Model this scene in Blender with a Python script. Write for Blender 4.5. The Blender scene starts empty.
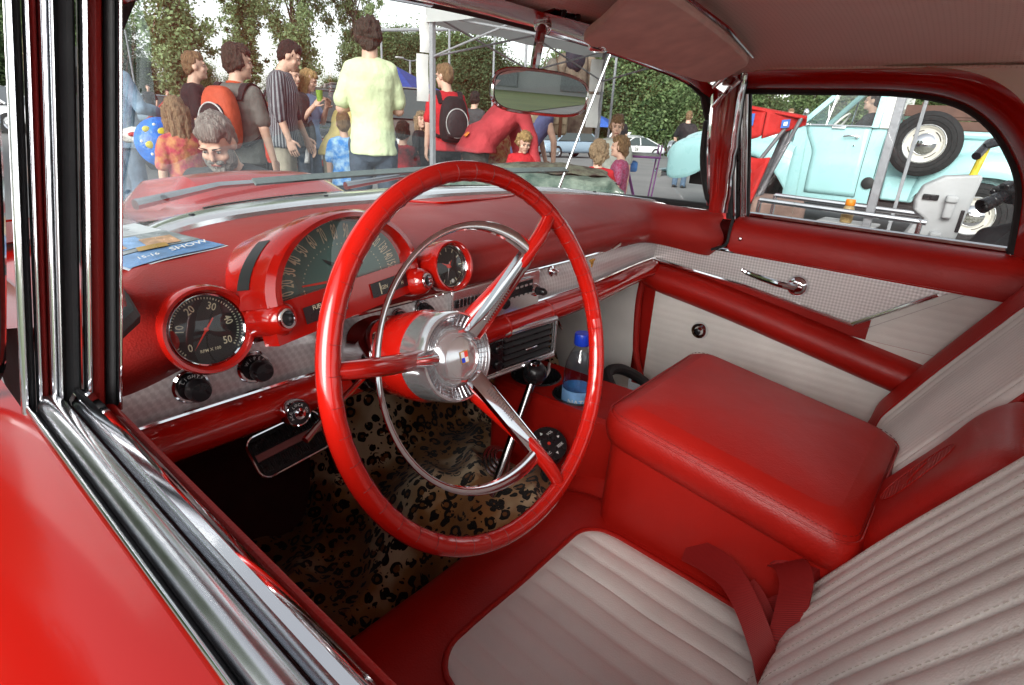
import bpy, math, random
from math import sin, cos, pi, radians, sqrt, atan2
from mathutils import Vector, Matrix, noise
import numpy as np
random.seed(7)
SC = bpy.context.scene
COL = SC.collection
V = Vector

# ------------------------------------------------------------------ mesh helper
class MB:
    def __init__(s): s.v=[]; s.f=[]; s.m=[]
    def add(s, vs, fs, mi=0):
        o=len(s.v); s.v.extend(tuple(p) for p in vs)
        for f in fs: s.f.append(tuple(i+o for i in f)); s.m.append(mi)
        return s
    def loft(s, rings, mi=0, closed=True, cap=True):
        n=len(rings[0]); vs=[p for r in rings for p in r]; fs=[]
        for i in range(len(rings)-1):
            for j in range(n if closed else n-1):
                k=(j+1)%n
                fs.append((i*n+j, i*n+k, (i+1)*n+k, (i+1)*n+j))
        if cap and closed:
            fs.append(tuple(range(n-1,-1,-1))); b=(len(rings)-1)*n
            fs.append(tuple(range(b,b+n)))
        return s.add(vs,fs,mi)
    def tube(s, pts, r, n=10, mi=0, closed=False, flat=None, cap=True):
        pts=[V(p) for p in pts]; N=len(pts)
        rs=r if isinstance(r,(list,tuple)) else [r]*N
        T=[]
        for i in range(N):
            a=pts[(i-1)%N] if (closed or i>0) else pts[i]
            b=pts[(i+1)%N] if (closed or i<N-1) else pts[i]
            T.append((b-a).normalized())
        up=V((0,0,1)) if abs(T[0].z)<.9 else V((0,1,0))
        x=T[0].cross(up).normalized()
        rings=[]
        for i in range(N):
            x=(x-T[i]*x.dot(T[i])).normalized(); y=T[i].cross(x)
            fx,fy=(1,1) if flat is None else flat
            rings.append([pts[i]+(x*cos(t)*fx+y*sin(t)*fy)*rs[i] for t in [2*pi*k/n for k in range(n)]])
        if closed: rings.append(rings[0]); cap=False
        return s.loft(rings,mi,True,cap)
    def lathe(s, prof, o, ax, n=24, mi=0, cap=False):
        o=V(o); ax=V(ax).normalized(); up=V((0,0,1)) if abs(ax.z)<.9 else V((1,0,0))
        x=ax.cross(up).normalized(); y=ax.cross(x)
        rings=[[o+ax*h+(x*cos(t)+y*sin(t))*r for t in [2*pi*k/n for k in range(n)]] for r,h in prof]
        return s.loft(rings,mi,True,cap)
    def box(s, c, d, mi=0, R=None):
        c=V(c); h=V(d)/2; vs=[]
        for sx in(-1,1):
            for sy in(-1,1):
                for sz in(-1,1):
                    p=V((sx*h.x,sy*h.y,sz*h.z))
                    if R is not None: p=R@p
                    vs.append(c+p)
        return s.add(vs,[(0,1,3,2),(4,6,7,5),(0,4,5,1),(2,3,7,6),(0,2,6,4),(1,5,7,3)],mi)
    def prism(s, poly, ext, mi=0):
        poly=[V(p) for p in poly]; e=V(ext); n=len(poly)
        vs=poly+[p+e for p in poly]
        fs=[tuple(range(n-1,-1,-1)),tuple(range(n,2*n))]+[(i,(i+1)%n,n+(i+1)%n,n+i) for i in range(n)]
        return s.add(vs,fs,mi)
    def grid(s, fn, nu, nv, mi=0):
        vs=[fn(i/nu,j/nv) for i in range(nu+1) for j in range(nv+1)]
        fs=[(i*(nv+1)+j,(i+1)*(nv+1)+j,(i+1)*(nv+1)+j+1,i*(nv+1)+j+1) for i in range(nu) for j in range(nv)]
        return s.add(vs,fs,mi)
    def ball(s, c, r, mi=0, R=None, nu=16, nv=10):
        c=V(c); r=V(r) if not isinstance(r,(int,float)) else V((r,r,r)); rings=[]
        for j in range(nv+1):
            t=pi*j/nv
            ring=[]
            for i in range(nu):
                p=V((r.x*sin(t)*cos(2*pi*i/nu), r.y*sin(t)*sin(2*pi*i/nu), -r.z*cos(t)))
                ring.append(c+(R@p if R is not None else p))
            rings.append(ring)
        return s.loft(rings,mi,True,False)
    def ribbon(s, pts, wv, th, mi=0):
        # flat strap along pts; wv = width vector per point (list) or one
        pts=[V(p) for p in pts]; N=len(pts); rings=[]
        for i,p in enumerate(pts):
            t=(pts[min(i+1,N-1)]-pts[max(i-1,0)]).normalized()
            w=V(wv[i] if isinstance(wv[0],(tuple,list,Vector)) else wv)
            nn=t.cross(w).normalized()*th/2
            rings.append([p-w/2-nn,p+w/2-nn,p+w/2+nn,p-w/2+nn])
        return s.loft(rings,mi)
    def text(s, st, o, u, v, size, mi=0, align='CENTER', sx=1.0, lift=0.0):
        vs,fs=text_geo(st,align); u=V(u).normalized(); v=V(v).normalized(); nn=u.cross(v); o=V(o)
        return s.add([o+u*(x*size*sx)+v*(y*size)+nn*lift for x,y in vs],fs,mi)
    def build(s, name, mats, parent=None, ang=35, bevel=None, sub=0, solid=0, seg=2):
        me=bpy.data.meshes.new(name); me.from_pydata(s.v,[],s.f); me.update()
        if not isinstance(mats,(list,tuple)): mats=[mats]
        for m in mats: me.materials.append(m)
        if len(mats)>1: me.polygons.foreach_set('material_index',s.m)
        if ang:
            me.shade_smooth(); me.set_sharp_from_angle(angle=radians(ang))
        o=bpy.data.objects.new(name,me); COL.objects.link(o)
        if parent is not None: o.parent=parent
        if solid:
            md=o.modifiers.new('solid','SOLIDIFY'); md.thickness=solid; md.offset=0
        if bevel:
            md=o.modifiers.new('bevel','BEVEL'); md.width=bevel; md.segments=seg; md.limit_method='ANGLE'; md.angle_limit=radians(40)
        if sub:
            md=o.modifiers.new('sub','SUBSURF'); md.levels=sub; md.render_levels=sub
        return o

_tc={}
def text_geo(st, align='CENTER'):
    k=(st,align)
    if k in _tc: return _tc[k]
    cu=bpy.data.curves.new('t','FONT'); cu.body=st; cu.align_x=align; cu.align_y='CENTER'; cu.resolution_u=2; cu.offset=.012
    ob=bpy.data.objects.new('t',cu); COL.objects.link(ob)
    dg=bpy.context.evaluated_depsgraph_get(); ev=ob.evaluated_get(dg); me=ev.to_mesh()
    r=([(p.co.x,p.co.y) for p in me.vertices],[tuple(p.vertices) for p in me.polygons])
    ev.to_mesh_clear(); bpy.data.objects.remove(ob); bpy.data.curves.remove(cu)
    _tc[k]=r
    return r

def thing(name,label,cat,loc=(0,0,0),rz=0,group=None):
    o=bpy.data.objects.new(name,None); COL.objects.link(o); o.location=loc; o.rotation_euler=(0,0,rz)
    o.empty_display_size=.1
    return tag(o,label,cat,group)
def tag(o,label=None,cat=None,group=None,kind=None):
    if label: o['label']=label
    if cat: o['category']=cat
    if group: o['group']=group
    if kind: o['kind']=kind
    return o
def copy_tree(o,parent=None):
    c=o.copy(); COL.objects.link(c)
    if parent is not None: c.parent=parent
    for ch in list(o.children): copy_tree(ch,c)
    return c
def lerp(a,b,t): return a+(b-a)*t
def sstep(a,b,x):
    t=min(1,max(0,(x-a)/(b-a))); return t*t*(3-2*t)
def pl_interp(xs,ys,x):
    if x<=xs[0]: return ys[0]
    for i in range(len(xs)-1):
        if x<=xs[i+1]: return lerp(ys[i],ys[i+1],(x-xs[i])/(xs[i+1]-xs[i]))
    return ys[-1]
def cr(P,n=8,closed=False):
    # Catmull-Rom through points
    P=[V(p) for p in P]; N=len(P); out=[]
    rng=range(N if closed else N-1)
    for i in rng:
        g=lambda k:P[k%N] if closed else P[min(max(k,0),N-1)]
        a,b,c,d=g(i-1),g(i),g(i+1),g(i+2)
        for j in range(n):
            t=j/n
            out.append(.5*((2*b)+(c-a)*t+(2*a-5*b+4*c-d)*t*t+(3*b-a-3*c+d)*t**3))
    if not closed: out.append(P[-1])
    return out

# ------------------------------------------------------------------ materials
class NT:
    def __init__(s,name):
        s.mat=bpy.data.materials.new(name); s.mat.use_nodes=True; s.t=s.mat.node_tree; s.t.nodes.clear()
        s.out=s.n('ShaderNodeOutputMaterial')
    def n(s,ty,**kw):
        nd=s.t.nodes.new(ty)
        for k,val in kw.items():
            if k in nd.inputs.keys(): nd.inputs[k].default_value=val
            else: setattr(nd,k,val)
        return nd
    def l(s,a,b): s.t.links.new(a,b)
    def math(s,op,a,b=0,c=None):
        nd=s.t.nodes.new('ShaderNodeMath'); nd.operation=op
        for i,x in enumerate((a,b) if c is None else (a,b,c)):
            if isinstance(x,(int,float)): nd.inputs[i].default_value=x
            else: s.l(x,nd.inputs[i])
        return nd.outputs[0]
    def mix(s,f,a,b):
        nd=s.t.nodes.new('ShaderNodeMix'); nd.data_type='RGBA'
        for i,x in ((0,f),(6,a),(7,b)):
            if isinstance(x,(int,float)): nd.inputs[i].default_value=x
            elif isinstance(x,tuple): nd.inputs[i].default_value=x if len(x)==4 else x+(1,)
            else: s.l(x,nd.inputs[i])
        return nd.outputs[2]
    def ramp(s,f,stops,interp='LINEAR'):
        nd=s.t.nodes.new('ShaderNodeValToRGB'); cr_=nd.color_ramp; cr_.interpolation=interp
        while len(cr_.elements)<len(stops): cr_.elements.new(.5)
        for e,(p,c) in zip(cr_.elements,stops):
            e.position=p; e.color=c if len(c)==4 else tuple(c)+(1,)
        s.l(f,nd.inputs[0]); return nd.outputs[0]
    def coord(s,scale=1,kind='Object'):
        tc=s.n('ShaderNodeTexCoord'); mp=s.n('ShaderNodeMapping')
        sc=scale if isinstance(scale,tuple) else (scale,)*3
        mp.inputs['Scale'].default_value=sc; s.l(tc.outputs[kind],mp.inputs[0]); return mp.outputs[0]
    def noise(s,vec,scale=5,detail=3,rough=.5):
        nd=s.n('ShaderNodeTexNoise',Scale=scale,Detail=detail,Roughness=rough); s.l(vec,nd.inputs['Vector']); return nd.outputs[0]
    def bump(s,h,strength=.2,dist=.01):
        nd=s.n('ShaderNodeBump',Strength=strength,Distance=dist); s.l(h,nd.inputs['Height']); return nd.outputs[0]
    def pbr(s,col,rough=.5,metal=0,coat=0,normal=None,coat_rough=.05,spec=.5,sheen=0,trans=0,sss=0):
        p=s.n('ShaderNodeBsdfPrincipled')
        for k,x in (('Base Color',col),('Roughness',rough),('Metallic',metal),('Coat Weight',coat),('Coat Roughness',coat_rough),('Specular IOR Level',spec),('Sheen Weight',sheen),('Transmission Weight',trans)):
            if isinstance(x,(int,float)): p.inputs[k].default_value=x
            elif isinstance(x,tuple): p.inputs[k].default_value=x if len(x)==4 else x+(1,)
            else: s.l(x,p.inputs[k])
        if normal is not None: s.l(normal,p.inputs['Normal'])
        s.l(p.outputs[0],s.out.inputs[0]); s.p=p; return s.mat

def simple(name,col,rough=.5,metal=0,coat=0,var=.12,vscale=20,bump=0,bscale=200,bdist=.002,spec=.5,sheen=0,rvar=.08):
    t=NT(name); c=t.coord()
    n=t.noise(c,vscale,4)
    lo=tuple(x*(1-var) for x in col); hi=tuple(min(1,x*(1+var)) for x in col)
    cc=t.ramp(n,[(.3,lo),(.7,hi)])
    rr=t.math('MULTIPLY_ADD',t.noise(c,vscale*2.3,3),rvar*2,rough-rvar)
    nb=None
    if bump: nb=t.bump(t.noise(c,bscale,2),bump,bdist)
    return t.pbr(cc,rr,metal,coat,nb,spec=spec,sheen=sheen)

M={}
def mats_core():
    M['leather']=leather('red_leather',(.38,.0085,.0045),.42)
    M['leather_top']=leather('red_dash_vinyl',(.36,.019,.014),.45)
    M['paint']=simple('red_gloss_paint',(.45,.008,.004),.16,coat=.6,var=.05,vscale=4,rvar=.03)
    M['bodypaint']=simple('red_body_paint',(.31,.006,.004),.18,coat=.3,spec=.4,var=.04,vscale=3,rvar=.03)
    M['white']=leather('white_vinyl',(.80,.77,.725),.50)
    M['headliner']=headliner()
    M['visor']=simple('visor_vinyl',(.88,.76,.68),.6,bump=.15,bscale=500,bdist=.001)
    M['chrome']=simple('chrome',(.80,.81,.83),.07,metal=1,var=.03,vscale=6,rvar=.03)
    M['chrome_soft']=simple('brushed_chrome',(.62,.63,.65),.24,metal=1,var=.12,vscale=14,rvar=.06)
    M['turned']=turned()
    M['weave']=weave()
    M['rubber']=simple('black_rubber',(.012,.012,.013),.6,bump=.2,bscale=300)
    M['black']=simple('black_plastic',(.014,.014,.016),.28,var=.2)
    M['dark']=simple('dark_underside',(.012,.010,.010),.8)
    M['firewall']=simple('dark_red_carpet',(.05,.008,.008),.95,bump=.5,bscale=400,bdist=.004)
    M['dial']=simple('black_dial',(.02,.021,.022),.4)
    M['dial_green']=simple('grey_green_dial',(.085,.19,.17),.35,var=.15,vscale=9)
    M['cream']=simple('cream_lettering',(.74,.72,.52),.6,var=.04)
    M['whitepaint']=simple('white_paint',(.78,.78,.76),.5,var=.04)
    M['needle']=simple('orange_red_needle',(.75,.05,.03),.4,var=.04)
    M['glass']=glass('clear_glass',.0,(.96,.985,.97))
    M['wsglass']=glass('windshield_glass',.0,(.93,.97,.95),boost=1.6)
    M['leopard']=leopard()
    M['belt']=belt()
    M['bottle']=glass('thin_clear_plastic',.02,(.90,.95,.98),boost=1.6)
    M['blue_cap']=simple('blue_plastic',(.01,.05,.55),.35)
    M['gold']=simple('gold_enamel',(.75,.42,.08),.3,metal=.7)
    M['mirror']=simple('mirror_glass',(.58,.59,.59),.01,metal=1,var=.01,rvar=.005)
def leather(name,col,rough):
    t=NT(name); c=t.coord()
    n=t.noise(c,6,4); cc=t.ramp(n,[(.3,tuple(x*.88 for x in col)),(.7,tuple(min(1,x*1.1) for x in col))])
    vo=t.n('ShaderNodeTexVoronoi',Scale=420); t.l(c,vo.inputs['Vector'])
    h=t.math('ADD',t.math('MULTIPLY',vo.outputs[0],.6),t.math('ADD',t.math('MULTIPLY',t.noise(c,22,3),3.0),t.math('MULTIPLY',t.noise(c,5,2),7.0)))
    rr=t.math('MULTIPLY_ADD',t.noise(c,9,4),.22,rough-.11)
    return t.pbr(cc,rr,0,0,t.bump(h,.16,.003),spec=.38)
def headliner():
    t=NT('headliner_vinyl'); c=t.coord(1)
    # perforations on a regular grid
    sx=t.n('ShaderNodeSeparateXYZ'); t.l(c,sx.inputs[0])
    fx=t.math('SUBTRACT',t.math('FRACT',t.math('MULTIPLY',sx.outputs[0],125)),.5)
    fy=t.math('SUBTRACT',t.math('FRACT',t.math('MULTIPLY',sx.outputs[1],125)),.5)
    d=t.math('SQRT',t.math('ADD',t.math('MULTIPLY',fx,fx),t.math('MULTIPLY',fy,fy)))
    hole=t.math('LESS_THAN',d,.2)
    n=t.noise(c,8,4); base=t.ramp(n,[(.3,(.88,.82,.76)),(.7,(.92,.86,.80))])
    cc=t.mix(hole,base,(.78,.72,.66))
    return t.pbr(cc,.6,normal=t.bump(t.noise(c,300,2),.1,.002))
def turned():
    # engine turned aluminium: overlapping swirl discs, each disc's anisotropic sheen painted into its colour
    t=NT('engine_turned_aluminium'); c=t.coord(1)
    sx=t.n('ShaderNodeSeparateXYZ'); t.l(c,sx.inputs[0])
    k=105
    a=t.math('MULTIPLY',t.math('ADD',sx.outputs[0],t.math('MULTIPLY',sx.outputs[1],.75)),k)
    b=t.math('MULTIPLY',sx.outputs[2],k)
    row=t.math('FLOOR',b)
    a=t.math('ADD',a,t.math('MULTIPLY',row,.5))
    fx=t.math('SUBTRACT',t.math('FRACT',a),.5); fy=t.math('SUBTRACT',t.math('FRACT',b),.5)
    ang=t.math('ARCTAN2',fy,fx)
    s=t.math('MULTIPLY_ADD',t.math('SINE',t.math('MULTIPLY_ADD',ang,2,.8)),.5,.5)
    r=t.math('SQRT',t.math('ADD',t.math('MULTIPLY',fx,fx),t.math('MULTIPLY',fy,fy)))
    sw=t.math('MULTIPLY_ADD',t.math('SINE',t.math('MULTIPLY',r,60)),.5,.5)
    h=t.math('ADD',t.math('MULTIPLY',s,.8),t.math('MULTIPLY',sw,.2))
    n=t.noise(c,14,3)
    cc=t.ramp(t.math('ADD',t.math('MULTIPLY',s,.75),t.math('MULTIPLY',n,.25)),[(.1,(.70,.68,.67)),(.9,(.88,.87,.86))])
    return t.pbr(cc,t.math('MULTIPLY_ADD',s,.12,.30),.25,normal=t.bump(h,.06,.0005))
def weave():
    # door trim: small pressed lozenges in bright metal
    t=NT('pressed_metal_trim'); c=t.coord(1)
    sx=t.n('ShaderNodeSeparateXYZ'); t.l(c,sx.inputs[0])
    a=t.math('ADD',t.math('ADD',sx.outputs[0],sx.outputs[1]),sx.outputs[2]); b=t.math('SUBTRACT',t.math('ADD',sx.outputs[0],sx.outputs[1]),sx.outputs[2])
    w=t.math('MULTIPLY',t.math('SINE',t.math('MULTIPLY',a,430)),t.math('SINE',t.math('MULTIPLY',b,430)))
    w=t.math('MULTIPLY_ADD',w,.5,.5)
    cc=t.ramp(w,[(.15,(.58,.54,.53)),(.85,(.84,.80,.79))])
    return t.pbr(cc,.40,.4,normal=t.bump(w,.3,.001))
def glass(name,rough,tint,boost=1.0):
    t=NT(name); tr=t.n('ShaderNodeBsdfTransparent'); tr.inputs[0].default_value=tint+(1,)
    gl=t.n('ShaderNodeBsdfGlossy',Roughness=max(rough,.001)); fr=t.n('ShaderNodeLayerWeight',Blend=.5)
    f=t.math('MINIMUM',t.math('MULTIPLY_ADD',t.math('POWER',fr.outputs[1],4.5),.85,.055*boost),1)
    mx=t.n('ShaderNodeMixShader'); t.l(f,mx.inputs[0]); t.l(tr.outputs[0],mx.inputs[1]); t.l(gl.outputs[0],mx.inputs[2])
    t.l(mx.outputs[0],t.out.inputs[0]); return t.mat
def leopard():
    t=NT('leopard_plush'); c=t.coord(1)
    wv=t.n('ShaderNodeTexNoise',Scale=22,Detail=3); t.l(c,wv.inputs['Vector'])
    va=t.n('ShaderNodeVectorMath',operation='MULTIPLY_ADD'); t.l(wv.outputs['Color'],va.inputs[0]); va.inputs[1].default_value=(.022,.022,.022); t.l(c,va.inputs[2])
    vo=t.n('ShaderNodeTexVoronoi',Scale=38,Randomness=.8); t.l(va.outputs[0],vo.inputs['Vector'])
    d=vo.outputs['Distance']
    ring=t.math('MULTIPLY',t.math('GREATER_THAN',d,.22),t.math('LESS_THAN',d,.48))
    br=t.noise(va.outputs[0],62,2)
    ring=t.math('MULTIPLY',ring,t.math('GREATER_THAN',br,.40))
    small=t.n('ShaderNodeTexVoronoi',Scale=66,Randomness=1); t.l(va.outputs[0],small.inputs['Vector'])
    dots=t.math('MULTIPLY',t.math('LESS_THAN',small.outputs['Distance'],.20),t.math('GREATER_THAN',d,.55))
    spot=t.math('MAXIMUM',ring,dots)
    patch=t.noise(c,5.5,3)
    base=t.ramp(patch,[(.38,(.19,.075,.022)),(.50,(.33,.15,.05)),(.61,(.68,.53,.33))])
    inner=t.mix(t.math('LESS_THAN',d,.26),base,(.20,.075,.022))
    cc=t.mix(spot,inner,(.008,.006,.005))
    return t.pbr(cc,.9,0,0,t.bump(t.noise(c,500,2),.6,.004),spec=.15,sheen=.15)
def belt():
    t=NT('red_webbing'); c=t.coord(1)
    w=t.n('ShaderNodeTexWave',Scale=160); t.l(c,w.inputs['Vector'])
    cc=t.ramp(w.outputs[1],[(.2,(.20,.006,.006)),(.8,(.34,.014,.012))])
    return t.pbr(cc,.55,normal=t.bump(w.outputs[1],.3,.001))
# ================================================================== THE RED CAR
def build_car():
    car=thing('classic_car','red two-seat hardtop classic car with red and white interior, steering wheel in the foreground','car',(0,0,0))
    P=lambda mb,name,mat,**k: mb.build(name,mat,k.pop('parent',car),**k)
    # ---------------------------------------------------------------- exterior body
    prof=[(-.762,.934),(-.775,.932),(-.80,.925),(-.828,.908),(-.852,.875),(-.868,.82),(-.878,.74),(-.885,.62),(-.882,.48),(-.865,.34)]
    ys=[-2.1,-1.7,-1.35,-1.0,-.7,-.4,-.1,.1,.2,.35,.6,.9,1.2,1.5,1.75,1.95,2.06,2.12]
    def side(sg):
        mb=MB(); rings=[]
        for y in ys:
            k=1-.10*max(0,(y-1.5)/.62)**2; dz=-.145*sstep(.5,2.3,y)
            rings.append([(sg*x*k,y,z+dz) for x,z in prof])
        mb.loft(rings,closed=False)
        return mb
    P(side(-1),'body_side',M['bodypaint'],sub=1)
    P(side(1),'body_side',M['bodypaint'],sub=1)
    # hood with raised scoop
    def hood(u,v):
        x=lerp(-.70,.70,u); y=lerp(.80,2.10,v)
        z=.962-.100*((y-.8)/.7)-.03*(abs(x)/.7)**2.2
        sc=sstep(.27,.19,abs(x-.02))*sstep(1.08,1.36,y)*(1-sstep(1.65,1.95,y))
        z+=.095*sc*(1-.15*(x/.24)**2)
        z-=.04*sstep(1.9,2.10,y)
        return (x,y,z)
    P(MB().grid(hood,56,48),'hood',M['bodypaint'])
    for sg in(-1,1):     # fender tops between hood and side
        def ft(u,v,sg=sg):
            y=lerp(.36,2.12,v); k=1-.10*max(0,(y-1.5)/.62)**2
            return (sg*lerp(.690,.775*k,u),y,lerp(.922,.932,u)+.004*sin(u*pi)-.145*sstep(.5,2.3,y)-.03*(1-u)*sstep(1.9,2.12,y))
        P(MB().grid(ft,8,26),'fender_top',M['bodypaint'])
    nose=MB().grid(lambda u,v:(lerp(-.80,.80,u),2.11+.05*sin(v*pi),lerp(.35,.765,v)),16,8)
    P(nose,'grille_panel',M['bodypaint'])
    # cowl top with vent slots
    cowl=MB().grid(lambda u,v:(lerp(-.71,.71,u),lerp(wsb_y(lerp(-.66,.66,u))+.005,.86,v) if wsb_y(lerp(-.66,.66,u))<.83 else .86,.958-.045*(abs(lerp(-1,1,u)))**2.4),40,6)
    P(cowl,'cowl',M['bodypaint'])
    for k in range(7):
        pass
    # ---------------------------------------------------------------- windshield
    def ws(u,v):
        x0=lerp(-.695,.668,u)
        b=V((x0,wsb_y(x0),.972)); tx=lerp(-.665,.645,u); t=V((tx,wst_y(tx),wst_z(tx)))
        p=b.lerp(t,v); p.y+=.015*sin(pi*v)
        return p
    P(MB().grid(ws,48,12),'windshield',M['wsglass'])
    border=[ws(0,1-j/10) for j in range(11)]+[ws(i/48,0) for i in range(1,48)]+[ws(1,j/10) for j in range(11)]
    P(MB().tube(border,.0095,8),'windshield_gasket',M['rubber'])
    top=[ws(i/48,1) for i in range(49)]
    P(MB().tube([p+V((0,-.004,.006)) for p in top],.012,8),'windshield_gasket',M['rubber'])
    # chrome sill moulding inside the base of the glass
    def mould(u,v):
        x=lerp(-.640,.662,u); y=wsb_y(x)
        prof=[(.004,.977),(.012,.985),(.040,.9885),(.068,.986),(.080,.980),(.083,.970)]
        a=v*(len(prof)-1); i=min(int(a),len(prof)-2); f=a-i
        d=lerp(prof[i][0],prof[i+1][0],f); z=lerp(prof[i][1],prof[i+1][1],f)
        return (x,y-d*mw(x)/.083,z-.012*sstep(.5,.66,abs(x)))
    P(MB().grid(mould,80,10),'windshield_moulding',M['trim_bright'])
    for x in(-.44,-.13,.16,.40,.57):
        scr=MB(); y=wsb_y(x)-mw(x)*.62; scr.lathe([(.0001,.0035),(.004,.003),(.006,0)],(x,y,.9865-.012*sstep(.5,.66,abs(x))),(0,0,1),10)
        P(scr,'moulding_screw',M['black'])
    # defroster slot covers on the moulding (dark slits, left of centre)
    for x0,x1 in((-.40,-.10),(.12,.36)):
        sl=MB(); n=14; pts=[]
        for i in range(n+1):
            x=lerp(x0,x1,i/n); pts.append((x,wsb_y(x)-mw(x)*.30,.9885))
        sl.ribbon(pts,(0,.006,0),.002)
        P(sl,'defroster_slot',M['black'])
    # passenger side inner windshield pillar
    for sg in(1,):
        pil=MB()
        def pp(u,v,sg=sg):
            z=lerp(.962,1.285,v); xo=lerp(.675,.630,v)+.004*sin(v*9); y0=lerp(.185,.215,v); y1=.135
            a=u*pi
            return (sg*(xo-.024*sin(a)-.01*(1-u)),lerp(y0,y1,u),z)
        pil.grid(pp,10,16)
        P(pil,'windshield_pillar',M['leather_top'] if sg<0 else M['paint'])
        edge=[pp(0,j/14) for j in range(15)]
        P(MB().tube(edge,.006,8),'pillar_trim',M['chrome'])
        q=[(sg*(lerp(.672,.632,j/14)-.016-.0035*noise.noise(V((j*.9,0,0)))),.138+.004*noise.noise(V((j*.8,3,0))),lerp(.965,1.285,j/14)) for j in range(15)]
        if sg>0:
            P(MB().tube(q,.006,8,flat=(1,1.4)),'pillar_trim',M['chrome'])
            P(MB().tube([(x+.008,y-.004,z) for x,y,z in q],.005,8),'pillar_seal',M['rubber'])
    # ---------------------------------------------------------------- vent window posts and seals at both door fronts
    def post(sg,strips):
        for nm,x0,x1,y0,dep,mat in strips:
            zb,zt=.925,1.262; n=6
            mb=MB(); rings=[]
            for j in range(n+1):
                z=lerp(zb,zt,j/n); dx=.054*(z-.925)/.3   # tumblehome
                c=(x0+x1)/2; w=(x1-x0)/2; ring=[]
                for k in range(10):
                    t=2*pi*k/10
                    ring.append((sg*(-(c+w*cos(t))-0+dx if False else -(c+w*cos(t))) if False else sg*((-(c+w*cos(t)))-dx) , y0+dep*sin(t), z))
                rings.append(ring)
            mb.loft(rings); P(mb,nm,mat)
    # strips given at z=.925 as signed driver-side x (negative); sg=+1 keeps driver side, -1 mirrors it
    L=[('vent_post',-.7655,-.7610,.130,.006,M['chrome']),('vent_seal',-.7615,-.7555,.138,.008,M['rubber']),('vent_post',-.7560,-.7525,.130,.006,M['chrome']),('post_cover',-.7530,-.7475,.136,.007,M['leather_top']),('vent_post',-.7480,-.7425,.132,.007,M['chrome']),('vent_post',-.7430,-.7400,.128,.006,M['chrome_soft']),
       ('door_seal',-.7405,-.7245,.145,.016,M['rubber']),('pillar_trim',-.7255,-.7200,.130,.007,M['chrome']),('pillar_cover',-.722,-.7075,.145,.014,M['leather_top']),('pillar_seal',-.709,-.7015,.138,.009,M['rubber']),('pillar_trim',-.7025,-.6985,.132,.006,M['chrome'])]
    def posts(sg):
        for nm,x0,x1,y0,dep,mat in L:
            zb,zt=.915,1.262; n=6; rings=[]
            for j in range(n+1):
                z=lerp(zb,zt,j/n); dx=.18*(z-.925); c=(x0+x1)/2+dx; w=(x1-x0)/2
                rings.append([(sg*(c+w*cos(2*pi*k/12)),y0+dep*sin(2*pi*k/12),z) for k in range(12)])
            P(MB().loft(rings),nm,mat)
    posts(1)
    # passenger door: chrome channel post with a dark slot, seal in front of it
    for nm,x,y,w,d,mat in [('door_seal',.700,.137,.012,.008,M['rubber']),('vent_post',.714,.129,.008,.005,M['chrome']),('vent_post',.722,.122,.007,.004,M['black']),('vent_post',.726,.116,.007,.004,M['chrome']),('vent_post',.730,.111,.007,.004,M['chrome_soft']),('vent_post',.733,.106,.008,.005,M['chrome']),('vent_post',.735,.100,.006,.004,M['rubber'])]:
        rings=[]
        for j in range(7):
            z=lerp(.945,1.256,j/6); dx=-.16*(z-.945)
            rings.append([(x+dx+w*cos(2*pi*k/10),y+.13*(z-.945)+d*sin(2*pi*k/10),z) for k in range(10)])
        P(MB().loft(rings),nm,mat)
    # driver's vent pane with rounded lower corner in a chrome frame, swung outward
    vf=cr([(-.712,.16,1.26),(-.738,.16,1.10),(-.762,.16,.985),(-.770,.165,.955),(-.785,.18,.938),(-.815,.205,.932),(-.850,.235,.935)],6)
    vb=[(p.x-.085+.03*(p.z-.93),p.y+.075,max(p.z,.936)) for p in vf[:20]]
    P(MB().tube(vf,.0055,8),'vent_window_frame',M['chrome'])
    vg=MB(); 
    for i in range(len(vf)-1):
        a,b=vf[i],vf[i+1]
        if b.z<.937: break
        vg.add([a,b,(min(b.x,-.77)-.07,b.y+.07+(.75-abs(b.x))*0,b.z),(min(a.x,-.77)-.07,a.y+.07,a.z)],[(0,1,2,3)])
    P(vg,'vent_window_pane',M['glass'])
    # side mirror foot seen past the post
    # ---------------------------------------------------------------- driver door top
    def strip(name,prof,mat,y0=.12,y1=-1.0,n=24,ybend=0,**k):
        rings=[[(x,y,z) for x,z in prof] for y in [lerp(y0,y1,i/n) for i in range(n+1)]]
        mb=MB().loft(rings,closed=True); return P(mb,name,mat,**k)
    def arc(x0,x1,z0,h,n=10,zb=.90):
        pr=[(x0,zb)]+[(lerp(x0,x1,i/n),z0+h*sin(pi*i/n)**.6) for i in range(n+1)]+[(x1,zb)]
        return pr
    strip('window_bead',arc(-.7620,-.7580,.937,.004),M['chrome'],zb if False else .13)
    strip('window_seal',arc(-.7580,-.7550,.931,.002),M['rubber'],.13)
    strip('door_capping',arc(-.7550,-.7370,.936,.008,14),M['chrome_soft'],.128)
    strip('capping_groove',arc(-.7370,-.7345,.930,.001),M['firewall'],.128)
    strip('garnish_moulding',[(-.7345,.90),(-.7345,.936),(-.731,.942),(-.726,.943),(-.719,.938),(-.714,.927),(-.712,.90)],M['chrome'],.128)
    # driver inner ledge pad and door panel
    def ledge(sg,y0,y1):
        pr=[(.7125,.900),(.712,.916),(.709,.922),(.705,.921),(.702,.912),(.700,.895),(.703,.866)]
        rings=[[(sg*x,y,z) for x,z in pr] for y in [lerp(y0,y1,i/20) for i in range(21)]]
        return MB().loft(rings,closed=False)
    P(ledge(-1,.135,-.9),'door_ledge',M['leather'],sub=1)
    P(MB().box((-.711,-.35,.60),(.012,1.1,.60)),'driver_door_panel',M['leather'])
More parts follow.
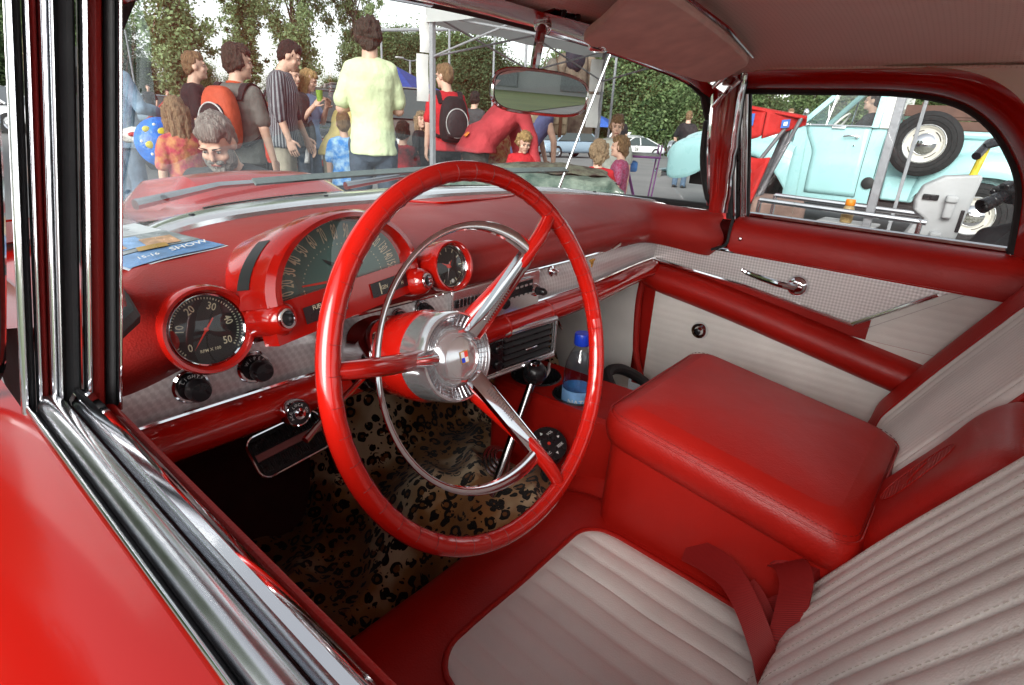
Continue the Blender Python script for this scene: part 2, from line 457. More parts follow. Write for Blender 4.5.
    # ---------------------------------------------------------------- passenger door
    pr=[(.742,.948),(.735,.953),(.715,.955),(.690,.950),(.672,.938),(.662,.918),(.657,.890),(.660,.866)]
    rings=[[(x,y,z-.02*sstep(-.1,-.6,y)*0) for x,z in pr] for y in [lerp(.115,-.9,i/24) for i in range(25)]]
    P(MB().loft(rings,closed=False),'door_ledge',M['leather'],sub=1)
    for dx,dz,r,mat in((0,0,.008,'chrome'),(.013,.002,.005,'chrome'),(.024,.0,.006,'rubber')):
        P(MB().tube([(.738+dx,lerp(.10,-.9,i/10),.957+dz) for i in range(11)],r,8),'window_bead',M[mat])
    pn=MB().grid(lambda u,v:(.690,lerp(.345,-.9,u),lerp(.40,.872,v)),2,2)
    P(pn,'door_backing',M['leather'])
    # lower white panel with fine horizontal pleats
    def low(y0,y1,z0,z1,x=.672):
        def f(u,v):
            z=lerp(z0,z1,v); return (x+.0007*(1-abs(sin(pi*(z-z0)/.020))),lerp(y0,y1,u),z)
        return MB().grid(f,6,max(24,int((z1-z0)/.0028)))
    P(low(.300,-.9,.42,.72),'lower_door_panel',M['white'])
    P(low(-.24,-.9,.72,.868,.674),'upper_door_panel',M['white'])
    # pressed metal insert: wedge running back from the dash strip to a point
    poly=[(.672,.330,.812),(.672,.330,.868),(.672,.10,.868),(.672,-.372,.868),(.672,-.215,.752),(.672,.05,.790)]
    P(MB().prism(poly,(-.006,0,0)),'door_insert',M['weave'],bevel=.002)
    P(MB().tube([(.664,.33,.868),(.664,.10,.869),(.664,-.385,.870)],.0045,8),'insert_trim',M['chrome'])
    P(MB().tube([(.664,.33,.810),(.664,.05,.788),(.664,-.21,.750)],.005,8),'insert_trim',M['chrome'])
    P(MB().tube([(.664,-.205,.752),(.664,-.345,.856)],.005,8),'insert_trim',M['chrome'])
    P(MB().ribbon([(.666,-.225,.741),(.666,-.395,.869)],(0,-.022,.016),.006),'insert_trim',M['chrome_soft'],bevel=.002)
    # padded armrest roll
    rings=[]
    for i in range(25):
        y=lerp(.325,-.60,i/24); zc=lerp(.765,.62,sstep(-.0,1,(.325-y)/.95)*.4+.6*(.325-y)/.95)-.004; r=.043*(1 if i else .8)
        rings.append([(.672+.5*0-.0+.046*cos(t)*(-1),y,zc+r*sin(t)) for t in [lerp(-pi/2,pi/2,k/10) for k in range(11)]])
    P(MB().loft(rings,closed=False),'armrest',M['leather'],sub=1)
    # handle
    hb=MB(); o=V((.664,-.071,.815))
    hb.lathe([(.0001,.016),(.012,.016),(.020,.013),(.025,.006),(.027,0)],o,(-1,0,0),24)
    hp=cr([(.640,-.071,.815),(.632,-.04,.818),(.640,.01,.822),(.646,.045,.826),(.642,.062,.833)],6)
    hb.tube(hp,[lerp(.009,.0055,i/(len(hp)-1)) for i in range(len(hp))],10)
    P(hb,'door_handle',M['chrome'])
    wk=MB(); wk.lathe([(.0001,.018),(.010,.018),(.014,.010),(.021,.008),(.024,.003),(.025,0)],(.670,.150,.635),(-1,0,0),22)
    P(wk,'window_crank_hub',M['chrome'])
    P(MB().lathe([(.0001,.0205),(.006,.020),(.009,.018)],(.670,.150,.635),(-1,0,0),16),'crank_hub_cap',M['black'])
    P(MB().lathe([(.0001,.005),(.004,.004),(.005,0)],(.6575,.085,.905),(-1,0,0),12),'screw',M['chrome'])
    lk=MB().tube([(.715,-.437,.950),(.715,-.437,.980)],[.0035,.0045],10); lk.ball((.715,-.437,.983),.0065,nu=10,nv=6)
    P(lk,'lock_button',M['chrome'])
    # red welt between kick panel and door
    P(MB().tube(cr([(.664,.335,.77),(.664,.345,.68),(.662,.33,.52),(.662,.30,.44)],6),.010,8),'door_welt',M['leather'])
    P(MB().grid(lambda u,v:(.66,lerp(.34,.95,u),lerp(.36,.86,v)),2,2),'kick_panel',M['white'])
    # quarter glass rail / side window
    gp=[(.735,.098,.955),(.690,.138,1.25),(.690,-.20,1.25),(.690,-.30,1.222),(.695,-.378,1.155),(.712,-.425,1.065),(.735,-.44,.955)]
    P(MB().add(gp,[tuple(range(7))]),'side_window',M['glass'])
    P(MB().tube([(.733,-.005,.957),(.690,-.005,1.25)],.0016,6),'window_edge',M['glass'])
    # ---------------------------------------------------------------- roof, rails, quarter
    def roof_z(x,y): return 1.365-.072*(abs(x)/.62)**2.6-.05*sstep(.05,.36,y)-.10*sstep(-.5,-1.0,y)
    hf=lambda x:min(.27,wst_y(x)-.03)
    P(MB().grid(lambda u,v:(lerp(-.625,.625,u),lerp(hf(lerp(-.625,.625,u)),-1.0,v),roof_z(lerp(-.625,.625,u),lerp(hf(lerp(-.625,.625,u)),-1.0,v))),40,40),'headliner',M['headliner'])
    P(MB().grid(lambda u,v:(lerp(-.70,.70,u),lerp(wst_y(lerp(-.645,.645,u))+.02,-1.1,v),roof_z(lerp(-.62,.62,u),lerp(.36,-1.0,v))+.03),30,30),'roof',M['bodypaint'])
    # welt at headliner edge
    for sg in(-1,1):
        P(MB().tube([(sg*.618,lerp(.25,-.33,i/12),1.296-.012*sstep(.05,.3,lerp(.25,-.33,i/12))) for i in range(13)],.006,8),'headliner_welt',M['headliner'])
        # painted rail above the side window, curving down behind it
        op=cr([(.665,.150,1.253),(.668,0,1.253),(.668,-.16,1.252),(.670,-.26,1.238),(.674,-.325,1.205),(.682,-.378,1.150),(.695,-.418,1.075),(.715,-.44,.95)],5)
        qo=0 if sg>0 else -.16
        if sg<0: op=[V((p.x,p.y-.20*sstep(-.1,-.4,p.y),p.z)) for p in op]
        ou=cr([(.615,.170,1.300),(.615,0,1.299),(.615,-.16,1.296),(.610,-.28,1.284),(.606,-.36,1.245),(.606,-.42,1.175),(.615,-.50,1.075),(.63,-.55,.95)],5)
        if sg<0: ou=[V((p.x,p.y-.20*sstep(-.1,-.4,p.y),p.z)) for p in ou]
        mb=MB(); n=len(op)
        def rail(u,v,op=op,ou=ou):
            a=u*(n-1); i=min(int(a),n-2); f=a-i
            p=op[i].lerp(op[i+1],f); q=ou[i].lerp(ou[i+1],f); r=p.lerp(q,v); r.x-=.016*sin(pi*v); r.z-=.008*sin(pi*v)
            return (sg*r.x,r.y,r.z)
        P(mb.grid(rail,40,8),'roof_rail',M['paint'])
        P(MB().tube([(sg*(p.x+.006),p.y,p.z) for p in op],.0095,8),'roof_seal',M['rubber'])
        # rear quarter lining: from the rail up and back into the roof
        ql=[p for p in ou if p.y<-.10]; n2=len(ql)
        def ql_f(u,v,ql=ql,n2=n2):
            a=u*(n2-1); i=min(int(a),n2-2); f=a-i; p=ql[i].lerp(ql[i+1],f); w=sstep(0,1,u)
            q=V((.600,p.y-.02-.45*w,min(roof_z(.60,max(-1.0,p.y-.02-.45*w)),1.293))); r=p.lerp(q,v); r.x+=.012*sin(pi*v)*w
            return (sg*r.x,r.y,r.z)
        P(MB().grid(ql_f,30,8),'quarter_lining',M['headliner'])
    # outer hardtop side: rail edge up to the roof and back to the rear window
    for sg in(-1,1):
        oo=cr([(.671,.170,1.257),(.674,0,1.257),(.674,-.16,1.256),(.676,-.26,1.242),(.680,-.325,1.209),(.688,-.378,1.154),(.701,-.418,1.079),(.745,-.46,.935)],5)
        if sg<0: oo=[V((p.x,p.y-.20*sstep(-.1,-.4,p.y),p.z)) for p in oo]
        no=len(oo)
        def hs_(u,v,oo=oo,no=no,sg=sg):
            a=u*(no-1); i=min(int(a),no-2); f=a-i; p=oo[i].lerp(oo[i+1],f); w=sstep(.30,.62,u)
            q=V((.700,p.y,roof_z(.62,min(.3,p.y))+.03)).lerp(V((.700+.03*(1.25-p.z),-1.10,min(1.262,p.z+.05))),w)
            r=p.lerp(q,v); r.x+=.016*sin(pi*v); return (sg*r.x,r.y,r.z)
        P(MB().grid(hs_,44,10),'hardtop_side',M['bodypaint'])
    P(MB().grid(lambda u,v:(lerp(-.69,.69,u),lerp(-1.10,-1.28,v)-.10*(1-abs(2*u-1)**2),lerp(roof_z(.62*(2*u-1),-1.0)+.028,.935,v)),16,6),'rear_window',M['glass'])
    P(MB().grid(lambda u,v:(lerp(-.78,.78,u),lerp(-1.05,-2.1,v),.932+.02*sin(pi*u)-.12*v*v),16,10),'rear_deck',M['bodypaint'])
    # header: red painted with chrome fittings
    def hd(u,v):
        x=lerp(-.62,.62,u); b=V((x,wst_y(x)-.004,wst_z(x)+.002)); t=V((x,.20+.05*(1-abs(x)/.62),roof_z(x,.24)-.010))
        p=b.lerp(t,v); p.z-=.010*sin(pi*v); return p
    P(MB().grid(hd,40,6),'windshield_header',M['paint'])
    for sg in(-1,1):
        P(MB().tube([hd(.5+sg*lerp(.12,.47,i/8),.05) for i in range(9)],.006,8),'header_trim',M['chrome'])
    # chrome toggle latch near the passenger pillar
    ltch=MB(); ltch.box((.590,.175,1.258),(.03,.045,.022),0,Matrix.Rotation(.5,3,'X')); ltch.tube([(.602,.14,1.27),(.592,.17,1.235),(.60,.19,1.21)],.006,8); ltch.tube([(.575,.16,1.28),(.58,.19,1.25)],.007,8)
    P(ltch,'roof_latch',M['chrome'],bevel=.003)
    # inner mirror
    mc=V((-.012,.238,1.203)); ax=V((.83,-.555,-.035)).normalized(); nm=V((-.555,-.83,-.036)).normalized(); upv=nm.cross(ax).normalized()*-1
    upv=V((0,0,1)); upv=(nm*-1).cross(ax)*-1 if False else ax.cross(nm)*-1; upv=upv.normalized()
    upv=upv if upv.z>0 else -upv; nm=ax.cross(upv)
    if nm.y>0: nm=-nm
    out=[]
    for k in range(40):
        t=2*pi*k/40; c,s=cos(t),sin(t); e=.55
        px=.082*abs(c)**.5*(1 if c>0 else -1); pz=.031*abs(s)**.62*(1 if s>0 else -1)
        if px>0 and pz>0: pz*=1-.18*(px/.082)**2
        out.append((px,pz))
    mk=lambda k,d:[mc+ax*(a*k)+upv*(b*k)+nm*d for a,b in out]
    mir=MB().loft([mk(.99,.004),mk(1.03,-.002),mk(1.02,-.012),mk(.86,-.026),mk(.5,-.034)],cap=True)
    mo=P(mir,'rear_view_mirror',M['mirror_back'])
    rim=MB().tube(mk(1.0,.004),.0042,8,closed=True); P(rim,'mirror_rim',M['chrome'],parent=mo)
    P(MB().add(mk(.97,.0085),[tuple(range(40))]),'mirror_glass',M['mirror'],parent=mo,ang=0)
    stp=cr([(mc.x+.02,mc.y+.026,mc.z+.01),(mc.x+.025,mc.y+.035,1.235),(mc.x+.03,.27,1.285),(.045,.285,1.312)],6)
    st=MB().tube(stp,[lerp(.0075,.009,i/(len(stp)-1)) for i in range(len(stp))],10); P(st,'mirror_stem',M['chrome'],parent=mo)
    br=MB(); br.ball((.045,.285,1.312),.016); br.box((.060,.268,1.335),(.085,.05,.026),0,Matrix.Rotation(-.35,3,'X')); P(br,'mirror_bracket',M['chrome'],bevel=.005)
    for x in(.045,.085): P(MB().lathe([(.0001,.003),(.006,.002),(.007,0)],(x,.243,1.327),(0,-1,-.3),10),'bracket_screw',M['black'])
    # passenger sun visor
    vis=cr([(.095,.222,1.291),(.16,.218,1.286),(.30,.212,1.278),(.44,.202,1.270),(.522,.190,1.265),(.552,.165,1.270),(.540,.120,1.290),(.50,.092,1.303),(.30,.068,1.321),(.10,.050,1.333),(-.02,.045,1.338),(-.03,.07,1.334),(.02,.15,1.311),(.055,.205,1.296)],5,True)
    vm=MB(); n=len(vis); vm.loft([[p+V((0,0,-.007)) for p in vis],[V((p.x*1.0,p.y,p.z)) for p in vis],[p+V((0,0,.007)) for p in vis]])
    vo=P(vm,'sun_visor',M['visor'],ang=60,bevel=.004)
    P(MB().tube([(.02,.043,1.346),(.30,.064,1.331),(.52,.090,1.309)],.0045,8),'visor_rod',M['chrome'],parent=vo)
    P(MB().box((.13,.225,1.290),(.035,.03,.024),0,Matrix.Rotation(.3,3,'Z')),'visor_clip',M['chrome'],bevel=.006)
    P(MB().tube([(.115,.075,1.335),(.12,.05,1.352)],.007,8),'visor_pivot',M['chrome'])
    # ---------------------------------------------------------------- rear bulkhead behind the seat
    P(MB().grid(lambda u,v:(lerp(-.66,.66,u),lerp(-.62,-.70,v),lerp(.3,.93,v)),2,2),'rear_bulkhead',M['white'])
    P(MB().grid(lambda u,v:(lerp(-.66,.66,u),lerp(-.70,-1.05,v),.93),2,2),'parcel_shelf',M['white'])
    # ---------------------------------------------------------------- floor
    P(MB().box((0,.2,.235),(1.36,1.9,.02)),'floor_pan',M['dark'])
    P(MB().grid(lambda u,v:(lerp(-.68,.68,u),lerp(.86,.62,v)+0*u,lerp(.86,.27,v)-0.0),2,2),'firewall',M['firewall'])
    P(MB().grid(lambda u,v:(-.694,lerp(.16,.95,u),lerp(.25,.86,v)),2,2),'kick_panel',M['leather'])
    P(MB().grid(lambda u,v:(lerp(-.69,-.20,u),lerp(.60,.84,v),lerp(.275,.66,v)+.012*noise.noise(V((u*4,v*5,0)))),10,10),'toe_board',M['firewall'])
    build_dash(car,P); build_wheel(car,P); build_seats(car,P)
    return car

def mw(x): return .150-.105*min(1,abs(x)/.62)**1.25
def wsb_y(x):
    a=abs(x); return pl_interp2([0,.15,.3,.42,.52,.59,.635,.66,.672],[.800,.79,.745,.68,.585,.475,.36,.235,.15],a)
def wst_y(x): return pl_interp2([0,.2,.35,.5,.58,.62,.65],[.372,.357,.33,.285,.25,.228,.215],abs(x))
def wst_z(x): return pl_interp2([0,.2,.35,.5,.56,.60,.625,.645,.65],[1.322,1.316,1.303,1.280,1.266,1.248,1.225,1.18,1.16],abs(x))
def pl_interp2(xs,ys,x):
    # monotone-ish cubic through the table
    if x<=xs[0]: return ys[0]
    if x>=xs[-1]: return ys[-1]
    for i in range(len(xs)-1):
        if x<=xs[i+1]:
            def m(k):
                if k<=0: return 0.0
                if k>=len(xs)-1: return (ys[-1]-ys[-2])/(xs[-1]-xs[-2])
                return (ys[k+1]-ys[k-1])/(xs[k+1]-xs[k-1])
            h=xs[i+1]-xs[i]; t=(x-xs[i])/h; m0,m1=m(i)*h,m(i+1)*h
            return (2*t**3-3*t*t+1)*ys[i]+(t**3-2*t*t+t)*m0+(-2*t**3+3*t*t)*ys[i+1]+(t**3-t*t)*m1

# ------------------------------------------------------------------ dashboard
def dash_front(x):   # y of the face at strip height
    return .283+.035*sstep(.2,.66,x)
def build_dash(car,P):
    def padf(u,v):
        x=lerp(-.705,.664,u); a=abs(x); w=sstep(.50,.664,a)**1.5      # wraps back along the doors at the ends
        f=lerp(.268,.13 if x>0 else .235,w); yb=max(wsb_y(x)-mw(x)+.012,f+.05) if x>0 else max(wsb_y(x)-mw(x)+.012,f+.09); zl=.866+.01*(1-w)
        prof=[(yb,.972),(lerp(yb,f,.35),.981),(lerp(yb,f,.62),.979),(lerp(yb,f,.80),.969),(f+.016,.950),(f+.002,.925),(f,.905),(f+.012,.885),(f+.03,zl)]
        t=v*(len(prof)-1); i=min(int(t),len(prof)-2); q=t-i
        g=lambda k:V(prof[min(max(k,0),len(prof)-1)]+(0,))
        A,B,C,D=g(i-1),g(i),g(i+1),g(i+2)
        r=.5*((2*B)+(C-A)*q+(2*A-5*B+4*C-D)*q*q+(3*B-A-3*C+D)*q**3)
        return (x,r.x,r.y-.022*w*sstep(.2,0,v)*0-(.018*sstep(.55,.664,a) if x>0 else .004*sstep(.62,.70,a)))
    P(MB().grid(padf,90,40),'dashboard_pad',M['leather_top'])
    # raised seam panel on the pad (speaker grille cover)
    seam=cr([(-.02,.62,.983),(.02,.545,.984),(.06,.525,.984),(.22,.53,.983),(.30,.545,.982)],6)
    P(MB().tube(seam,.003,6),'pad_seam',M['paint'])
    # seam where pad meets the door
    for sg in(1,):
        P(MB().tube(cr([(sg*.672,.118,.952),(sg*.658,.116,.915),(sg*.652,.118,.885),(sg*.645,.15,.868)],5),.004,6),'pad_seam',M['rubber'])
    # metal strip
    def stf(u,v):
        x=lerp(-.70,.668,u); return (x,dash_front(x)+.003-.006*sin(pi*v),lerp(.812,.884,v))
    P(MB().grid(stf,60,6),'dash_strip',M['turned'])
    for z,dy in((.883,-.001),(.8135,-.001)):
        P(MB().tube([(lerp(-.664,.668,i/40),dash_front(lerp(-.664,.668,i/40))+dy-.003,z) for i in range(41)],.0035,8),'strip_trim',M['chrome'])
    # painted lower roll
    def roll(u,v):
        x=lerp(-.664,.664,u); t=lerp(pi*.45,-pi*.9,v); y0=dash_front(x)-.002
        k=1.0-.10*sstep(.25,.45,x)
        return (x,y0+.012-.040*cos(t),.784+.029*sin(t)*k)
    P(MB().grid(roll,60,16),'dash_roll',M['paint'])
    for x in(-.215,-.035,.10): P(MB().tube([roll((x+.664)/1.328,j/12) for j in range(13)],.0022,6),'roll_seam',M['leather'])
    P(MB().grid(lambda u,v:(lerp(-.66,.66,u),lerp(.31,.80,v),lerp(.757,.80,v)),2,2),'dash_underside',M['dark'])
    # ---- gauges
    U=V((1,0,0))
    def frame(tilt): n=V((0,-cos(tilt),sin(tilt))); return U,V((0,sin(tilt),cos(tilt))),n
    def round_gauge(name,o,R,tilt,depth,marks):
        o=V(o); u,v,n=frame(tilt)
        mb=MB()
        mb.lathe([(R*.93,-.05),(R*1.01,-.008),(R*1.02,.006),(R*.97,.0125),(R*.90,.012),(R*.83,.006),(R*.81,0)],o,n,48,0)     # red cup
        mb.lathe([(R*.825,.004),(R*.81,.0055),(R*.78,.004),(R*.765,-.004)],o,n,48,1)                                         # chrome ring
        mb.lathe([(R*.80,-.004),(.0001,-.004)],o,n,48,2)
        g=mb.build(name,[M['paint'],M['chrome'],M['dial'],M['cream'],M['needle']],car)
        lm=MB(); marks(lm,o+n*(-.0034),u,v,n,R*.765)
        lm.build('dial_markings',[M['cream'],M['needle'],M['whitepaint']],g,ang=0)
        gl=MB(); gl.lathe([(R*.79,.002),(R*.5,.0045),(.0001,.0055)],o,n,40); gl.build('gauge_glass',M['glass'],g)
        return g
    def tick(mb,o,u,v,n,a,r0,r1,w,mi=0):
        d=u*sin(a)+v*cos(a); e=u*cos(a)-v*sin(a)
        mb.add([o+d*r0-e*w,o+d*r0+e*w,o+d*r1+e*w,o+d*r1-e*w],[(0,1,2,3)],mi)
    def needle(mb,o,u,v,n,a,L,w,mi=1,tail=.3):
        d=u*sin(a)+v*cos(a); e=u*cos(a)-v*sin(a); z=n*.002
        mb.add([o+z-d*L*tail-e*w*.7,o+z-d*L*tail+e*w*.7,o+z+e*w*1.2,o+z+d*L,o+z-e*w*1.2],[(0,1,2,3,4)],mi)
        mb.lathe([(w*2.2,0),(w*2.0,.003),(.0001,.0035)],o,n,14,mi)
    def tach(mb,o,u,v,n,R):
        for k in range(51):
            a=radians(-130+k*260/50); tick(mb,o,u,v,n,a,R*.90,R*(.96),R*.012 if k%5 else R*.02)
        for k,st in enumerate(['0','10','20','30','40','50']):
            a=radians(-130+k*52); r=R*.70; p=o+(u*sin(a)+v*cos(a))*r
            d=u*sin(a)+v*cos(a); e=u*cos(a)-v*sin(a)
            if abs(a)>radians(110): d,e=-d*0+v,u
            mb.text(st,p,e,d,R*.32,0,sx=.85)
        mb.text('RPM X 100',o-v*R*.62,u,v,R*.13,0)
        needle(mb,o,u,v,n,radians(-142+2),R*.72,R*.028,tail=.55)
    round_gauge('tachometer',(-.5815,.244,.9245),.0495,radians(13),.05,tach)
    def clock(mb,o,u,v,n,R):
        for k in range(12):
            a=radians(30*k); tick(mb,o,u,v,n,a,R*.74,R*.93,R*.03)
        for k in range(60):
            tick(mb,o,u,v,n,radians(6*k),R*.90,R*.95,R*.008)
        needle(mb,o,u,v,n,radians(-65),R*.55,R*.05); needle(mb,o,u,v,n,radians(40),R*.42,R*.045)
        needle(mb,o,u,v,n,radians(198),R*.80,R*.02,2)
        mb.lathe([(R*.11,.001),(.0001,.002)],o-v*R*.78+u*R*.15,n,12,2)
    round_gauge('dash_clock',(-.207,.246,.938),.0405,radians(13),.04,clock)
    # ---- speedometer pod
    u=V((.965,.262,0)).normalized(); n=V((.262*cos(radians(14)),-.965*cos(radians(14)),sin(radians(14)))).normalized(); v=n.cross(u).normalized(); o=V((-.397,.234,.951))
    A,B=.124,.079
    def dome(k,d,kz=None): 
        kz=kz or k
        return [o+u*(A*k*cos(t))+v*(B*kz*sin(t))+n*d for t in [pi*i/32 for i in range(33)]]
    mb=MB()
    def back(p,dy): return V((p.x,p.y+dy,max(p.z-.004,.955)))
    hood_r=[[V((o.x+(p.x-o.x)*1.0,p.y+.22,p.z-.07)) for p in dome(1.16,0)],dome(1.17,-.03),dome(1.16,.004),dome(1.10,.012),dome(1.03,.012),dome(1.0,.004),dome(.985,-.012)]
    mb.loft(hood_r,0,closed=False)
    # lower bar carrying the warning strip
    zl=-.004
    for a,b,h0,h1,d0 in [(-1.16,1.16,-.044,.002,.006)]:
        pts=lambda d:[o+u*(A*a)+v*h0+n*d,o+u*(A*b)+v*h0+n*d,o+u*(A*b*.99)+v*h1+n*d,o+u*(A*a*.99)+v*h1+n*d]
        mb.loft([pts(-.018),pts(d0)],0)
    sp=mb.build('speedometer',[M['paint'],M['dial_green']],car)
    dm=MB(); ring=dome(.99,-.010); dm.add(ring,[tuple(range(33))]); dm.build('speedometer_dial',M['dial_green'],sp,ang=0)
    lm=MB(); oo=o-n*.0094
    for k in range(15):
        t=radians(178-k*176/14.0); num=10*(k+1) if True else 0
        c=oo+u*(A*.80*cos(t))+v*(B*.79*sin(t)+.002)
        d=(u*(A*cos(t))+v*(B*sin(t))).normalized(); e=V(n).cross(d)*-1
        e=d.cross(n)
        lm.text(str(num),c,e,d,.0285,0,sx=.36 if num<100 else .30)
        dd=oo+u*(A*.60*cos(t))+v*(B*.60*sin(t)+.002); lm.lathe([(.0011,0),(.0001,.0004)],dd,n,8,0)
        if k<14:
            t2=t-radians(88/14.0); dd=oo+u*(A*.60*cos(t2))+v*(B*.60*sin(t2)+.002); lm.lathe([(.0008,0),(.0001,.0004)],dd,n,6,0)
    # needle resting near the left end, small winged mark in the middle
    lm.add([oo+u*(-A*.62)+v*.009+n*.001,oo+u*(-A*.62)+v*.011+n*.001,oo+u*(-A*.10)+v*.006+n*.001,oo+u*(-A*.10)+v*.002+n*.001],[(0,3,2,1)],1)
    for s in(-1,1):
        lm.add([oo+u*(s*.002)+v*.022+n*.0006,oo+u*(s*.034)+v*.036+n*.0006,oo+u*(s*.028)+v*.029+n*.0006,oo+u*(s*.006)+v*.016+n*.0006],[(0,1,2,3)],2)
    lm.build('dial_markings',[M['cream'],M['needle'],M['dial']],sp,ang=0)
    gg=MB(); ring=dome(1.0,.002); gg.add(ring,[tuple(range(33))]); gg.build('gauge_glass',M['glass'],sp,ang=0)
    # side quarter windows of the pod (glass slivers)
    for s in(-1,1):
        gw=MB().loft([[o+u*(s*A*1.175*cos(t))+v*(B*1.175*sin(t))+n*d for t in [radians(14+3.6*i) for i in range(11)]] for d in(-.020,-.040)],closed=False)
        gw.build('pod_window',M['dial'],sp)
    q=lambda a,b,h0,h1,d:[o+u*(A*a)+v*h0+n*d,o+u*(A*b)+v*h0+n*d,o+u*(A*b)+v*h1+n*d,o+u*(A*a)+v*h1+n*d]
    for a_,b_ in((-.80,-.22),(.20,.86)): MB().add(q(a_,b_,-.032,-.012,.0075),[(0,1,2,3)]).build('warning_strip',[M['black']],sp,ang=0)
    wt=MB()
    for st,x,h in(('FUEL',-.62,-.016),('E   1/2   F',-.50,-.025),('GEN',.42,-.022),('TEMP',.70,-.016),('C        H',.66,-.025)):
        wt.text(st,o+u*(A*x)+v*h+n*.0082,u,v,.0075,0)
    wt.add(q(.34,.36,-.030,-.014,.008),[(0,1,2,3)]); wt.add(q(-.26,-.235,-.030,-.014,.008),[(0,1,2,3)])
    wt.build('warning_lettering',[M['cream']],sp,ang=0)
    # indicator lamps either side of the pod
    for x,y_,z in((-.521,.195,.936),(-.268,.245,.924)):
        oo=V((x,y_,z)); ib=MB()
        ib.lathe([(.021,-.032),(.021,-.005),(.019,.006),(.014,.012),(.0115,.012)],oo,n,24,0); ib.lathe([(.0125,.010),(.0115,.0145),(.009,.0145),(.007,.006)],oo,n,20,1); ib.lathe([(.009,.007),(.0001,.007)],oo,n,16,2)
        ib.build('indicator_lamp',[M['paint'],M['chrome'],M['dial']],car)
    # ---- pull knobs on the strip
    def knob(o,R=.016,L=.032,name='pull_knob',letters=None):
        o=V(o); u,v,n=frame(radians(4)); kb=MB()
        kb.lathe([(R*1.35,-.002),(R*1.35,.003),(R*1.2,.006),(R*1.05,.006)],o,n,28,1)
        kb.lathe([(R*1.1,.004),(R*.95,.007),(R*.55,.008),(R*.5,.014),(R*.85,.018),(R*.88,L-.006),(R*.7,L),(.0001,L+.001)],o,n,28,0)
        k=kb.build(name,[M['black'],M['chrome']],car)
        if letters:
            t=MB()
            for i,ch in enumerate(letters):
                a=radians(-52+104*i/(len(letters)-1)); d=u*sin(a)+v*cos(a); e=u*cos(a)-v*sin(a)
                t.text(ch,o+d*R*.82+n*.0085,e,d,R*.36,0)
            t.build('knob_lettering',[M['whitepaint']],k,ang=0)
    knob((-.596,.281,.847),letters='LIGHTS'); knob((-.520,.281,.848),letters='WIPER')
    knob((-.236,.281,.862),.013,.022); knob((-.285,.281,.858),.013,.022)
    # ignition lock on the roll
    o2=V((-.489,.240,.785)); n2=V((0,-.97,.22)).normalized(); u2=U; v2=n2.cross(u2)
    il=MB(); il.lathe([(.0185,-.01),(.0185,.004),(.0170,.0062),(.0158,.0055)],o2,n2,28,0); il.lathe([(.0158,.0055),(.008,.0058)],o2,n2,28,1); il.lathe([(.008,.005),(.0075,.010),(.004,.011),(.0035,.006)],o2,n2,24,0)
    ig=il.build('ignition_lock',[M['chrome'],M['black']],car)
    t=MB()
    for st,a0 in(('ACC',-95),('LOCK',0),('ON',85)):
        for i,ch in enumerate(st):
            a=radians(a0-(len(st)-1)*11+22*i); d=u2*sin(a)+v2*cos(a); e=u2*cos(a)-v2*sin(a); t.text(ch,o2+d*.0112+n2*.0064,e,d,.0048)
    t.build('lock_lettering',[M['whitepaint']],ig,ang=0)
    # ---- radio
    n=V((0,-1,0)); u=U; v=V((0,0,1)); o=V((-.055,.270,.848))
    rb=MB(); rb.box(o+V((0,.008,0)),(.245,.016,.074)); rd=rb.build('car_radio',[M['trim_bright']],car,bevel=.003)
    r2=MB(); r2.box(o+V((-.072,-.001,.012)),(.088,.004,.013)); r2.build('radio_face',M['black'],rd); r2=MB(); r2.box(o+V((.060,-.001,.008)),(.070,.004,.030)); r2.build('radio_face',M['black'],rd)
    r3=MB()
    for i in range(5):
        c=o+V((-.106+.017*i,-.002,-.018)); r3.lathe([(.0065,0),(.0065,.004),(.0035,.006),(.0035,.013),(.006,.015),(.0055,.018),(.0001,.0185)],c,n,12)
    for i in range(9): r3.box(o+V((-.108+.009*i,-.0035,.012)),(.001,.001,.018))
    for k in range(2):
        for i in range(5): r3.box(o+V((.032+.014*i,-.0035,-.006+.018*k)),(.009,.001,.004))
    r3.box(o+V((.06,-.0035,.024)),(.07,.001,.004))
    r3.build('radio_push_button',M['trim_bright'],rd)
    for x,r in((-.006,.015),(.108,.010)):
        kb=MB(); c=o+V((x,0,-.004)); kb.lathe([(r*1.3,0),(r*1.3,.003),(r,.006)],c,n,20,1); kb.lathe([(r*.7,.004),(r*.75,.022),(r*.5,.026),(.0001,.026)],c,n,20,0); kb.tube([c+V((-.012,-.016,0)),c+V((.014,-.016,-.005))],.005,8,0)
        kb.build('radio_knob',[M['black'],M['chrome']],rd)
    P(MB().lathe([(.011,0),(.011,.004),(.006,.006),(.005,.012),(.007,.016),(.0001,.018)],(.098,.268,.876),n,16),'dash_button',M['chrome'])
    # emblem on the passenger strip: small gold winged shape
    eb=MB(); eo=V((.265,.2745,.868)); eb.ball(eo,(.006,.003,.008)); eb.ball(eo+V((-.006,0,.004)),(.007,.002,.003)); eb.ball(eo+V((.006,0,.004)),(.007,.002,.003)); eb.ball(eo+V((0,0,-.008)),(.003,.002,.005))
    P(eb,'dash_emblem',M['gold'])
    P(MB().tube([(.335,.268,.888),(.36,.262,.900)],[.003,.0045],8),'glovebox_latch',M['chrome'])
    # ---- under-dash ventilation box
    R=Matrix.Rotation(radians(-5),3,'Z'); c=V((-.035,.262,.738))
    def loc(x,y,z): return c+R@V((x,y,z))
    vb=MB(); vb.box(c+V((0,.07,0)),(.265,.14,.075),0,R); bx=vb.build('vent_box',M['black'],car,bevel=.004)
    fr=MB(); h=[(-.135,-.041),(.135,-.041),(.135,.041),(-.135,.041)]
